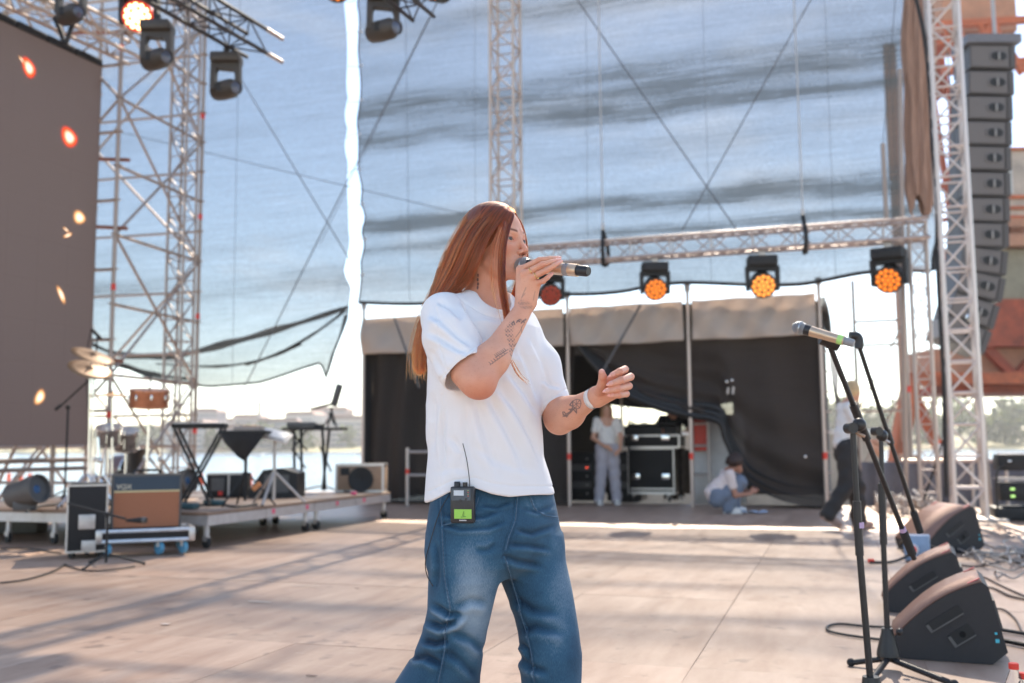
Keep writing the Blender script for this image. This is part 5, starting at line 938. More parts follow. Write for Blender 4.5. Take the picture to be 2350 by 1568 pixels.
spread_(B0, B1, 520, 0.0016, 0.008, (0.72, 1.0), nclump=9, flare=0.8); spread_(C0, C0, 12, 0.0018, 0.003, (0.6, 1.0), r=0.0003); spread_(B1, C0, 12, 0.002, 0.003, (0.5, 0.85), r=0.0003)
spread_(Dg0, Dg1, 420, 0.0020, 0.012, (0.8, 1.0)); spread_(Dg0, Dg0, 160, 0.0014, 0.004, (0.85, 1))
# the temple: strands that start between the front lock and the sweep, and join one or the other
for i in range(950):
    s_ = rng.uniform(0, 1); k = len(A0); t = np.linspace(0, 1, k); goal = 0.0 if s_ < 0.30 else 1.0; q = np.clip((t - 0.09) / 0.15, 0, 1); q = q * q * (3 - 2 * q)
    s2 = (s_ + (goal - s_) * q * 0.97)[:, None]; gb = B1 if s_ < 0.30 else np.stack([np.interp(t * 0.75, t, B1[:, c]) for c in range(3)], 1)
    P = gb * (1 - s2) + A0 * s2; P = P + rng.normal(0, 1, 3) * 0.0017 * (0.4 + t)[:, None]; P[:, 1] -= 0.004 * np.sin(np.pi * t * 2.2).clip(0) * (1 - abs(s_ - 0.5))
    strands.append(P[:int(k * rng.uniform(0.9, 1))]); rads.append(0.00042 * rng.uniform(0.7, 1.2)); tone.append(np.clip(0.42 + 0.35 * math.sin(s_ * 41) * math.sin(s_ * 17 + 1) + rng.normal(0, 0.12), 0, 1))
# loose hairs: tips lying on the shirt below the forearm, a few flyaways
for a, b_, c in (((1172, 826, -0.19), (1190, 862, -0.20), (1219, 887, -0.185)), ((1176, 826, -0.19), (1196, 860, -0.20), (1221, 880, -0.185)), ((1170, 828, -0.19), (1186, 858, -0.20), (1212, 884, -0.185))):
    g = guide([a, b_, c], 14); spread_(g, g, 7, 0.0009, 0.001, (0.7, 1.0), r=0.0004)
for i in range(170):
    g = [A0, A1, A2, A3, T0][i % 5]; P = g + rng.normal(0, 0.006, 3) + (np.linspace(0, 1, len(g)) ** 2)[:, None] * rng.normal(0, 0.012, 3); strands.append(P); rads.append(0.00030); tone.append(0.7)
# keep every strand outside the skull, in thin layers
for i, P in enumerate(strands):
    q = P - HO; qh = np.stack([q @ hf, q @ hl, q @ hu], 1) - np.array([-0.014, 0, 0.040]); rad_ = np.array([0.0995, 0.0800, 0.0885]) * (1 + 0.05 * rng.uniform())
    k_ = np.linalg.norm(qh / rad_, axis=1); m_ = (k_ < 1) & (qh[:, 2] > -0.06); sc_ = np.where(m_, 1 / np.maximum(k_, 0.3), 1)[:, None]; qh = qh * sc_ + np.array([-0.014, 0, 0.040])
    strands[i] = HO + qh[:, :1] * hf + qh[:, 1:2] * hl + qh[:, 2:3] * hu

ax, G = grid_of(Lp(935, 880, 0) + np.array([-0.01, -0.16, -0.02]), Lp(1225, 465, 0) + np.array([0.01, 0.16, 0.01]), 0.004)
f = None
for g, r0, r1 in ((A1, 0.020, 0.012), (A2, 0.020, 0.010), (A3, 0.020, 0.008), (A0, 0.009, 0.006)):
    g = g + np.array([0, 0.014, 0]); 
    if g is not None:
        for i in range(6, 20, 2):
            t_ = i / 21; rr_ = (r0 + (r1 - r0) * t_) * min(1, (i - 3) / 7); c = s_cap(G, g[i] + np.array([0.004, 0, 0]), g[min(i + 2, 20)] + np.array([0.004, 0, 0]), rr_, rr_); f = c if f is None else smin(f, c, 0.010)
sk = s_ell(G, HO + hf * -0.018 + hu * 0.042, (0.086, 0.086, 0.090)); f = smin(f, sk, 0.01)
fr = (G[0] - HO[0]) * hf[0] + (G[1] - HO[1]) * hf[1]; upz = G[2] - HO[2]
f = np.maximum(f, np.minimum(fr - 0.045 - 0.35 * np.clip(upz - 0.05, 0, 1), 1) * np.ones_like(f))      # keep the face clear
f = np.maximum(f, np.where((fr > -0.045) & (upz < 0.035), 0.01, -1.0))
V, Q = nets(f, ax); hair = link('hair', mesh_from('hair', relax(V, Q, 2), Q, M_MASS), person); hair['label'] = 'long straight copper-red hair falling behind the shoulder'
hc = bpy.data.hair_curves.new('hair_strands'); hc.add_curves([len(s_) for s_ in strands]); pos = np.concatenate(strands).astype(np.float32)
hc.attributes['position'].data.foreach_set('vector', pos.ravel())
ra = hc.attributes.get('radius') or hc.attributes.new('radius', 'FLOAT', 'POINT')
ra.data.foreach_set('value', np.concatenate([np.linspace(1, 0.55, len(s_)) * r_ for s_, r_ in zip(strands, rads)]).astype(np.float32))
ta = hc.attributes.new('tone', 'FLOAT', 'CURVE'); ta.data.foreach_set('value', np.array(tone, np.float32)); hc.materials.append(m_hair); hs = link('hair_strands', hc, hair); hs['kind'] = 'stuff'
# long nails
M_NAIL = pm('nail', (0.86, 0.44, 0.36), 0.15, var=0.05, coat=0.5)
for fl, push in ((R_FING, 0.006), (L_FING, 0.006)):
    for fg in fl:
        a, b = Vector(fg[-2][0]), Vector(fg[-1][0]); d = (b - a).normalized(); u = Vector((0.1, -1, 0.25)); u = (u - d * u.dot(d)).normalized(); v = d.cross(u); c = b + u * (fg[-1][1] * 0.72) + d * 0.001
        mb = MB(); P = [(-0.009, 0.0042), (-0.004, 0.0054), (0.003, 0.0052), (0.009, 0.0038), (0.014, 0.0010)]
        mb.add([c + d * q + v * (s_ * w2) - u * (0.0016 if s_ else 0) - u * (0.0006 * k) for k, (q, w2) in enumerate(P) for s_ in (-1, 0, 1)], [(3 * k + j, 3 * k + j + 1, 3 * k + j + 4, 3 * k + j + 3) for k in range(4) for j in (0, 1)]); o = mb.build('nail', M_NAIL, person); o.modifiers.new('t', 'SOLIDIFY').thickness = 0.0008
# earring, rings, wrist band
M_GOLD = pm('gold', (0.83, 0.52, 0.18), 0.22, 1.0, var=0.05)
q = h2l(np.array([-0.006, -0.080, -0.040]))[0]; MB().tube([Vector(q) + Vector((0.005 * math.cos(t), -0.001, -0.006 + 0.006 * math.sin(t))) for t in np.linspace(0, 6.28, 12)[:-1]], 0.0009, 6, closed=True).build('earring', M_GOLD, person)
def ringon(a, b, t, r, name='ring'):
    a, b = Vector(a), Vector(b); c = a.lerp(b, t); d = (b - a).normalized(); u = d.orthogonal().normalized(); v = d.cross(u)
    MB().tube([c + (u * math.cos(k) + v * math.sin(k)) * r for k in np.linspace(0, 2 * math.pi, 21)[:-1]], 0.0013, 6, closed=True).build(name, M_GOLD, person)
ringon(R_FING[1][0][0], R_FING[1][1][0], 0.40, 0.0100); ringon(R_FING[2][0][0], R_FING[2][1][0], 0.38, 0.0097)
d = Vector(le - lw).normalized(); c = Vector(lw) + d * 0.016; u = Vector((-0.55, -0.75, 0.25)); u = (u - d * u.dot(d)).normalized(); v = d.cross(u)
mb = MB(); Vb = []; Fb = []
for i in range(28):
    t = 2 * math.pi * i / 28
    for hh in (-0.010, 0.010): Vb.append(c + d * hh + (u * math.cos(t) * 0.0262 + v * math.sin(t) * 0.0305))
for i in range(28): Fb.append((2 * i, 2 * ((i + 1) % 28), 2 * ((i + 1) % 28) + 1, 2 * i + 1))
mb.add(Vb, Fb); mb.mi = [1 if i in (3, 4, 5, 12, 13, 14, 15, 16, 17, 18, 19, 20) else 0 for i in range(28)]
wb_ = mb.build('wristband', [pm('paper band', (0.8, 0.8, 0.8), 0.6), pm('dark band', (0.06, 0.06, 0.08), 0.5)], person); sm = wb_.modifiers.new('thick', 'SOLIDIFY'); sm.thickness = 0.0012

# ---- the microphone she sings into
def world(p): return BASE + RGT * p[0] + FWD * p[1] + Vector((0, 0, p[2]))
def microphone(name, label, head, tail, body, tail_c, band=None, tape=None):
    head, tail = Vector(head), Vector(tail); a = (tail - head).normalized(); Ln = (tail - head).length; k = Ln / 0.25
    t = thing(name, label, 'microphone', head)
    gm = pm('mic grille', (0.42, 0.43, 0.43), 0.35, 0.9, var=0.3, scale=700, bump=1.0, bscale=900)
    MB().lathe([(0.004, -0.024), (0.014, -0.021), (0.021, -0.013), (0.0245, -0.002), (0.0250, 0.006), (0.0235, 0.016), (0.0215, 0.024)], axis=a, n=28).build('grille', gm, t)
    MB().lathe([(0.0262, 0.0035), (0.0262, 0.0085)], axis=a, n=28).build('ring_band', pm('mic ring', (0.45, 0.46, 0.46), 0.3, 0.9), t)
    MB().lathe([(0.0212, 0.024), (0.0205, 0.046)], axis=a, n=28).build('collar', pm('mic black', (0.02, 0.02, 0.022), 0.35), t)
    L1 = Ln - 0.036; MB().lathe([(0.0200, 0.046), (0.0185, 0.08), (0.0178, L1 * 0.6), (0.0175, L1)], axis=a, n=28).build('handle', body, t)
    if band: MB().lathe([(0.0180, L1 - 0.045), (0.0180, L1 - 0.028)], axis=a, n=28).build('label_band', band, t)
    if tape: MB().lathe([(0.0182, L1 - 0.024), (0.0182, L1 - 0.004)], axis=a, n=28).build('tape', tape, t)
    MB().lathe([(0.0150, L1), (0.0150, Ln - 0.006), (0.0120, Ln), (0.004, Ln)], axis=a, n=28).build('end_cap', tail_c, t)
    return t, a
M_CHAMP = pm('champagne metal', (0.62, 0.47, 0.33), 0.32, 0.75, var=0.08); M_BLACKP = pm('black plastic', (0.018, 0.018, 0.02), 0.42, var=0.3)
mh, mt = world(Lp(1200, 610, -0.075)), world(Lp(1351, 623, -0.215))
mic1, ma = microphone('microphone', 'champagne-coloured wireless microphone held to the singer\'s lips', mh, mt, M_CHAMP, M_BLACKP, band=pm('grey label', (0.27, 0.28, 0.30), 0.5))
# the number on its label band
def text(name, s_, size, mat, parent, loc, xdir, ydir, ext=0.0004, align='CENTER'):
    cu = bpy.data.curves.new(name, 'FONT'); cu.body = s_; cu.size = size; cu.align_x = align; cu.align_y = 'CENTER'; cu.extrude = ext
    tmp = bpy.data.objects.new(name, cu); col.objects.link(tmp); bpy.context.view_layer.update(); me = bpy.data.meshes.new_from_object(tmp.evaluated_get(bpy.context.evaluated_depsgraph_get())); bpy.data.objects.remove(tmp); me.materials.clear(); me.materials.append(mat)
    o = link(name, me, parent); x_, y_ = Vector(xdir).normalized(), Vector(ydir); y_ = (y_ - x_ * y_.dot(x_)).normalized(); z_ = x_.cross(y_); o.matrix_local = Matrix.Translation(loc) @ Matrix((x_, y_, z_)).transposed().to_4x4(); return o
Lm = (mt - mh).length; sidev = (ma.cross(Vector((0, 0, 1)))).normalized(); sidev = sidev if sidev.dot(FWD) < 0 else -sidev; upv = sidev.cross(ma); upv = upv if upv.z > 0 else -upv
nd = (sidev * 0.55 + upv * 0.84).normalized(); ty = (upv - nd * upv.dot(nd)).normalized()
text('number', '4', 0.013, M_BLACKP, mic1, ma * (Lm - 0.036 - 0.036) + nd * 0.0183, ty, -ma)

# ---- in-ear receiver on her hip
tp = BASE + Vector((0, 0, 0)); c0 = on_cloth(1063, 1160, 0.014); c0w = world(c0)
bpk = thing('bodypack', 'black in-ear receiver with green label clipped to the jeans waist', 'radio pack', c0w, YAW + R(-12))
def bx(name, c, d, mat, p, bev=0.0, rot=None): return MB().box(c, d, rot, bev).build(name, mat, p)
body_m = pm('pack plastic', (0.022, 0.022, 0.025), 0.4, var=0.25)
case = bx('case', (0, 0, 0), (0.066, 0.024, 0.098), body_m, bpk, 0.005)
fx = -0.0128
bx('display_panel', (-0.002, fx, 0.028), (0.054, 0.002, 0.032), pm('pack glass', (0.05, 0.075, 0.10), 0.12), bpk); bx('screen', (-0.008, fx - 0.0014, 0.032), (0.028, 0.001, 0.014), pm('lcd', (0.55, 0.62, 0.68), 0.3), bpk)
bx('label', (0.003, fx, -0.024), (0.048, 0.0012, 0.025), pm('green label', (0.32, 0.62, 0.10), 0.7, var=0.08), bpk)
MB().tube([(0.002, fx - 0.001, -0.029), (0.006, fx - 0.001, -0.017), (0.006, fx - 0.001, -0.030)], 0.0005, 5).build('number_mark', M_BLACKP, bpk); MB().tube([(-0.002, fx - 0.001, -0.032), (0.012, fx - 0.001, -0.031)], 0.0005, 5).build('number_mark', M_BLACKP, bpk)
bx('logo', (0.003, fx, -0.041), (0.02, 0.001, 0.003), pm('logo grey', (0.5, 0.5, 0.5), 0.5), bpk)
for q, zz in ((-0.004, 0.012), (0.012, 0.016)): MB().lathe([(0.0035, 0), (0.003, 0.002)], (q, fx, zz), (0, -1, 0), 12).build('button', body_m, bpk)
for k in range(4): bx('indicator', (0.018, fx - 0.0012, 0.024 + k * 0.0048), (0.003, 0.001, 0.002), pm('led %d' % (k % 2), ((0.6, 0.08, 0.05), (0.3, 0.4, 0.1))[k % 2], 0.4), bpk)
MB().lathe([(0.0085, 0), (0.0085, 0.012), (0.007, 0.014)], (-0.016, 0, 0.048), n=16).build('knob', M_BLACKP, bpk); MB().lathe([(0.0065, 0), (0.0065, 0.012)], (0.006, 0, 0.048), n=16).build('socket', M_BLACKP, bpk)
MB().tube(cable([(0.019, 0.0, 0.046), (0.018, 0, 0.07), (0.012, -0.004, 0.12), (0.002, -0.008, 0.165)], 0), 0.0014, 6).build('antenna', M_BLACKP, bpk)
iw = bpk.rotation_euler.to_matrix().inverted()
ep = [(1045, 1118, 0.004), (1030, 1140, 0.006), (1010, 1180, 0.006), (990, 1250, 0.006), (981, 1290, 0.006), (985, 1320, 0.006), (995, 1345, 0.003)]
MB().tube(cable([iw @ (world(on_cloth(a, b_, l)) - c0w) for a, b_, l in ep], 0), 0.0013, 6).build('earphone_cable', M_BLACKP, bpk)
# ================================================================== side-stage tent
TY = 15.66; M_CANV = pm('beige canvas', (0.66, 0.575, 0.51), 0.75, var=0.06, scale=1.4, bump=0.2, bscale=300); _n = M_CANV.node_tree; _b = _n.nodes['Principled BSDF']; _t = _n.nodes.new('ShaderNodeBsdfTranslucent'); _t.inputs[0].default_value = (0.66, 0.56, 0.48, 1); _x = _n.nodes.new('ShaderNodeMixShader'); _x.inputs[0].default_value = 0.35; _n.links.new(_b.outputs[0], _x.inputs[1]); _n.links.new(_t.outputs[0], _x.inputs[2]); _n.links.new(_x.outputs[0], _n.nodes['Material Output'].inputs[0]); M_DARKC = pm('black cloth', (0.018, 0.017, 0.018), 0.85, var=0.3, scale=3, sheen=0.2)
tent = thing('stage_tent', 'black-curtained side-stage tent with beige valances behind the singer', 'tent', (-4.0, TY, 0)); PX = [-7.8, -6.0, -4.12, -2.16, -0.18]; PX = [x + 4.0 for x in PX]
for i, x in enumerate(PX):
    if i == 1: continue
    bar('pole', (x, 0, 0), (x, 0, 3.42), 0.030, M_ALU, tent, 10); bar('pole', (x, 4.2, -0.02), (x, 4.2, 2.9), 0.030, M_ALU, tent, 10)
    MB().lathe([(0.05, 0), (0.05, 0.10)], (x, 0, 3.38), n=10).build('pole_cap', M_STEEL, tent)
    if i >= 2: bar('marker_tape', (x, 0, 0.74), (x, 0, 0.84), 0.034, M_RED, tent, 10)
    if i == 4:
        for k in range(9): bar('pin', (x, 0, 0.25 + k * 0.3), (x + 0.12, -0.02, 0.25 + k * 0.3), 0.012, M_ALU, tent)
def valance(x0, x1, seed, zt0, zt1, dz=0.62):
    rr = random.Random(seed); ph = [rr.uniform(0, 6) for _ in range(4)]
    def fn(u, v):
        x = x0 + (x1 - x0) * u; zt = zt0 + (zt1 - zt0) * u; z = zt - dz * (1 - v) - 0.02 * math.sin(math.pi * u) * (1 - v); s_ = (1 - v)
        return Vector((x, -0.06 - 0.03 * s_ * math.sin(u * 7 + ph[0]) - 0.03 * math.sin(u * 17 + ph[1] + v * 5) - 0.02 * math.sin(u * 31 + ph[2] - v * 6) - 0.05 * math.exp(-((u - 0.5 - 0.3 * v) / 0.05) ** 2) * v * s_ * 2 - 0.04 * math.sin(3.14 * u) * s_, z))
    o = MB().grid(fn, 48, 14).build('valance', M_CANV, tent); sm = o.modifiers.new('t', 'SOLIDIFY'); sm.thickness = 0.004; return o
valance(PX[0] - 0.02, PX[2] - 0.05, 1, 3.19, 3.20); valance(PX[2] + 0.05, PX[3] - 0.07, 2, 3.20, 3.22); valance(PX[3] + 0.07, PX[4] - 0.05, 3, 3.22, 3.24)
# roof and side cloths (dark lining)
rf = MB().grid(lambda u, v: Vector((PX[0] + (PX[4] - PX[0]) * u, 0.02 + 4.2 * v, 3.16 + 0.05 * math.sin(u * 12) - 0.3 * v)), 30, 8).build('roof', M_DARKC, tent); rf.modifiers.new('t', 'SOLIDIFY').thickness = 0.01
for x in (PX[0], PX[4]): 
    MB().grid(lambda u, v, x=x: Vector((x + 0.05 * math.sin(u * 20), 0.05 + 4.1 * u, -0.0 + 3.0 * v)), 30, 6).build('side_cloth', M_DARKC, tent)
sr = MB().grid(lambda u, v: Vector((PX[4] + 0.06 + 0.25 * (1 - v) + 0.06 * math.sin(v * 9 + u * 3), 0.02 + 0.7 * u, 0.9 + 2.3 * v)), 10, 24).build('side_sheet', pm('clear sheet', (0.55, 0.53, 0.5), 0.3, var=0.2), tent)
# back cloth with an open band that shows the yard behind
for x0, x1, a, b_ in ((PX[0], PX[2] - 0.3, 0.0, 3.0), (PX[3] + 0.25, PX[4], 0.0, 3.0), (PX[2] - 0.3, PX[3] + 0.25, 1.78, 3.0), (PX[2] - 0.3, PX[3] + 0.25, 0.0, 0.86)):
    MB().grid(lambda u, v: Vector((x0 + (x1 - x0) * u, 4.2 + 0.05 * math.sin(u * 25), a + (b_ - a) * v - (0.12 * math.sin(u * 3.1) if a > 1 and v == 0 else 0))), 30, 6).build('back_cloth', M_DARKC, tent)
# curtains
def curtain(fn, nu=60, nv=40, mat=None): o = MB().grid(fn, nu, nv).build('curtain', mat or M_NET_B, tent); return o
curtain(lambda u, v: Vector((PX[0] - 0.15 * (1 - v) + (PX[2] - PX[0] + 0.1) * u, 0.12 + 0.07 * math.sin(u * 48 + 0.8 * math.sin(v * 4)) + 0.05 * math.sin(u * 19 + 2 * v), 0.02 + 2.75 * v)))
def wz(px, py): p = onY(px, py, TY + 0.1); return p.x + 4.0, p.z
SW = [wz(*q) for q in ((1318, 780), (1360, 830), (1420, 890), (1500, 930), (1580, 952), (1650, 966), (1668, 1010), (1690, 1060), (1725, 1110), (1790, 1145), (1850, 1160), (1896, 1166))]
def f_cur(u, v):
    x = SW[0][0] + (SW[-1][0] - SW[0][0]) * u; zb = float(np.interp(x, [s_[0] for s_ in SW], [s_[1] for s_ in SW])); z = zb + (2.72 - zb) * v
    sl = (1 - v) ** 2; return Vector((x, 0.12 + 0.06 * math.sin(u * 9 + v * 7) + 0.09 * sl * math.sin(v * 26 + u * 5) + 0.03 * math.sin(u * 34 + v * 3), z))
curtain(f_cur, 90, 50, M_NET_B2)
for k, off in enumerate((0.0, 0.09, 0.2)):
    pts = [Vector((a, 0.02 + 0.04 * k, b_ + off * (0.5 + i / 12))) for i, (a, b_) in enumerate(SW)]; MB().tube(cable(pts, 0, sub=4), [0.035 + 0.03 * math.sin(i * 0.11) for i in range(45)], 8).build('curtain_fold', M_BLK2, tent)
cl = MB().ball((0, 0, 0), 0.03, 10); 
for px, py in ((1668, 876), (1680, 873), (1848, 1048)): o = cl.build('clip', M_CHROME, tent); p = onY(px, py, TY - 0.05); o.location = (p.x + 4.0, -0.05, p.z)
for a, b_ in (((1672, 890), (1670, 905)), ((1684, 888), (1682, 905))): p, q = onY(*a, TY), onY(*b_, TY); bar('clip_cord', (p.x + 4, -0.03, p.z), (q.x + 4, -0.03, q.z), 0.02, M_STEEL, tent)
# rail left of the tent
rl = thing('hand_rail', 'steel hand rail with red tape at the foot of the dark curtain', 'rail', onY(935, 1180, 15.2) * 1.0); rl.location.z = 0; rx = rl.location.copy()
P = [onY(x, 1180, 15.2) - rx for x in (935, 1240)]; 
for q in P: bar('post', (q.x, q.y, 0), (q.x, q.y, 0.95), 0.03, M_STEEL, rl, 8); bar('marker_tape', (q.x, q.y, 0.52), (q.x, q.y, 0.60), 0.033, M_RED, rl, 8)
for z_ in (0.88, 0.5): bar('rail', (P[0].x, 0, z_), (P[1].x, 0, z_), 0.024, M_STEEL, rl, 8)

# ================================================================== flight cases and cloths in the tent
M_CASE = pm('case laminate', (0.026, 0.024, 0.024), 0.65, var=0.2, scale=30, bump=0.15, bscale=200, spec=0.25); M_EDGE = pm('case edging', (0.55, 0.52, 0.50), 0.35, 0.7, var=0.12)
def flight_case(t, c, d, edge=0.022, latches=True, handles=True, name='case_shell', mat=None):
    c = Vector(c); w_, dp, h_ = d; s_ = bx(name, c, d, mat or M_CASE, t, 0.008); e = edge
    for sx in (-1, 1):
        for sy in (-1, 1): bx('edge_profile', c + Vector((sx * (w_ / 2 - e * 0.4), sy * (dp / 2 - e * 0.4), 0)), (e, e, h_ + 0.006), M_EDGE, s_)
        for sz in (-1, 1): bx('edge_profile', c + Vector((sx * (w_ / 2 - e * 0.4), 0, sz * (h_ / 2 - e * 0.4))), (e * 1.01, dp, e), M_EDGE, s_)
    for sy in (-1, 1):
        for sz in (-1, 1): bx('edge_profile', c + Vector((0, sy * (dp / 2 - e * 0.4), sz * (h_ / 2 - e * 0.4))), (w_, e * 1.02, e * 1.02), M_EDGE, s_)
    if latches:
        for sx in (-0.32, 0.32): bx('latch', c + Vector((sx * w_, -dp / 2 - 0.006, -h_ * 0.12)), (0.13, 0.012, 0.10), M_CHROME, s_, 0.004)
    return s_
def casters(t, pts, r=0.05, mat=None):
    for x, y, z in pts:
        MB().lathe([(r, -0.016), (r, 0.016)], (x, y, z), (0.9, 0.43, 0), 18).build('wheel', mat or M_RUB, t); bx('fork', (x, y, z + r * 0.7), (0.05, 0.05, r * 1.1), M_STEEL, t)
p = gnd(1502, 1150); t = thing('flight_case', 'black flight case on wheels with a mixer case on top in the tent', 'flight case', (p.x, p.y, 0), R(0), 'cases in the tent')
flight_case(t, (0, 0, 0.52), (0.80, 0.6, 0.78), handles=True); casters(t, [(-0.3, -0.24, 0.06), (0.3, -0.24, 0.06), (-0.3, 0.24, 0.06), (0.3, 0.24, 0.06)], 0.055)
for z_ in (0.22, 0.16): bx('edge_band', (0, -0.302, z_), (0.78, 0.01, 0.03), M_EDGE, t)
t2 = thing('flight_case', 'flat mixer flight case lying on the wheeled case in the tent', 'flight case', (p.x, p.y - 0.02, 0.915), 0, 'cases in the tent'); flight_case(t2, (0.02, 0, 0.11), (0.98, 0.66, 0.22), 0.028, False)
for sx in (-0.27, 0.27): bx('latch', (sx, -0.34, 0.17), (0.14, 0.012, 0.09), M_CHROME, t2, 0.004)
t3 = thing('mixing_desk', 'black mixing desk on the flat case in the tent', 'mixer', (p.x, p.y, 1.14)); MB().prism([(-0.3, 0), (0.3, 0), (0.3, 0.2), (-0.3, 0.13)], (0, 0, 0), (0, 1, 0), (0, 0, 1), (1, 0, 0), -0.45, 0.45).build('body', M_BLK, t3, False)
for k in range(12): bx('knob_row', (-0.38 + k * 0.07, -0.05, 0.185), (0.03, 0.25, 0.02), M_GREY, t3)
p = onY(1645, 1150, 16.3); t = thing('white_board', 'tall white curved board half hidden by the tent curtain', 'board', (p.x, p.y, 0)); MB().grid(lambda u, v: Vector((-0.35 + 0.8 * u, 0.25 * math.sin(u * 2.6), 0.02 + 1.42 * v)), 20, 4).build('sheet', M_WHITE, t).modifiers.new('t', 'SOLIDIFY').thickness = 0.02; bar('rim', (-0.35, 0, 1.42), (0.3, 0.2, 1.42), 0.03, M_STEEL, t)
p = onY(1590, 1150, 16.2); t = thing('pipe_rack', 'steel pipe rack beside the white board in the tent', 'rack', (p.x, p.y, 0))
for x in (0, 0.28): bar('upright', (x, 0, 0), (x, 0, 1.5), 0.03, M_STEEL, t, 8)
for z_ in (0.5, 0.95, 1.3): bar('rung', (0, 0, z_), (0.28, 0, z_), 0.022, M_STEEL, t)
bx('panel', (0.14, 0.03, 1.12), (0.2, 0.02, 0.5), pm('red panel', (0.5, 0.05, 0.03), 0.6), t)
for px, py, lab in ((1335, 1130, 'dark amplifier rack behind the standing woman, left one'), (1440, 1130, 'dark amplifier rack between the woman and the wheeled case')):
    p = onY(px, py, 17.4); t = thing('amp_rack', lab, 'rack', (p.x, p.y, 0), 0, 'racks in the tent'); bx('cabinet', (0, 0, 0.42), (0.6, 0.6, 0.84), M_BLK, t, 0.01)
    for k in range(5): bx('unit', (0, -0.305, 0.13 + k * 0.15), (0.5, 0.02, 0.12), M_GREY if k % 2 else M_BLK2, t); bx('pilot_lamp', (0.18, -0.318, 0.13 + k * 0.15), (0.03, 0.01, 0.02), em('pilot', (1, 0.1, 0.05), 0.8) if k == 3 else M_STEEL, t)
p = gnd(1725, 1178); t = MB().grid(lambda u, v: Vector((-0.22 + 0.44 * u, -0.1 + 0.2 * v, 0.012 + 0.03 * abs(math.sin(u * 9) * math.sin(v * 5 + u * 4)))), 24, 12).build('towel', pm('pale blue cloth', (0.55, 0.66, 0.82), 0.8, var=0.15)); t.location = (p.x, p.y, 0); tag(t, 'crumpled pale blue cloth on the floor beside the crouching person', 'cloth')
p = onY(1445, 1100, 16.9); t = thing('mic_stand', 'slim stand rising between the woman and the mixer', 'stand', (p.x, p.y, 0)); bar('pole', (0, 0, 0.02), (0, 0, 1.85), 0.015, M_BLK, t); bar('crossbar', (-0.25, 0, 1.8), (0.25, 0, 1.8), 0.015, M_BLK, t); MB().lathe([(0.16, 0), (0.15, 0.02)], n=16).build('base', M_BLK, t)
# pale yard wall seen through the back of the tent
t = thing('yard_wall', 'sunlit pale yard wall seen through the open back of the tent', 'wall', (-3.4, 27, -1.3)); bx('wall_face', (0, 0, 1.25), (9, 0.3, 2.5), pm('yard wall', (0.42, 0.36, 0.30), 0.85, var=0.25, scale=2), t); bx('coping', (0, 0, 2.55), (9.2, 0.4, 0.1), M_WHITE, t)

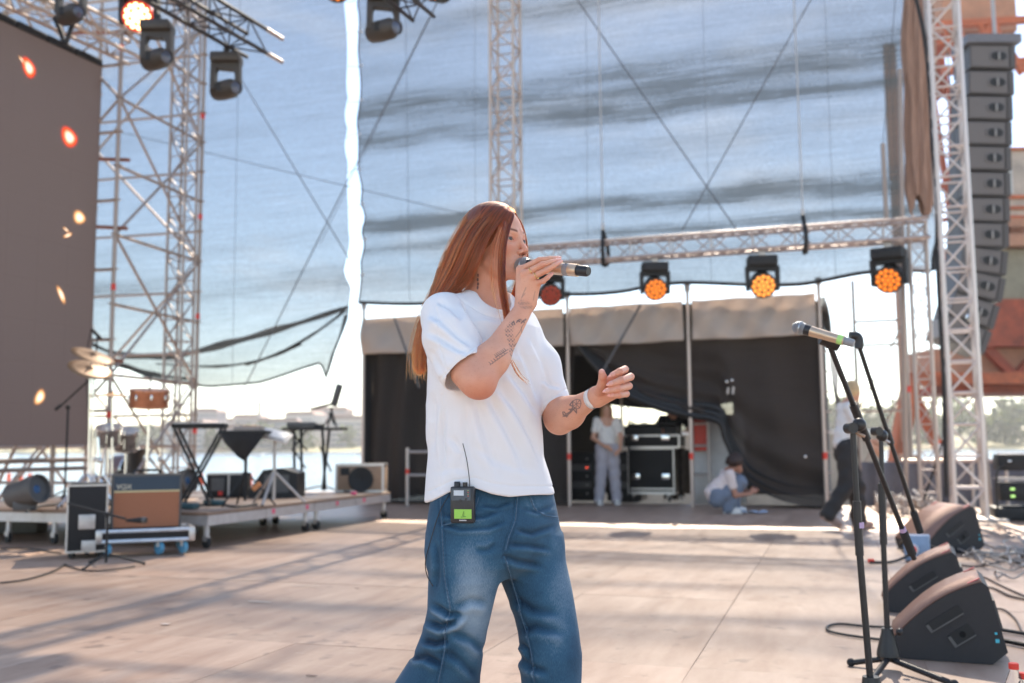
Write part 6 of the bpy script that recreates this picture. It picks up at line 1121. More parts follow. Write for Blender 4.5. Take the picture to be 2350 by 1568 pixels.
# ================================================================== people at the side of the stage
def figure(name, label, loc, rz, J, skin, top, trousers, hair_c, hairfn, shoe=(0.75, 0.73, 0.70), short=True, h=0.011, neck=True, hemz=None, scoop=0.0):
    """J: joints in the figure's frame (x = right in its frame, y = away, z = up)"""
    J = {k: np.array(v, float) for k, v in J.items()}; lo = np.min(list(J.values()), 0) - 0.22; hi = np.max(list(J.values()), 0) + 0.25; lo[2] = max(lo[2], 0.0)
    ax, G = grid_of(lo, hi, h); A = lambda s_: [J[q] for q in s_]
    # skin: head, neck, arms, hands, trunk, legs - one surface
    hd, nk = J['head'], J['neck']; fwd = J.get('face', np.array([0, -1, 0])); fwd = fwd / np.linalg.norm(fwd)
    f = s_ell(G, hd, (0.078, 0.088, 0.108)).full(); f = smin(f, s_cap(G, hd + fwd * 0.03 - np.array([0, 0, 0.05]), hd + fwd * 0.055 - np.array([0, 0, 0.085]), 0.045, 0.03), 0.03); f = smin(f, s_cap(G, hd + fwd * 0.085 + np.array([0, 0, -0.005]), hd + fwd * 0.10 - np.array([0, 0, 0.03]), 0.010, 0.014), 0.015)
    f = smin(f, s_cap(G, hd - np.array([0, 0, 0.06]), nk, 0.05, 0.055), 0.03)
    for s_ in 'lr':
        sh, el, wr, hn = A([s_ + 'sh', s_ + 'el', s_ + 'wr', s_ + 'hd']); f = smin(f, s_cap(G, nk, sh, 0.05, 0.048), 0.03); f = smin(f, s_cap(G, sh, el, 0.047, 0.038), 0.03); f = smin(f, s_cap(G, el, wr, 0.037, 0.025), 0.02)
        d = hn - wr; d = d / (np.linalg.norm(d) + 1e-6); sd = np.cross(d, np.array([0.3, 0.9, 0.2])); sd /= np.linalg.norm(sd); f = smin(f, s_cap(G, wr, wr + d * 0.07, 0.024, 0.026, (np.cross(d, sd), 0.6)), 0.015)
        for k in range(4): f = smin(f, s_cap(G, wr + d * 0.07 + sd * (k - 1.5) * 0.019, wr + d * (0.145 - 0.008 * abs(k - 1.4)) + sd * (k - 1.5) * 0.017 + np.array([0, 0, -0.02]), 0.010, 0.008), 0.006)
        f = smin(f, s_cap(G, wr + d * 0.03 + sd * 0.028, wr + d * 0.09 + sd * 0.05, 0.011, 0.009), 0.008)
    f = smin(f, s_cap(G, nk - np.array([0, 0, 0.12]), J['hip'], 0.12, 0.12, (J.get('flat', np.array([0, 1, 0])), 0.72)), 0.05)
    for s_ in 'lr': hp, kn, an = A([s_ + 'hp', s_ + 'kn', s_ + 'an']); f = smin(f, s_cap(G, hp, kn, 0.085, 0.055), 0.04); f = smin(f, s_cap(G, kn, an, 0.055, 0.038), 0.03)
    V, Q = nets(f, ax); body = link(name, mesh_from(name, relax(V, Q, 1), Q, skin)); body.location = loc; body.rotation_euler = (0, 0, rz); tag(body, label, 'person')
    # top
    g_ = s_cap(G, nk - np.array([0, 0, 0.14 + scoop]), J['hip'] + np.array([0, 0, 0.02]), 0.150, 0.150, (J.get('flat', np.array([0, 1, 0])), 0.78)).full()
    for s_ in 'lr':
        sh, el = A([s_ + 'sh', s_ + 'el']); g_ = smin(g_, s_cap(G, nk - np.array([0, 0, 0.05 + scoop]), sh, 0.062, 0.064), 0.04); e2 = sh + (el - sh) * (0.55 if short else 1.0); g_ = smin(g_, s_cap(G, sh, e2, 0.066, 0.060), 0.03)
        if not short: g_ = smin(g_, s_cap(G, el, J[s_ + 'wr'], 0.055, 0.042), 0.02)
    g_ = smax(g_, -s_cap(G, nk + np.array([0, 0, 0.06]), nk + fwd * 0.05 - np.array([0, 0, 0.02 + scoop]), 0.062, 0.058 + scoop * 0.2), 0.008)
    if hemz is not None: g_ = np.maximum(g_, hemz - G[2])
    V, Q = nets(g_, ax); N_ = vnormals(V, Q); V = relax(V, Q, 2) + N_ * (0.006 * np.sin(V[:, 2:] * 40 + V[:, :1] * 25) * np.sin(V[:, :1] * 30 + 1)); to = link('shirt', mesh_from('shirt', V, Q, top), body)
    # trousers
    k_ = None
    for s_ in 'lr':
        hp, kn, an = A([s_ + 'hp', s_ + 'kn', s_ + 'an']); c = s_cap(G, hp, kn, 0.115, 0.092); k_ = c.full() if k_ is None else smin(k_, c, 0.015); k_ = smin(k_, s_cap(G, kn, an + (an - kn) * 0.02, 0.092, 0.085), 0.03)
    k_ = smin(k_, s_cap(G, J['lhp'] + np.array([0, 0, 0.05]), J['rhp'] + np.array([0, 0, 0.05]), 0.12, 0.12, (J.get('flat', np.array([0, 1, 0])), 0.9)), 0.03)
    V, Q = nets(k_, ax); N_ = vnormals(V, Q); V = relax(V, Q, 2) + N_ * (0.008 * np.sin(V[:, 2:] * 34 + V[:, 1:2] * 20) * np.sin(V[:, :1] * 22)); link('trousers', mesh_from('trousers', V, Q, trousers), body)
    q = hairfn(G, hd, fwd); V, Q = nets(q, ax); link('hair', mesh_from('hair', relax(V, Q, 1), Q, hair_c), body)
    sm_ = pm('shoe %.2f' % shoe[0], shoe, 0.6)
    for s_ in 'lr':
        an = J[s_ + 'an']; td = J.get(s_ + 'toe', an + np.array([0, -0.14, 0])) ; d = Vector(td - an); d.z = 0; d.normalize(); rot = Matrix.Rotation(math.atan2(d.y, d.x), 3, 'Z')
        zc = max(0.045, an[2] - 0.05); pit = J.get(s_ + 'pitch', np.array([0.0]))[0] if (s_ + 'pitch') in J else 0.0
        mb = MB(); mb.ball((0.06, 0, 0.005), 0.05, 14, (2.5, 0.95, 0.95)); mb.box((0.06, 0, -0.032), (0.27, 0.095, 0.022), bev=0.008)
        Mx = rot @ Matrix.Rotation(pit, 3, 'Y'); mb.v = [Mx @ v_ + Vector((an[0], an[1], zc)) for v_ in mb.v]; mb.build('shoe', sm_, body)
    return body
def simple_skin(name, c): 
    m = pm(name, c, 0.5, var=0.12, scale=30); m.node_tree.nodes['Principled BSDF'].inputs['Subsurface Weight'].default_value = 0.15; m.node_tree.nodes['Principled BSDF'].inputs['Subsurface Scale'].default_value = 0.01; return m
SK1 = simple_skin('skin warm', (0.56, 0.30, 0.20)); SK2 = simple_skin('skin tan', (0.42, 0.20, 0.13))
M_TOP1 = pm('white cotton', (0.72, 0.68, 0.64), 0.85, var=0.06); M_GREYT = pm('grey sweat cloth', (0.40, 0.37, 0.40), 0.9, var=0.1); M_BLKT = pm('black trousers', (0.03, 0.027, 0.027), 0.85, var=0.2); M_JEAN2 = pm('grey denim', (0.17, 0.20, 0.26), 0.85, var=0.25, scale=40)
def hair_long(G, hd, fw):
    f = s_ell(G, hd - fw * 0.018 + np.array([0, 0, 0.02]), (0.092, 0.098, 0.112)).full()
    for s_ in (-1, 1): f = smin(f, s_cap(G, hd + np.array([s_ * 0.06, 0.02, 0.0]), hd + np.array([s_ * 0.085, 0.0, -0.24]), 0.040, 0.030), 0.03)
    f = smin(f, s_cap(G, hd - fw * 0.06, hd - fw * 0.06 - np.array([0, 0, 0.26]), 0.06, 0.05), 0.03); return smax(f, -s_ell(G, hd + fw * 0.085 - np.array([0, 0, 0.025]), (0.058, 0.058, 0.085)), 0.012)
def hair_short(G, hd, fw):
    f = s_ell(G, hd - fw * 0.014 + np.array([0, 0, 0.018]), (0.088, 0.098, 0.112)).full(); return smax(f, -s_ell(G, hd + fw * 0.09 - np.array([0, 0, 0.05]), (0.10, 0.10, 0.095)), 0.012)
def hair_curly(G, hd, fw):
    f = s_ell(G, hd - fw * 0.02 + np.array([0, 0, 0.03]), (0.115, 0.12, 0.12)).full(); r_ = np.random.default_rng(5)
    for i in range(26):
        d = r_.normal(0, 1, 3); d /= np.linalg.norm(d); d[2] = abs(d[2]) * 0.9 - 0.2; f = smin(f, s_ell(G, hd - fw * 0.02 + np.array([0, 0, 0.02]) + d * 0.11, (0.034, 0.034, 0.034)), 0.012)
    return smax(f, -s_ell(G, hd + fw * 0.12 - np.array([0, 0, 0.05]), (0.07, 0.07, 0.08)), 0.012)
p = gnd(1396, 1158)
figure('person', 'woman in white top and pale grey sweatpants standing in the tent opening', (p.x, p.y, 0), YAW, dict(head=(0.0, 0, 1.545), neck=(0, 0, 1.40), face=(0.1, -1, 0), lsh=(0.165, 0, 1.36), rsh=(-0.165, 0, 1.36), lel=(0.225, -0.02, 1.10), rel=(-0.235, -0.02, 1.09), lwr=(0.20, -0.10, 0.90), rwr=(-0.06, -0.17, 0.95), lhd=(0.12, -0.15, 0.84), rhd=(0.04, -0.18, 0.91), hip=(0, 0, 0.95), lhp=(0.085, 0, 0.86), rhp=(-0.085, 0, 0.86), lkn=(0.11, 0, 0.48), rkn=(-0.11, 0, 0.48), lan=(0.14, 0, 0.09), ran=(-0.15, 0, 0.09)), SK1, M_TOP1, M_GREYT, pm('fair hair', (0.30, 0.16, 0.075), 0.5, var=0.3, scale=50), hair_long, hemz=0.99, scoop=0.06)
p = gnd(1672, 1178)
figure('person', 'dark-haired person in white tee crouching on the floor before the black curtain', (p.x, p.y, 0), YAW, dict(head=(0.13, 0.0, 0.70), neck=(0.02, 0.0, 0.60), face=(0.75, -0.2, -0.6), lsh=(0.0, 0.17, 0.55), rsh=(0.0, -0.17, 0.55), lel=(0.16, 0.17, 0.33), rel=(0.06, -0.20, 0.26), lwr=(0.32, 0.05, 0.30), rwr=(0.28, -0.16, 0.28), lhd=(0.40, 0.0, 0.34), rhd=(0.38, -0.10, 0.33), hip=(-0.20, 0.0, 0.24), flat=(0.6, 0, 0.5), lhp=(-0.17, 0.09, 0.20), rhp=(-0.17, -0.09, 0.20), lkn=(0.18, 0.13, 0.46), rkn=(0.16, -0.10, 0.44), lan=(0.10, 0.12, 0.08), ran=(-0.02, -0.10, 0.08), rtoe=(0.2, -0.12, 0), ltoe=(0.3, 0.1, 0)), SK2, pm('pink-white tee', (0.74, 0.62, 0.58), 0.85, var=0.06), M_JEAN2, pm('dark curls', (0.035, 0.018, 0.014), 0.6, var=0.3), hair_curly)
p = gnd(1945, 1216)
figure('person', 'fair-haired person in white shirt and black trousers walking off at the right', (p.x, p.y, 0), YAW, dict(head=(0.13, 0.0, 1.58), neck=(0.06, 0.0, 1.44), face=(0.9, 0.4, -0.05), lsh=(0.05, 0.18, 1.38), rsh=(0.03, -0.18, 1.38), lel=(0.20, 0.2, 1.14), rel=(0.10, -0.24, 1.11), lwr=(0.34, 0.14, 1.0), rwr=(0.24, -0.22, 0.94), lhd=(0.40, 0.1, 0.98), rhd=(0.30, -0.20, 0.89), hip=(0.0, 0, 0.98), flat=(1, 0, 0), lhp=(0.02, 0.09, 0.88), rhp=(0.0, -0.09, 0.88), lkn=(0.16, 0.09, 0.48), rkn=(-0.02, -0.09, 0.50), lan=(0.16, 0.09, 0.09), ran=(-0.24, -0.09, 0.19), ltoe=(0.4, 0.1, 0.1), rtoe=(0.0, -0.09, 0.1), rpitch=(0.55, 0, 0)), SK1, pm('white shirt', (0.74, 0.71, 0.69), 0.8, var=0.06), M_BLKT, pm('blond hair', (0.50, 0.34, 0.18), 0.55, var=0.3), hair_short, (0.30, 0.20, 0.16), hemz=0.80)
p = onY(1548, 1150, 17.5)
figure('person', 'person in black tee bending over the mixing desk in the tent', (p.x, p.y, 0), YAW, dict(head=(-0.03, -0.16, 1.60), neck=(0, -0.05, 1.47), face=(-0.1, -0.8, -0.5), lsh=(0.19, -0.03, 1.42), rsh=(-0.19, -0.03, 1.42), lel=(0.28, -0.14, 1.20), rel=(-0.30, -0.14, 1.22), lwr=(0.16, -0.34, 1.20), rwr=(-0.24, -0.36, 1.22), lhd=(0.12, -0.42, 1.2), rhd=(-0.24, -0.44, 1.2), hip=(0, 0.05, 0.98), lhp=(0.09, 0.05, 0.88), rhp=(-0.09, 0.05, 0.88), lkn=(0.1, 0.05, 0.48), rkn=(-0.1, 0.05, 0.48), lan=(0.1, 0.06, 0.09), ran=(-0.1, 0.06, 0.09)), SK2, pm('black tee', (0.012, 0.012, 0.013), 0.8, var=0.2), M_BLKT, pm('black hair', (0.012, 0.009, 0.008), 0.5), hair_short, h=0.013)
# ================================================================== riser and the band's equipment
RZ = 0.36
rs_ = thing('stage_riser', 'low wheeled riser with wooden top carrying the band gear', 'riser', (-5.86, 8.42, 0)); 
M_RTOP = pm('riser ply', (0.26, 0.17, 0.12), 0.5, var=0.25, scale=3, stretch=(1, 5, 1)); M_RFR = pm('riser frame', (0.58, 0.57, 0.57), 0.4, 0.5, var=0.15)
for i in range(2):
    for j in range(4):
        bx('deck_board', (-1.0 - 2.0 * i, 0.525 + 1.05 * j, RZ - 0.02), (1.99, 1.04, 0.034), M_RTOP, rs_, 0.003)
        for q in (-1, 1): bx('frame_rail', (-1.0 - 2.0 * i, 0.525 + 1.05 * j + q * 0.50, RZ - 0.085), (1.98, 0.035, 0.095), M_RFR, rs_)
        for q in (-1, 1): bx('frame_rail', (-1.0 - 2.0 * i + q * 0.985, 0.525 + 1.05 * j, RZ - 0.0855), (0.034, 1.04, 0.095), M_RFR, rs_)
for x, y in [(-0.06, 0.08), (-0.06, 2.0), (-0.06, 2.25), (-0.06, 4.12), (-1.0, 1.0), (-1.05, 1.25), (-1.9, 0.08), (-1.9, 2.0), (-1.95, 2.25), (-1.0, 2.6), (-1.0, 2.9), (-1.9, 4.12), (-3.9, 0.08), (-2.5, 0.08), (-3.9, 2.0), (-3.9, 4.1)]:
    bar('leg', (x, y, 0.09), (x, y, RZ - 0.12), 0.026, M_RFR, rs_, 8); MB().lathe([(0.055, -0.018), (0.055, 0.018)], (x, y, 0.056), (0.4, 0.9, 0), 16).build('caster', M_RUB, rs_); bx('fork', (x, y, 0.095), (0.05, 0.06, 0.05), M_STEEL, rs_)
for k in range(4): 
    q = bx('marker_tape', (0.001, 1.2 + k * 0.73, RZ - 0.07), (0.006, 0.06, 0.05), pm('pink tape', (0.8, 0.12, 0.22), 0.5), rs_)
def on_r(px, py): return gnd(px, py, RZ)
# ---- guitar amplifier on its wheeled tray, with the open case behind
AT = math.radians(40); p = gnd(332, 1272); DT = thing('amp_tray', 'shallow flight-case tray on blue wheels under the guitar amplifier', 'tray', (p.x, p.y, 0), AT)
tr_ = bx('tray', (0, 0, 0.19), (0.80, 0.42, 0.10), M_CASE, DT, 0.006)
for z_ in (0.145, 0.235): bx('edge_profile', (0, -0.212, z_), (0.83, 0.028, 0.035), pm('pale edging', (0.55, 0.60, 0.68), 0.35, 0.6), DT, 0.01); bx('edge_profile', (0, 0.212, z_), (0.83, 0.028, 0.035), M_EDGE, DT, 0.01)
for s_ in (-1, 1): 
    for z_ in (0.145, 0.235): bx('edge_profile', (s_ * 0.402, 0, z_), (0.028, 0.42, 0.035), M_EDGE, DT, 0.01)
    bx('corner_ball', (s_ * 0.40, -0.21, 0.19), (0.06, 0.05, 0.13), M_EDGE, DT, 0.015)
for q in (-0.16, 0.02): bx('handle_dish', (-0.419, q, 0.19), (0.012, 0.11, 0.09), M_CHROME, DT, 0.004)
casters(DT, [(-0.33, -0.15, 0.07), (0.33, -0.15, 0.07), (0.12, -0.16, 0.07), (-0.33, 0.15, 0.07), (0.33, 0.15, 0.07)], 0.062, pm('blue wheel', (0.10, 0.32, 0.50), 0.5))
AM = thing('guitar_amplifier', 'guitar amplifier with blue top panel and copper grille cloth', 'amplifier', (p.x, p.y, 0.245), AT); w_, dp, h_ = 0.62, 0.27, 0.50; AM.scale = (1.0, 1.0, 1.0)
bx('cabinet', (0, 0.01, h_ / 2), (w_, dp, h_), pm('tolex', (0.03, 0.027, 0.026), 0.55, bump=0.4, bscale=400), AM, 0.012)
bx('grille_cloth', (0, -dp / 2 + 0.002, 0.175), (w_ - 0.05, 0.012, 0.32), pm('copper cloth', (0.36, 0.145, 0.075), 0.75, var=0.2, scale=160, bump=0.4, bscale=500), AM); bx('blue_panel', (0, -dp / 2 + 0.002, 0.415), (w_ - 0.05, 0.012, 0.125), pm('blue vinyl', (0.030, 0.052, 0.078), 0.5, var=0.2, scale=80, bump=0.3, bscale=300), AM)
bx('piping', (0, -dp / 2 - 0.004, 0.343), (w_ - 0.05, 0.012, 0.016), pm('gold piping', (0.62, 0.52, 0.28), 0.45), AM)
for a, b_, d in (((-w_ / 2 + 0.016, -dp / 2 - 0.003, 0.25), (0.016, 0.014, 0.47), 0), ((w_ / 2 - 0.016, -dp / 2 - 0.003, 0.25), (0.016, 0.014, 0.47), 0), ((0, -dp / 2 - 0.003, 0.487), (w_ - 0.03, 0.014, 0.014), 0)): bx('trim', a, b_, M_GREY, AM)
MB().tube(cable([(-0.12, 0, h_), (-0.10, 0, h_ + 0.03), (0.10, 0, h_ + 0.03), (0.12, 0, h_)], 0), 0.012, 8).build('handle', M_BLK2, AM)
text('logo', 'VOX', 0.062, pm('logo cream', (0.75, 0.68, 0.52), 0.4), AM, (-0.20, -dp / 2 - 0.006, 0.385), (1, 0, 0), (0, 0, 1), 0.002)
p = gnd(143, 1284); FC = thing('flight_case', 'open-fronted black flight case standing behind the guitar amplifier', 'flight case', (p.x, p.y + 0.30, 0), R(40)); flight_case(FC, (0, 0, 0.36), (0.34, 0.60, 0.60), 0.015, False)
bx('handle_dish', (0, -0.316, 0.33), (0.14, 0.012, 0.13), M_STEEL, FC, 0.004); bx('handle_dish', (0.02, -0.316, 0.12), (0.12, 0.012, 0.09), M_STEEL, FC, 0.004); casters(FC, [(-0.12, -0.2, 0.04), (0.12, -0.2, 0.04), (0, 0.2, 0.04)], 0.04)

def tripod(t, r=0.32, z=0.10, n=3, a0=0.0, mat=None, tube=0.010):
    for k in range(n):
        a = a0 + 2 * math.pi * k / n; c, s_ = math.cos(a), math.sin(a); MB().tube([(0.02 * c, 0.02 * s_, z), (r * c, r * s_, 0.012)], tube, 8).build('leg', mat or M_BLK, t); MB().ball((r * c, r * s_, 0.013), 0.014, 10).build('foot', M_RUB, t)
p = gnd(243, 1300); ms = thing('mic_stand', 'short boom mic stand in front of the guitar amplifier', 'mic stand', (p.x, p.y, 0), YAW); tripod(ms, 0.30, 0.10, a0=0.3); bar('pole', (0, 0, 0.03), (0, 0, 0.42), 0.012, M_BLK, ms, 8); bar('boom', (-0.36, 0.05, 0.52), (0.16, -0.02, 0.395), 0.010, M_BLK, ms, 8); MB().ball((0, 0, 0.43), 0.024, 10).build('joint', M_BLK, ms)
q = ms.location + RGT * 0.22 + Vector((0, 0, 0.38)); dm = thing('microphone', 'small dynamic microphone aimed at the amplifier grille', 'microphone', q, YAW); MB().lathe([(0.012, -0.06), (0.018, 0.0), (0.024, 0.04), (0.026, 0.09), (0.022, 0.11)], (0, 0, 0), (1, 0.1, 0), 16).build('body', M_BLK, dm); MB().lathe([(0.027, 0.07), (0.027, 0.10)], (0, 0, 0), (1, 0.1, 0), 16).build('grille', M_GREY, dm)
# ---- drum kit on the riser
DX = on_r(255, 1120); DZ = RZ
def place(px, py, d): return at(px, py, d)
M_BRONZE = pm('cymbal bronze', (0.27, 0.16, 0.085), 0.5, 0.35, var=0.2, scale=3)
def cymbal(px, py, d, r, nv, lab):
    p = at(px, py, d); t = thing('cymbal', lab, 'cymbal', (p.x, p.y, RZ)); z = p.z - RZ; ax_ = (RGT * nv[0] + FWD * nv[1] + Vector((0, 0, nv[2]))).normalized()
    MB().lathe([(r, -0.018), (r * 0.7, -0.008), (r * 0.3, 0.004), (r * 0.19, 0.012), (r * 0.12, 0.028), (0.008, 0.036)], (0, 0, z), ax_, 40, False).build('bronze_disc', M_BRONZE, t).modifiers.new('t', 'SOLIDIFY').thickness = 0.002
    bar('stand_tube', (0.02, 0.02, 0.05), (0, 0, z - 0.02), 0.011, M_CHROME, t, 8); tripod(t, 0.28, 0.35, mat=M_CHROME); MB().lathe([(0.012, 0.036), (0.010, 0.06)], (0, 0, z), ax_, 10).build('wing_nut', M_CHROME, t); return t
cymbal(215, 815, 11.0, 0.24, (0.42, -0.22, 0.88), 'tilted brown crash cymbal, the upper of two, before the screen edge'); cymbal(207, 845, 10.6, 0.225, (0.38, -0.34, 0.85), 'pale tilted crash cymbal catching the light before the screen edge'); cymbal(258, 905, 10.8, 0.22, (0.05, -0.06, 1), 'flat brown ride cymbal left of the copper drum')
p = at(342, 915, 10.6); t = thing('snare_drum', 'copper-brown drum high on its stand at the left', 'drum', (p.x, p.y, RZ)); z = p.z - RZ; sh = MB().lathe([(0.195, -0.085), (0.198, 0.085)], (0, 0, z), (0.10, -0.10, 1), 36).build('shell', pm('copper shell', (0.42, 0.15, 0.07), 0.35, 0.4, var=0.25, scale=12), t)
for k in (-0.085, 0.085): MB().lathe([(0.205, k - 0.010), (0.205, k + 0.010)], (0, 0, z), (0.10, -0.10, 1), 36).build('hoop', pm('copper hoop', (0.5, 0.22, 0.12), 0.3, 0.6), t)
for k in range(8): a = k * math.pi / 4; bx('lug', (0.202 * math.cos(a), 0.202 * math.sin(a), z), (0.02, 0.02, 0.06), M_CHROME, t, 0.004)
bar('stand_tube', (0, 0, 0.05), (0, 0, z - 0.08), 0.013, M_CHROME, t, 8); tripod(t, 0.28, 0.3, mat=M_CHROME); bar('rod', (0.0, 0, z + 0.08), (0.02, 0, z + 0.26), 0.008, M_BLK, t)
for i, (px, py, d, r, h_, lab) in enumerate(((250, 1000, 10.9, 0.13, 0.18, 'chrome rack tom behind the hardware at the left'), (290, 1010, 11.2, 0.13, 0.20, 'chrome rack tom nearer the scaffold'))):
    p = at(px, py, d); t = thing('tom_drum', lab, 'drum', (p.x, p.y, RZ)); z = p.z - RZ; MB().lathe([(r, -h_ / 2), (r, h_ / 2)], (0, 0, z), (0.2, -0.3, 1), 32).build('shell', pm('smoked shell', (0.30, 0.26, 0.24), 0.3, 0.6), t)
    for k in (-1, 1): MB().lathe([(r + 0.008, k * h_ / 2 - 0.01), (r + 0.008, k * h_ / 2 + 0.01)], (0, 0, z), (0.2, -0.3, 1), 32).build('hoop', M_CHROME, t)
    for k in range(6): a = k * math.pi / 3; bar('tension_rod', (r * 1.04 * math.cos(a), r * 1.04 * math.sin(a), z - h_ / 2), (r * 1.04 * math.cos(a), r * 1.04 * math.sin(a), z + h_ / 2), 0.006, M_CHROME, t)
    bar('stand_tube', (0, 0, 0.05), (0, 0, z - h_ / 2), 0.014, M_CHROME, t, 8); tripod(t, 0.26, 0.3, mat=M_CHROME)
p = on_r(310, 1118); t = thing('drum_throne', 'black padded column of the drum seat behind the amplifier', 'stool', (p.x, p.y, RZ)); MB().lathe([(0.10, 0.0), (0.12, 0.1), (0.12, 0.48), (0.16, 0.55), (0.17, 0.6), (0.02, 0.62)], n=24).build('seat_column', M_BLK2, t); tripod(t, 0.25, 0.2, mat=M_CHROME)
for k, (px, x2) in enumerate(((222, 8), (232, -6), (330, 5), (362, 3), (215, 0))):
    a = at(px, 1098, 10.4 + 0.2 * k); a.z = RZ; t = thing('hardware_stand', ['chrome stand under the pale cymbal', 'second chrome stand by the screen edge', 'chrome stand left of the black seat column', 'chrome stand under the copper drum', 'chrome stand nearest the screen edge'][k], 'stand', a, 0, 'drum hardware stands'); bar('tube', (0, 0, 0.02), (0.01 * x2, 0, 0.62 + 0.12 * (k % 3)), 0.014, M_CHROME, t, 8); tripod(t, 0.25, 0.34, a0=k, mat=M_CHROME); MB().ball((0.006 * x2, 0, 0.5), 0.03, 10).build('clamp', M_CHROME, t)
# kick drum hidden behind the amp
p = on_r(300, 1120); t = thing('kick_drum', 'bass drum half hidden behind the guitar amplifier', 'drum', (p.x - 0.5, p.y + 0.5, RZ + 0.26)); MB().lathe([(0.25, -0.2), (0.25, 0.2)], axis=(1, -0.3, 0), n=32).build('shell', pm('drum wrap', (0.12, 0.04, 0.03), 0.3), t); MB().lathe([(0.24, 0.2), (0.001, 0.205)], axis=(1, -0.3, 0), n=32, cap=False).build('drum_head', M_WHITE, t); MB().lathe([(0.262, 0.18), (0.262, 0.215)], axis=(1, -0.3, 0), n=32).build('hoop', M_CHROME, t)
# ---- blowers / stage lamps at the back edge
for px, py, lab in ((62, 1150, 'grey barrel lamp with blue lens at the far left'), (258, 1128, 'grey barrel lamp half hidden left of the amplifier top'), (412, 1122, 'grey barrel lamp peeping out right of the amplifier')):
    p = gnd(px, py + 22, RZ); t = thing('barrel_lamp', lab, 'stage light', (p.x, p.y, RZ), YAW + R(20), 'barrel lamps along the riser'); k = 0.9
    MB().lathe([(0.10, -0.22), (0.13, -0.2), (0.135, 0.02), (0.145, 0.03), (0.15, 0.16), (0.135, 0.16), (0.13, 0.12)], (0, 0, 0.19), (0.75, -0.62, 0.22), 26).build('barrel', M_GREY, t); MB().lathe([(0.13, 0.11), (0.001, 0.125)], (0, 0, 0.19), (0.75, -0.62, 0.22), 26, False).build('lens', pm('blue lens', (0.05, 0.12, 0.25), 0.08, 0.3), t); bx('bracket', (-0.02, 0.02, 0.05), (0.22, 0.12, 0.10), M_GREY, t, 0.01)
# ---- boom stands before the screen
p = on_r(148, 1150); t = thing('mic_stand', 'tall boom stand standing before the video screen, boom slanting up right', 'mic stand', (p.x, p.y, RZ), YAW); tripod(t, 0.3, 0.12); zt = at(143, 935, dep(p)).z - RZ; bar('pole', (0, 0, 0.05), (0, 0, zt), 0.013, M_BLK, t, 8); s_ = dep(p) / FOC; bar('boom', (-25 * s_, 0, zt - 4 * s_), (60 * s_, 0, zt + 75 * s_), 0.011, M_BLK, t, 8); MB().ball((0, 0, zt), 0.03, 10).build('joint', M_BLK, t); bx('counterweight', (-22 * s_, 0, zt), (0.10, 0.035, 0.035), M_BLK, t, 0.01, (0, R(-40), 0))
p = on_r(160, 1148); t = thing('mic_stand', 'straight tall stand with a small overhead mic before the screen', 'mic stand', (p.x, p.y + 0.3, RZ), YAW); tripod(t, 0.3, 0.12, a0=1); zt = at(160, 775, dep(p) + 0.3).z - RZ; bar('pole', (0, 0, 0.05), (0.05, 0, zt), 0.011, M_BLK, t, 8); bar('overhead_mic', (-0.02, 0, zt + 0.10), (0.10, 0, zt - 0.02), 0.022, M_BLK, t, 10); MB().tube(cable([(-0.03, 0, zt + 0.1), (-0.08, 0, zt - 0.3), (-0.03, 0, zt - 0.9)], 0), 0.006, 6).build('cable', M_BLK, t)
# ---- keyboard on crossed legs
p = on_r(455, 1160); t = thing('keyboard', 'flat keyboard on a crossed-leg stand beside the scaffold', 'keyboard', (p.x, p.y, RZ), YAW + R(6)); s_ = dep(p) / FOC; zk = at(455, 978, dep(p)).z - RZ
bx('keyboard_body', (0, 0, zk), (118 * s_, 0.26, 0.055), M_BLK, t, 0.012); 
for k in range(22): bx('key', (-0.24 + k * 0.0225, -0.10, zk + 0.030), (0.020, 0.12, 0.008), M_WHITE, t)
bx('control_strip', (0, 0.05, zk + 0.03), (0.46, 0.08, 0.01), M_GREY, t)
for y_ in (-0.12, 0.12):
    bar('stand_leg', (-52 * s_, y_, zk - 0.03), (30 * s_, y_, 0.02), 0.016, M_BLK, t, 8); bar('stand_leg', (52 * s_, y_, zk - 0.03), (-36 * s_, y_, 0.02), 0.016, M_BLK, t, 8)
bar('stand_foot', (30 * s_, -0.2, 0.02), (30 * s_, 0.2, 0.02), 0.018, M_BLK, t, 8); bar('stand_foot', (-36 * s_, -0.2, 0.02), (-36 * s_, 0.2, 0.02), 0.018, M_BLK, t, 8)
# ---- sampler pad on pole with hanging cloth, tablet stand
p = on_r(562, 1160); t = thing('sampler_stand', 'sampler on a pole stand with black cloth hanging to a point', 'stand', (p.x, p.y, RZ), YAW); s_ = dep(p) / FOC; zk = at(555, 992, dep(p)).z - RZ; bar('pole', (0, 0, 0.05), (0, 0, zk), 0.018, M_BLK, t, 8); tripod(t, 0.32, 0.35); bx('tray', (0.0, 0, zk), (104 * s_, 0.34, 0.03), M_BLK, t, 0.006); bx('sampler', (8 * s_, -0.03, zk + 0.035), (60 * s_, 0.24, 0.05), pm('sampler top', (0.30, 0.25, 0.22), 0.5), t, 0.008); bx('orange_pads', (14 * s_, -0.04, zk + 0.064), (34 * s_, 0.14, 0.008), pm('orange pads', (0.60, 0.28, 0.10), 0.5), t)
MB().add([(-52 * s_, -0.16, zk - 0.01), (52 * s_, -0.16, zk - 0.01), (34 * s_, -0.15, zk - 0.13), (10 * s_, -0.10, zk - 0.27), (0, -0.03, zk - 0.32), (-12 * s_, -0.10, zk - 0.27), (-40 * s_, -0.15, zk - 0.12)], [(0, 6, 5, 4, 3, 2, 1)]).build('cloth', M_DARKC, t).modifiers.new('t', 'SOLIDIFY').thickness = 0.012
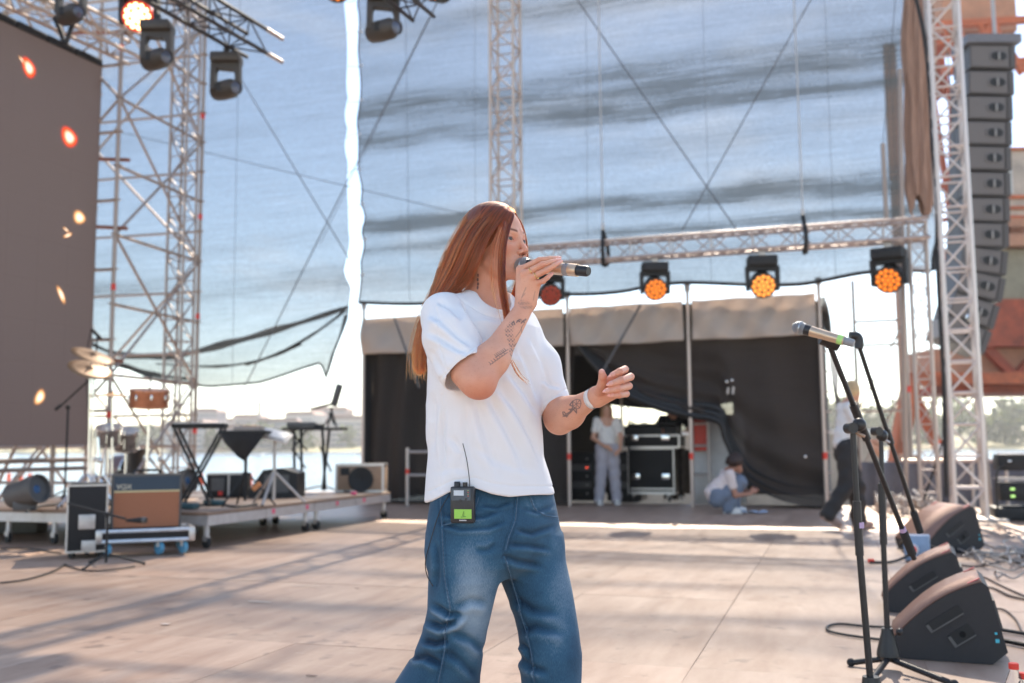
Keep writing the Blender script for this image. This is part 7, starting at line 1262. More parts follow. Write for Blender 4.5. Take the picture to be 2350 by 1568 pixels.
p = on_r(628, 1158); t = thing('tablet_stand', 'pale tablet tray on a short steel tripod beside the sampler', 'stand', (p.x, p.y, RZ), YAW); s_ = dep(p) / FOC; zk = at(628, 1000, dep(p)).z - RZ; bar('pole', (0, 0, 0.05), (0, 0, zk), 0.018, M_STEEL, t, 8); bx('tray', (0, 0, zk), (70 * s_, 0.26, 0.02), pm('tray', (0.55, 0.5, 0.45), 0.5), t, 0.004, (R(22), R(14), 0)); bx('tablet', (0, -0.01, zk + 0.022), (56 * s_, 0.2, 0.012), pm('tablet', (0.72, 0.68, 0.64), 0.3), t, 0.004, (R(22), R(14), 0)); tripod(t, 0.34, 0.34, a0=0.4, mat=M_STEEL, tube=0.016)
bx('orange_tape', (-0.16, -0.12, 0.2), (0.05, 0.03, 0.10), pm('orange tape', (0.7, 0.25, 0.08), 0.5), t, 0, (0, R(50), 0))
# ---- laptop table
p = on_r(722, 1128); t = thing('gear_table', 'black X-leg table crowded with gear before the tent curtain', 'table', (p.x, p.y, RZ), YAW + R(3)); s_ = dep(p) / FOC; zk = at(720, 985, dep(p)).z - RZ; bx('table_top', (0, 0, zk), (140 * s_, 0.4, 0.035), M_BLK, t, 0.006); bx('mixer', (-30 * s_, 0, zk + 0.06), (62 * s_, 0.3, 0.07), M_GREY, t, 0.01); bx('mixer', (8 * s_, 0, zk + 0.04), (20 * s_, 0.25, 0.05), M_BLK, t, 0.008)
for x0, x1 in ((-30, -26), (-46, -42), (18, 26), (34, 20)): bar('leg', (x0 * s_, -0.1, zk), (x1 * s_, -0.1, 0.02), 0.02, M_BLK, t, 8)
for a_, b_ in (((-60, 0.0), (-20, -0.3)), ((-20, 0.0), (-55, -0.3)), ((-48, -0.3), (-22, -0.55)), ((10, -0.25), (36, -0.6))): bar('brace', (a_[0] * s_, 0.05, zk + a_[1]), (b_[0] * s_, 0.05, zk + b_[1]), 0.013, M_BLK, t)
L0 = t.location.copy(); z_l = at(755, 962, dep(p)).z
lt = thing('laptop', 'laptop seen edge-on on a tall folding holder', 'laptop', L0 + RGT * (34 * s_) + Vector((0, 0, zk + 0.02)), YAW); H_ = 95 * s_
for a_, b_ in (((-6, 0), (4, 46)), ((14, 0), (0, 46)), ((-14, 6), (6, 30)), ((8, 8), (-4, 34))): bar('holder_leg', (a_[0] * s_, 0, a_[1] * s_ + 0.005), (b_[0] * s_, 0, b_[1] * s_), 0.012, M_BLK, lt)
bx('keyboard_half', (-14 * s_, 0, 50 * s_), (62 * s_, 0.24, 0.018), M_GREY, lt, 0.004, (0, R(-14), 0)); bx('screen_half', (14 * s_, 0, 74 * s_), (9 * s_, 0.26, 52 * s_), M_GREY, lt, 0.004, (0, R(16), 0)); bar('cable', (-46 * s_, 0, 44 * s_), (-49 * s_, 0, 62 * s_), 0.006, M_BLK, lt)
# ---- cabinets on the riser
def wedge_simple(t, w_, d, h_, mat): MB().prism([(-d / 2, 0), (d / 2, 0), (d / 2, h_ * 0.35), (d * 0.10, h_), (-d / 2, h_ * 0.9)], (0, 0, 0), (0, 1, 0), (0, 0, 1), (1, 0, 0), -w_ / 2, w_ / 2).build('cabinet', mat, t, False)
p = on_r(636, 1140); t = thing('stage_monitor', 'black wedge monitor on the riser behind the tablet stand', 'monitor speaker', (p.x, p.y, RZ), YAW + R(90)); MB().prism([(-0.3, 0), (0.3, 0), (0.3, 0.3), (0.12, 0.36), (-0.12, 0.34), (-0.3, 0.08)], (0, 0, 0), (0, -1, 0), (0, 0, 1), (1, 0, 0), -0.25, 0.25).build('cabinet', M_BLK2, t, False); bx('grille', (-0.255, -0.05, 0.17), (0.012, 0.30, 0.22), M_GREY, t)
p = on_r(525, 1140); t = thing('power_rack', 'low black rack with a red switch behind the keyboard legs', 'rack', (p.x, p.y, RZ), YAW); bx('cabinet', (0, 0, 0.15), (0.48, 0.3, 0.30), M_BLK, t, 0.008); bx('panel', (-0.10, -0.155, 0.16), (0.16, 0.012, 0.16), M_GREY, t); bx('red_switch', (-0.06, -0.165, 0.05), (0.05, 0.012, 0.05), M_RED, t); bx('edge_profile', (0, -0.152, 0.29), (0.48, 0.014, 0.02), M_EDGE, t); bx('edge_profile', (0.04, -0.152, 0.15), (0.02, 0.014, 0.28), M_EDGE, t)
p = on_r(830, 1128); t = thing('flight_case', 'brown-edged flight case with round speaker at the right end of the riser', 'flight case', (p.x, p.y, RZ), YAW); flight_case(t, (0, 0, 0.19), (0.66, 0.4, 0.38), 0.03, False, mat=M_WOOD); MB().lathe([(0.17, 0), (0.17, 0.03), (0.12, 0.03), (0.04, 0.01)], (0.02, -0.205, 0.17), (0, -1, 0), 28).build('speaker_cone', M_BLK, t); bx('socket_plate', (-0.2, -0.206, 0.28), (0.12, 0.012, 0.10), M_BLK, t)
for i, (pts, lab) in enumerate((([(690, 1128), (740, 1118), (790, 1130), (860, 1122)], 'tangle of cable along the riser near the laptop table'), ([(455, 1163), (500, 1158), (540, 1166), (590, 1160)], 'black cable lying on the riser by the keyboard foot'), ([(60, 1178), (90, 1165), (130, 1160), (155, 1150)], 'black cable on the riser at the far left'))):
    tag(MB().tube(cable([on_r(a, b_) + Vector((0, 0, 0.012)) for a, b_ in pts], 0), 0.012, 6).build('cable', M_BLK2), lab, 'cable', 'cables on the riser')
for i, (px, py) in enumerate(((492, 1160), (430, 1168))): 
    p = on_r(px, py); t = tag(MB().box((0, 0, 0.03), (0.22, 0.12, 0.06), bev=0.015).build('pedal', pm('teal pedal', (0.04, 0.09, 0.10), 0.5)), ['teal effects pedal on the riser under the keyboard', 'teal effects pedal on the riser corner by the amplifier'][i], 'pedal'); t.location = (p.x, p.y, RZ)
for i, px in enumerate((625, 665, 690, 812)):
    p = on_r(px, 1136); tag(MB().box((0, 0, 0.02), (0.07, 0.05, 0.04), bev=0.01).build('connector', pm('pink connector', (0.8, 0.08, 0.2), 0.5)), ['pink cable connector under the tablet stand', 'pink connector left of the laptop table foot', 'pink connector at the laptop table foot', 'pink connector by the round speaker case'][i], 'connector', 'pink connectors on the riser').location = (p.x, p.y, RZ)
# clutter under the left end and on the floor
p = gnd(30, 1222); t = thing('trunk', 'dark low trunk under the left end of the riser', 'trunk', (p.x, p.y, 0), YAW); bx('body', (0, 0, 0.1), (0.7, 0.3, 0.2), M_GREY, t, 0.02); bx('lid_edge', (0, -0.155, 0.19), (0.7, 0.012, 0.02), M_STEEL, t)
for i, (pts, lab) in enumerate((([(0, 1338), (60, 1330), (120, 1312), (150, 1295)], 'thin cable running to the flight case from the left edge'), ([(0, 1260), (40, 1258), (90, 1262), (140, 1270)], 'thin cable on the floor at the far left'), ([(150, 1297), (200, 1310), (270, 1306), (310, 1300)], 'cable curling round the short mic stand foot'))):
    tag(MB().tube(cable([gnd(a, b_, 0.008) for a, b_ in pts], 0), 0.007, 6).build('cable', M_BLK2), lab, 'cable', 'cables on the left floor')
# low rope barrier on the quay behind
for i, px in enumerate((20, 48, 68, 430, 462, 520, 575)):
    p = onY(px, 1100, 21.0); t = thing('barrier_post', ['leftmost barrier post with red top under the screen', 'second barrier post with red top under the screen', 'third barrier post with red top under the screen', 'barrier post seen under the scaffold foot', 'barrier post behind the keyboard leg', 'barrier post with orange top behind the keyboard', 'barrier post behind the sampler cloth'][i], 'post', (p.x, p.y, -1.3), 0, 'barrier posts on the quay'); bar('pole', (0, 0, 0), (0, 0, 1.35), 0.04, M_STEEL, t, 8); bar('red_band', (0, 0, 1.35), (0, 0, 1.62), 0.045, pm('orange red', (0.85, 0.12, 0.04), 0.5), t, 8)
# ================================================================== right side: stands, wedges, cables, loudspeakers, crane
M_STAND = pm('stand black', (0.030, 0.028, 0.028), 0.38, 0.3, var=0.2)
def tube_part(name, pts, r, mat, t, n=12): return MB().tube(pts, r, n).build(name, mat, t)
# front boom stand with the microphone
d1 = 3.68; F0 = at(2003, 1638, d1); F0.z = 0; t = thing('mic_stand', 'front black boom mic stand holding a wireless microphone', 'mic stand', F0); lo = lambda px, py, d: at(px, py, d) - F0
top = lo(1957, 985, d1); tube_part('pole', [(0, 0, 0.06), lo(1972, 1260, d1)], 0.0125, M_STAND, t); tube_part('sleeve', [lo(1973, 1275, d1), lo(1966, 1150, d1)], 0.0155, M_STAND, t); tube_part('tape_band', [lo(1972.5, 1212, d1), lo(1972, 1199, d1)], 0.0168, pm('lilac tape', (0.50, 0.36, 0.55), 0.6), t); tube_part('pole', [lo(1968, 1180, d1), top], 0.0105, M_STAND, t)
tripod(t, 0.34, 0.10, a0=0.7, tube=0.013); MB().lathe([(0.03, 0.04), (0.045, 0.06), (0.03, 0.16)], n=16).build('hub', M_STAND, t)
jb = lo(1972, 975, d1); MB().ball(jb, 0.026, 14).build('joint', M_STAND, t); tube_part('wing_screw', [lo(1958, 990, d1), lo(1985, 1002, d1 - .02)], 0.006, pm('worn brass', (0.45, 0.3, 0.2), 0.4, 0.8), t); MB().lathe([(0.020, -0.02), (0.020, 0.02)], lo(1952, 983, d1 - 0.02), RGT * 0.2 - FWD, 16).build('knob', M_STAND, t)
b0, b1 = lo(1905, 795, d1), lo(2098, 1283, d1 + 0.35); tube_part('boom', [b0, b1], 0.0105, M_STAND, t); tube_part('boom_sleeve', [b0.lerp(b1, 0.26), b0.lerp(b1, 0.42)], 0.0165, M_STAND, t); tube_part('tape_band', [b0.lerp(b1, 0.845), b0.lerp(b1, 0.862)], 0.014, pm('lilac tape', (0.5, 0.36, 0.55)), t); tube_part('grip', [b0.lerp(b1, 0.865), b0.lerp(b1, 0.975)], 0.0170, M_RUB, t)
ch = lo(1903, 790, d1); MB().ball(ch, 0.018, 12).build('clip_joint', M_STAND, t); tube_part('clip', [lo(1884, 776, d1), lo(1925, 792, d1)], 0.0245, M_STAND, t, 16)
mh2, mt2 = at(1833, 752, d1), at(1960, 789, d1 - 0.1); microphone('microphone', 'champagne wireless microphone with green tape clipped on the front stand', mh2, mt2, M_CHAMP, pm('grey cap', (0.25, 0.26, 0.27), 0.5), tape=pm('lime tape', (0.42, 0.72, 0.22), 0.6))
# second boom stand on a tripod
d2 = 4.62; F1 = gnd(2040, 1535); F1.z = 0; d2 = dep(F1); t = thing('mic_stand', 'rear black boom mic stand with empty clip and wide tripod foot', 'mic stand', F1); lo = lambda px, py, d: at(px, py, d) - F1
tube_part('pole', [(0, 0, 0.05), lo(2027, 1235, d2)], 0.0125, M_STAND, t); tube_part('sleeve', [lo(2028, 1250, d2), lo(2023, 1110, d2)], 0.0165, M_STAND, t); tube_part('pole', [lo(2025, 1130, d2), lo(2022, 1010, d2)], 0.0105, M_STAND, t)
MB().lathe([(0.030, 0.035), (0.050, 0.055), (0.048, 0.075), (0.026, 0.16), (0.024, 0.175)], n=20).build('hub', M_STAND, t); MB().ball((0.05, -0.02, 0.165), 0.016, 12).build('clamp_knob', M_STAND, t)
for a_, b_ in (((2040, 1533), (1953, 1522)), ((2040, 1533), (1990, 1575)), ((2044, 1533), (2190, 1572))):
    e_ = gnd(b_[0], b_[1], 0.012) - F1; MB().tube([(0, 0, 0.045), (e_.x, e_.y, 0.014)], 0.013, 10).build('leg', M_STAND, t); MB().ball((e_.x, e_.y, 0.015), 0.019, 10).build('foot', M_RUB, t)
MB().ball(lo(2024, 1000, d2), 0.027, 14).build('joint', M_STAND, t); MB().lathe([(0.020, -0.02), (0.020, 0.02)], lo(2012, 990, d2 - 0.02), RGT * 0.3 - FWD, 16).build('knob', M_STAND, t); tube_part('wing_screw', [lo(2010, 998, d2), lo(2042, 1016, d2)], 0.006, M_STEEL, t)
b0, b1 = lo(1970, 790, d2), lo(2112, 1222, d2 + 0.25); tube_part('boom', [b0, b1], 0.0105, M_STAND, t); tube_part('grip', [b0.lerp(b1, 0.885), b1], 0.0170, M_RUB, t); tube_part('boom_sleeve', [b0.lerp(b1, 0.44), b0.lerp(b1, 0.52)], 0.0165, M_STAND, t)
tube_part('clip', cable([lo(1950, 771, d2), lo(1966, 772, d2), lo(1972, 782, d2), lo(1971, 800, d2)], 0), 0.020, M_STAND, t, 12)
# ---- wedge monitors (profile taken from the nearest one)
M_WB = pm('wedge paint', (0.034, 0.031, 0.031), 0.62, var=0.25, scale=60, bump=0.5, bscale=350); M_WG = pm('wedge grille', (0.30, 0.165, 0.12), 0.45, 0.3, var=0.15, scale=200, bump=0.3, bscale=600)  # the sun's copper sheen on a black grille is put into its colour
def wedge(loc, rz, label, s=1.0):
    """local: x = away from the singer side (front lip to back), y = along the width, z = up"""
    t = thing('stage_monitor', label, 'monitor speaker', loc, rz, 'floor monitors along the stage front'); W_ = 0.60 * s
    prof = [(0.03, 0.0), (0.52, 0.0), (0.60, 0.07), (0.52, 0.42)]; arc = [(0.49, 0.445)] + [(0.49 - 0.49 * u + 0.0, 0.445 - 0.345 * u - 0.0 + 0.055 * math.sin(math.pi * u)) for u in (0.1, 0.22, 0.36, 0.5, 0.64, 0.78, 0.9, 1.0)]
    out = [(a * s, b_ * s) for a, b_ in prof + arc]
    MB().prism(out, (0, 0, 0), (1, 0, 0), (0, 0, 1), (0, 1, 0), -W_ / 2, W_ / 2).build('cabinet', M_WB, t, False)
    ga = [(a * s, b_ * s) for a, b_ in arc]; V_ = []; 
    for a, b_ in ga: V_ += [Vector((a - 0.006, -W_ / 2 + 0.012, b_ + 0.010)), Vector((a - 0.006, W_ / 2 - 0.012, b_ + 0.010))]
    g_ = MB().add(V_, [(2 * i, 2 * i + 1, 2 * i + 3, 2 * i + 2) for i in range(len(ga) - 1)]).build('grille', M_WG, t); g_.modifiers.new('t', 'SOLIDIFY').thickness = 0.012
    for sy in (-1, 1):
        q = MB()
        for c, w2, h2, a in (((0.285, 0.235), 0.21, 0.052, 34), ((0.37, 0.150), 0.13, 0.072, 34)):
            rot = Matrix.Rotation(R(-a), 3, 'Y'); cc = Vector((c[0] * s, sy * (W_ / 2 + 0.0015), c[1] * s)); 
            bx('recess_shade', cc, (w2 * s, 0.004, h2 * s), M_BLK, t, 0, rot); bx('recess_lip', cc + rot @ Vector((-w2 * s * 0.47, 0, -h2 * s * 0.1)), (0.014, 0.008, h2 * s * 0.9), M_GREY, t, 0, rot); bx('recess_lip', cc + rot @ Vector((0, 0, -h2 * s * 0.5)), (w2 * s, 0.008, 0.006), M_GREY, t, 0, rot)  # flat black plate painting the shade inside the handle hollow
        MB().lathe([(0.017 * s, 0), (0.017 * s, 0.006)], (0.375 * s, sy * (W_ / 2 + 0.002), 0.155 * s), (0, sy, 0), 14).build('pole_socket', pm('void', (0.004, 0.004, 0.004), 0.9), t)  # black disc painting the dark inside of the socket
        for a, b_, c in ((0.55, 0.13, 0.010), (0.545, 0.17, 0.006)): bx('paint_chip', (a * s, sy * (W_ / 2 + 0.002), b_ * s), (c * 1.6, 0.003, c * 1.6), pm('cyan chip', (0.08, 0.50, 0.62), 0.6), t)
    for sy in (-1, 1): bx('red_mark', (0.445 * s, sy * (W_ / 2 - 0.03), 0.448 * s), (0.07 * s, 0.03, 0.004), pm('red-pink tape', (0.50, 0.10, 0.09), 0.5), t, 0, (0, R(-27), 0))
    bx('back_plate', (0.566 * s, 0, 0.25 * s), (0.012, 0.30 * s, 0.16 * s), M_GREY, t, 0, (0, R(-13), 0)); return t
# near pair, third one further back turned round
p = gnd(2048, 1478); wedge((p.x + 0.0, 5.30, 0), R(-4), 'nearest wedge monitor with copper-lit grille beside the mic stand foot', 0.81)
p = gnd(2030, 1395); wedge((p.x + 0.0, 6.62, 0), R(-4), 'second wedge monitor just behind the nearest one', 0.80)
p = gnd(2185, 1262); wedge((p.x - 0.36, 9.95, 0), R(28), 'farthest wedge monitor near the truss tower foot', 0.92)
# ---- blue power box
p = gnd(2106, 1287); t = thing('power_box', 'small pale blue power box with a red socket between the wedges', 'power box', (p.x, p.y, 0), YAW + R(-25)); bx('box', (0, 0, 0.11), (0.20, 0.14, 0.21), pm('pale blue paint', (0.24, 0.33, 0.47), 0.55), t, 0.008); MB().lathe([(0.048, 0), (0.045, 0.04)], (-0.03, -0.072, 0.10), (0, -1, 0), 20).build('socket', M_WHITE, t); MB().lathe([(0.034, 0.04), (0.030, 0.075)], (-0.03, -0.072, 0.10), (0, -1, 0), 18).build('plug', M_RED, t)
MB().tube(cable([(-0.03, -0.15, 0.10), (-0.08, -0.22, 0.05), (-0.2, -0.3, 0.012), (-0.35, -0.33, 0.01)], 0), 0.012, 8).build('lead', M_BLK2, t); bx('plug_red', (-0.34, -0.32, 0.02), (0.05, 0.03, 0.03), M_RED, t)
p = gnd(2075, 1262); t = tag(MB().tube(cable([gnd(2078, 1265, 0.01), gnd(2068, 1250, 0.05), gnd(2076, 1238, 0.12), gnd(2095, 1240, 0.12), gnd(2180, 1270, 0.02)], 0), 0.013, 6).build('cable', M_BLK2), 'stiff black cable loop beside the blue power box', 'cable')
# ---- cables on the deck
loops = [([(2050, 1440), (1985, 1437), (1925, 1432), (1897, 1440), (1915, 1452), (1990, 1464), (2060, 1472)], 0.007, 'thin black cable loop lying left of the nearest wedge'), ([(2280, 1470), (2310, 1472), (2350, 1480), (2400, 1488)], 0.012, 'thick black cable leaving the nearest wedge at the right edge'), ([(2240, 1345), (2280, 1350), (2320, 1368), (2370, 1378)], 0.009, 'brown cable curving off right behind the wedges'), ([(2190, 1318), (2250, 1322), (2300, 1345), (2360, 1372)], 0.007, 'thin brown cable from the second wedge'), ([(2260, 1400), (2300, 1398), (2330, 1420), (2345, 1450)], 0.006, 'fine red-brown cable right of the nearest wedge'), ([(2150, 1285), (2230, 1300), (2290, 1290), (2360, 1275)], 0.008, 'grey cable running off right behind the wedges'), ([(2185, 1262), (2240, 1275), (2300, 1280), (2360, 1300)], 0.010, 'black cable on the floor by the farthest wedge'), ([(2250, 1440), (2300, 1446), (2360, 1456)], 0.010, 'black cable straight off right behind the nearest wedge')]
for pts, r_, lab in loops: tag(MB().tube(cable([gnd(a, b_, r_ + 0.002) for a, b_ in pts], 0), r_, 8).build('cable', pm('cable brown', (0.12, 0.075, 0.06), 0.5) if 'brown' in lab else M_BLK2), lab, 'cable', 'cables on the right of the deck')
rc = random.Random(4)
def snarl(name, cx, cy, sx, sy, n, lab, mat, r_=0.008, z=0.06):
    mb = MB()
    for i in range(n):
        a = rc.uniform(0, 6.3); p0 = Vector((cx + rc.uniform(-sx, sx), cy + rc.uniform(-sy, sy), 0.01)); pts = []
        for k in range(7): a += rc.uniform(-1.1, 1.1); p0 = p0 + Vector((math.cos(a) * sx * 0.35, math.sin(a) * sy * 0.3, 0)); p0.x = min(max(p0.x, cx - sx), cx + sx); p0.y = min(max(p0.y, cy - sy), cy + sy); pts.append(Vector((p0.x, p0.y, 0.012 + rc.uniform(0, z))))
        mb.tube(cable(pts, 0, sub=4), r_, 6)
    o = mb.build(name, mat); tag(o, lab, 'cables', kind='stuff'); return o
M_CABP = pm('pale cable', (0.34, 0.30, 0.27), 0.5, var=0.4, scale=8)
a_ = gnd(2275, 1258); snarl('cable_snarl', a_.x, a_.y + 0.6, 0.35, 1.6, 26, 'snarl of pale cables along the stage front', M_CABP); a_ = gnd(2310, 1300); snarl('cable_snarl', a_.x + 0.1, a_.y, 0.28, 0.9, 18, 'snarl of thin cables right of the second wedge', M_CABP, 0.007); a_ = gnd(2060, 1180); snarl('cable_heap', a_.x + 0.1, a_.y + 0.2, 0.35, 0.8, 40, 'heap of tangled cables at the foot of the slim tower', M_CABP, 0.012, 0.25)
# ---- bottles
for px, py, lab in ((2326, 1600, 'clear water bottle with red cap, left of the pair at the corner'), (2346, 1618, 'clear water bottle with red cap, right of the pair at the corner')):
    d_ = 3.5; p = at(px, 1523 if px < 2340 else 1545, d_); t = thing('water_bottle', lab, 'bottle', (p.x, p.y, 0), 0, 'water bottles'); H_ = 0.25; k = p.z / 0.26 if False else 1.0
    mg, n_, b_ = nodes('bottle plastic'); b_.inputs['Base Color'].default_value = (0.92, 0.95, 0.96, 1); b_.inputs['Roughness'].default_value = 0.06; b_.inputs['Transmission Weight'].default_value = 0.95; b_.inputs['IOR'].default_value = 1.25
    z = max(0.16, p.z); MB().lathe([(0.030, 0.001), (0.034, 0.008), (0.034, 0.05), (0.031, 0.06), (0.034, 0.07), (0.034, z - 0.10), (0.031, z - 0.07), (0.018, z - 0.035), (0.014, z - 0.025), (0.014, z - 0.012)], n=24).build('bottle_body', mg, t); MB().lathe([(0.0165, z - 0.018), (0.0165, z), (0.014, z + 0.002), (0.002, z + 0.002)], n=24).build('cap', M_RED, t); MB().lathe([(0.0345, 0.09), (0.0345, z - 0.13)] if z > 0.24 else [(0.0345, 0.06), (0.0345, 0.09)], n=24, cap=False).build('label_wrap', pm('bottle label', (0.75, 0.15, 0.12), 0.5), t)
# ---- rail, skirt and boxes beyond the towers
a_, b_ = onY(2070, 1058, 16.9), onY(2380, 1055, 16.9); t = thing('guard_rail', 'long pale guard rail crossing behind the right truss tower', 'rail', (a_.x, a_.y, 0)); Lr = (b_ - a_).x
bar('rail', (0, 0, a_.z), (Lr, 0, a_.z), 0.032, M_ALU, t, 8)
for k in range(5): bar('post', (Lr * k / 4 + 0.05, 0.02, -1.3), (Lr * k / 4 + 0.05, 0.02, a_.z), 0.028, M_ALU, t, 8)
sk_ = MB().grid(lambda u, v: Vector((a_.x - 0.6 + (Lr + 2) * u, 17.15 + 0.04 * math.sin(u * 70), -1.3 + (1.3 + a_.z - 0.02) * v)), 90, 4).build('fence_cloth', pm('grey fence cloth', (0.20, 0.18, 0.19), 0.85, var=0.12)); tag(sk_, 'grey cloth stretched below the guard rail at the right', 'fence cloth'); sk_.modifiers.new('t', 'SOLIDIFY').thickness = 0.004
a_, b_ = onY(2130, 1130, 14.6), onY(2195, 1200, 14.3); tag(bar('stay_pole', onY(2095, 1125, 14.8), onY(2165, 1190, 14.4), 0.022, M_STEEL, None, 8), 'slanting steel stay behind the farthest wedge', 'pole'); tag(bar('stay_pole', onY(2168, 1000, 14.8), onY(2110, 1180, 14.6), 0.014, M_BLK, None, 8), 'thin dark stay slanting left from the cable loom', 'pole')
p = onY(2345, 1180, 14.2); t = thing('amp_rack', 'black rack with silver shelf at the right edge behind the cables', 'rack', (p.x, p.y, 0), 0); bx('cabinet', (0, 0, 0.08), (0.7, 0.6, 0.16), M_BLK, t, 0.01); bx('cabinet_upper', (0.05, 0.05, 0.35), (0.62, 0.5, 0.22), M_BLK, t, 0.01); bx('cabinet_top', (0.05, 0.05, 0.72), (0.62, 0.5, 0.20), M_BLK, t, 0.01); bx('shelf', (0.04, 0, 0.515), (0.64, 0.5, 0.02), M_STEEL, t); bx('top_edge', (0.05, -0.2, 0.835), (0.64, 0.1, 0.02), M_WHITE, t)
for k in range(2): bx('green_lamp', (-0.12, -0.205, 0.30 + k * 0.09), (0.05, 0.01, 0.03), em('green lamp', (0.4, 0.7, 0.2), 0.5), t)
MB().tube(cable([(-0.2, -0.25, 0.7), (-0.3, -0.3, 0.6), (-0.32, -0.3, 0.25), (-0.3, -0.3, 0.02)], 0), 0.016, 6).build('cable', M_BLK2, t); MB().lathe([(0.02, 0), (0.02, 0.05)], (-0.12, -0.205, 0.74), (-1, -0.3, 0), 12).build('connector', M_CHROME, t)
for k, (x_, lab) in enumerate(((2154, 'white bottle with orange cap on the rail, left one'), (2166, 'white bottle with orange cap on the rail, right one'))):
    p = onY(x_, 1052, 16.8); t = thing('bottle', lab, 'bottle', (p.x, p.y - 0.03, p.z + 0.03)); MB().lathe([(0.05, 0), (0.05, 0.16), (0.02, 0.2)], n=14).build('body', M_WHITE, t); MB().lathe([(0.03, 0.2), (0.03, 0.25)], n=12).build('cap', pm('orange red', (0.85, 0.12, 0.04)), t)
# ================================================================== line array
LAd = 18.0; M_LA = pm('array grille', (0.15, 0.132, 0.125), 0.6, var=0.06, scale=300, bump=0.2, bscale=500); M_LA2 = pm('array side', (0.085, 0.076, 0.073), 0.55, var=0.1)
la = thing('line_array', 'curved column of twelve grey loudspeaker cabinets hanging at the right', 'loudspeakers', at(2262, 105, LAd))
pts = [(2262, 143), (2259, 202), (2256, 259), (2254, 316), (2252, 373), (2251, 431), (2249, 489), (2247, 546), (2243, 604), (2236, 660), (2221, 717), (2202, 772)]; FW = -FWD * 0.94 - RGT * 0.34
for i, (px, py) in enumerate(pts):
    p = at(px, py, LAd + 0.02 * i) - la.location; n0 = at(*(pts[i - 1] if i else (2264, 86)), LAd) - la.location; n1 = at(*(pts[i + 1] if i < 11 else (2180, 825)), LAd) - la.location; upd = (n0 - n1).normalized(); tilt = math.atan2(upd.dot(RGT), upd.z) if i > 7 else 0.03
    M3 = Matrix.Rotation(YAW, 3, 'Z') @ Matrix.Rotation(tilt, 3, 'Y'); w_ = 0.84; hh = 0.435
    cbn = MB().prism([(-w_ / 2, -hh / 2 * 0.98), (w_ / 2, -hh / 2), (w_ / 2, hh / 2), (-w_ / 2, hh / 2 * 0.98)], (0, 0, 0), (1, 0, 0), (0, 0, 1), (0, 1, 0), -0.28, 0.42); cbn.v = [M3 @ v_ + p for v_ in cbn.v]; co_ = cbn.build('cabinet', M_LA2, la, False)
    def sub(nm, c, d, mt, bev=0.0): mb = MB().box(c, d, None, bev); mb.v = [M3 @ v_ + p for v_ in mb.v]; return mb.build(nm, mt, co_)
    sub('grille', (-0.06, -0.285, 0.0), (w_ - 0.16, 0.012, hh - 0.06), M_LA); sub('side_rail', (w_ / 2 - 0.06, -0.29, 0), (0.10, 0.02, hh - 0.03), M_LA2)
    hx = MB(); hx.prism([(-0.17, -0.05), (-0.10, -0.095), (0.10, -0.095), (0.17, -0.05), (0.17, 0.05), (0.10, 0.095), (-0.10, 0.095), (-0.17, 0.05)], (0.10, -0.295, 0.0), (1, 0, 0), (0, 0, 1), (0, -1, 0), 0, 0.012); hx.v = [M3 @ v_ + p for v_ in hx.v]; hx.build('horn_frame', pm('array ring', (0.16, 0.145, 0.14), 0.5), co_, False)
    hx = MB(); hx.prism([(-0.14, -0.04), (-0.08, -0.078), (0.08, -0.078), (0.14, -0.04), (0.14, 0.04), (0.08, 0.078), (-0.08, 0.078), (-0.14, 0.04)], (0.10, -0.309, 0.0), (1, 0, 0), (0, 0, 1), (0, -1, 0), 0, 0.003); hx.v = [M3 @ v_ + p for v_ in hx.v]; hx.build('horn_mouth', M_BLK, co_, False)
    sub('horn_vane', (0.10, -0.318, 0), (0.032, 0.014, 0.14), pm('array vane', (0.35, 0.33, 0.31), 0.4), 0.004)
mb = MB().box((0, 0, 0), (1.0, 0.7, 0.16)); M3 = Matrix.Rotation(YAW, 3, 'Z'); pp = at(2262, 104, LAd) - la.location; mb.v = [M3 @ v_ + pp for v_ in mb.v]; mb.build('fly_frame', pm('fly frame', (0.16, 0.155, 0.17), 0.5), la)
bar('hoist_chain', at(2284, 92, LAd) - la.location, at(2276, -30, LAd) - la.location, 0.035, M_STEEL, la, 6)
# hoist hook and rope by the array
t = thing('chain_hook', 'hanging hook with red block beside the lowest cabinets', 'hook', at(2236, 790, 15.5)); s_ = 15.5 / FOC; bar('rope', (-0.06, 0, 60 * s_), (-0.16, 0, 700 * s_), 0.012, M_WIRE, t); bx('block', (0.0, 0, 36 * s_), (0.10, 0.10, 0.14), M_RED, t, 0.02); bar('lower_chain', (0, 0, 20 * s_), (0.12, 0, -330 * s_), 0.018, M_STEEL, t); MB().ball((-0.03, 0, 62 * s_), 0.07, 12).build('shackle', M_CHROME, t)
# ================================================================== harbour crane on the quay
CD = 44.0; s_ = CD / FOC; M_CR = pm('rust-red paint', (0.36, 0.075, 0.035), 0.7, var=0.6, scale=1.4, bump=0.3, bscale=6); M_CR2 = pm('faded crane panel', (0.30, 0.25, 0.17), 0.75, var=0.45, scale=0.8); M_CRB = pm('crane brown', (0.46, 0.22, 0.13), 0.75, var=0.3, scale=1.5); M_CRO = pm('orange crane beam', (0.50, 0.115, 0.04), 0.6, var=0.5, scale=1.6)
C0 = at(2290, 1015, CD); C0.z = -1.3; cr_ = thing('harbour_crane', 'large rusty red harbour crane rising behind the loudspeakers at the right', 'crane', C0, YAW)
def cz(py): return (1016 - py) * s_ + 2.3
def cxx(px): return (px - 2290) * s_
def cbox(nm, x0, x1, y0, y1, mat, yy=0.0, dp=2.0): return bx(nm, ((cxx(x0) + cxx(x1)) / 2, yy + dp / 2, (cz(y0) + cz(y1)) / 2), (abs(cxx(x1) - cxx(x0)), dp, abs(cz(y1) - cz(y0))), mat, cr_)
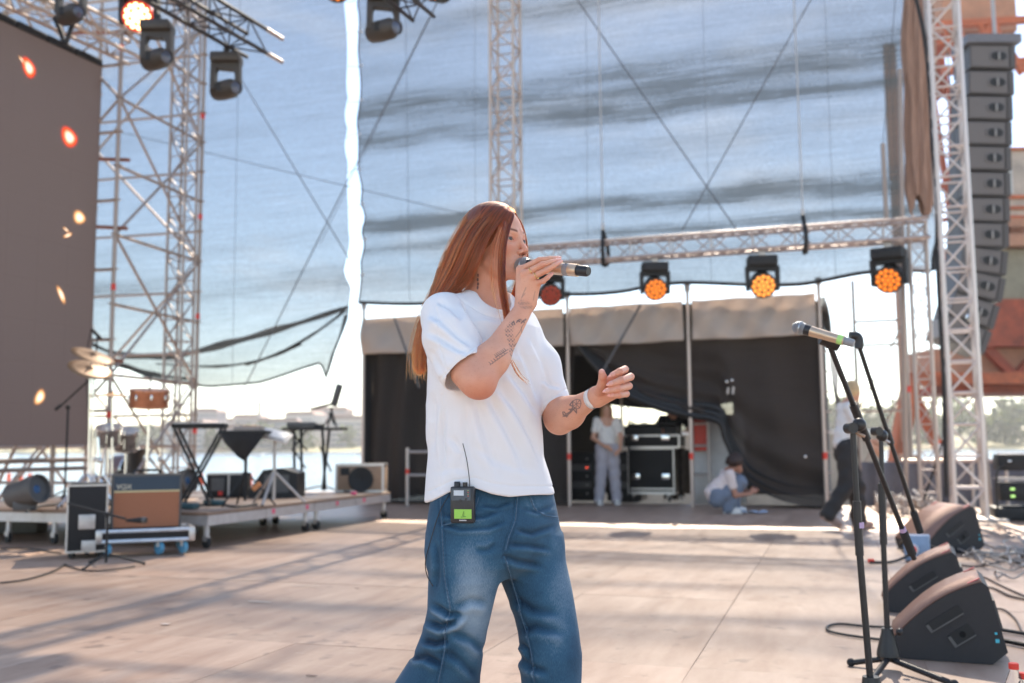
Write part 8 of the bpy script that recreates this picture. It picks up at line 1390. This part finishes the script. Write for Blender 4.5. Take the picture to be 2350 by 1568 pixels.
cbox('lower_beam', 2170, 2520, 862, 888, M_CRO, -0.6, 1.2); cbox('girder', 2170, 2520, 800, 860, M_CRB, 0.8, 3); cbox('underside', 2170, 2520, 888, 908, M_CR, 0.2, 4)
cbox('machine_house', 2262, 2420, 690, 800, M_CR, 0, 4); cbox('machine_house_upper', 2275, 2420, 570, 688, M_CR2, 0.3, 4); cbox('gallery', 2262, 2420, 540, 568, M_CRB, -0.3, 4.5)
cbox('cabin', 2300, 2420, 330, 500, pm('cabin cream', (0.52, 0.40, 0.31), 0.6, var=0.35, scale=1.2), 0.2, 3); [cbox('cabin_rail', 2298, 2420, y_, y_ + 7, M_CRO, 0.05, 0.2) for y_ in (328, 444, 470, 492)]; 
for x0, x1, y0, y1 in ((2306, 2332, 345, 390), (2306, 2332, 400, 440), (2338, 2362, 345, 440)): o = cbox('cabin_window', x0, x1, y0, y1, pm('cabin glass', (0.65, 0.60, 0.54), 0.25), 0.1, 0.15)
cbox('cabin_base', 2296, 2420, 500, 520, M_CRB, 0, 3.4); cbox('column', 2300, 2345, 150, 330, M_CRO, 1.2, 2); cbox('column', 2205, 2240, 30, 180, M_CR, 1.0, 1.2); cbox('upper_house', 2240, 2420, -80, 22, M_CRB, 1, 3)
def beam(nm, a, b_, r_, mat, yy=0.0): return bar(nm, (cxx(a[0]), yy, cz(a[1])), (cxx(b_[0]), yy, cz(b_[1])), r_, mat, cr_, 4)
for a, b_, r_ in (((2200, 30), (2420, 18), 0.22), ((2210, 145), (2420, 120), 0.25), ((2262, 145), (2330, 30), 0.22), ((2330, 30), (2400, 150), 0.22), ((2245, 20), (2290, 150), 0.12), ((2200, 75), (2380, 62), 0.12), ((2300, 20), (2345, 150), 0.14), ((2215, 20), (2245, 150), 0.10), ((2350, 20), (2300, 150), 0.10)): beam('lattice_bar', a, b_, r_, M_CRO)
for a, b_, r_ in (((2278, 790), (2352, 872), 0.28), ((2352, 872), (2420, 800), 0.28), ((2200, 780), (2275, 690), 0.22), ((2190, 600), (2275, 560), 0.2), ((2190, 690), (2275, 640), 0.2), ((2215, 100), (2300, 560), 0.16), ((2190, 150), (2240, 690), 0.16), ((2240, 180), (2205, 800), 0.16), ((2190, 420), (2290, 400), 0.14), ((2190, 500), (2290, 480), 0.14)): beam('strut', a, b_, r_, M_CR, 0.5)
# portal leg slanting down to the quay
bar('portal_leg', (cxx(2112), 0.5, cz(862)), (cxx(2052), 0.5, 0.0), 0.42, M_CRO, cr_, 6); bar('portal_leg', (cxx(2470), 0.5, cz(870)), (cxx(2520), 0.5, 0.0), 0.42, M_CRO, cr_, 6); bar('portal_brace', (cxx(2125), 1.5, cz(880)), (cxx(2215), 1.5, 0.6), 0.25, M_CRO, cr_, 6); cbox('portal_beam', 2100, 2180, 858, 890, M_CRO, 0, 1.0)
for k in range(14): cbox('hand_rail_post', 2275 + k * 10, 2276.5 + k * 10, 520, 540, M_CRB, -0.3, 0.06)
# second crane mast seen brown through the netting
MA = onY(2102, 1000, 40.0); MA.z = -1.3; t = thing('crane_mast', 'thin brown crane mast seen through the netting near its right edge', 'crane', MA, YAW); k = dep(MA) / FOC
bx('side_tower', (-29 * k, -0.3, 2.3 + 300 * k), (8 * k, 0.6, 600 * k), M_CRB, t)
for j in range(9): bar('lattice_bar', (-36 * k, -0.4, 2.3 + (700 + j * 24) * k), (-22 * k, -0.4, 2.3 + (724 + j * 24) * k), 0.10, M_CRB, t, 4); bar('lattice_bar', (-22 * k, -0.4, 2.3 + (700 + j * 24) * k), (-36 * k, -0.4, 2.3 + (724 + j * 24) * k), 0.10, M_CRB, t, 4)
for x_ in (-36, -22): bar('lattice_chord', (x_ * k, -0.4, 2.3 + 600 * k), (x_ * k, -0.4, 2.3 + 930 * k), 0.14, M_CRB, t, 4)
bx('mast_foot', (-29 * k, -0.3, 0.9), (20 * k, 1.0, 1.8), M_CRB, t)

# ================================================================== the air: smoke-thin haze over stage and river
hz = MB().box((0, 330, 20), (3200, 800, 48)).build('haze', None); m = bpy.data.materials.new('haze'); m.use_nodes = True; n = m.node_tree; n.nodes.clear(); o_ = n.nodes.new('ShaderNodeOutputMaterial'); v = n.nodes.new('ShaderNodeVolumePrincipled'); v.inputs['Color'].default_value = (0.95, 0.95, 0.95, 1); v.inputs['Density'].default_value = 0.0003; v.inputs['Anisotropy'].default_value = 0.35
n.links.new(v.outputs[0], o_.inputs['Volume']); hz.data.materials.clear(); hz.data.materials.append(m); tag(hz, 'thin bright haze in the air over stage and river', 'haze', kind='stuff')
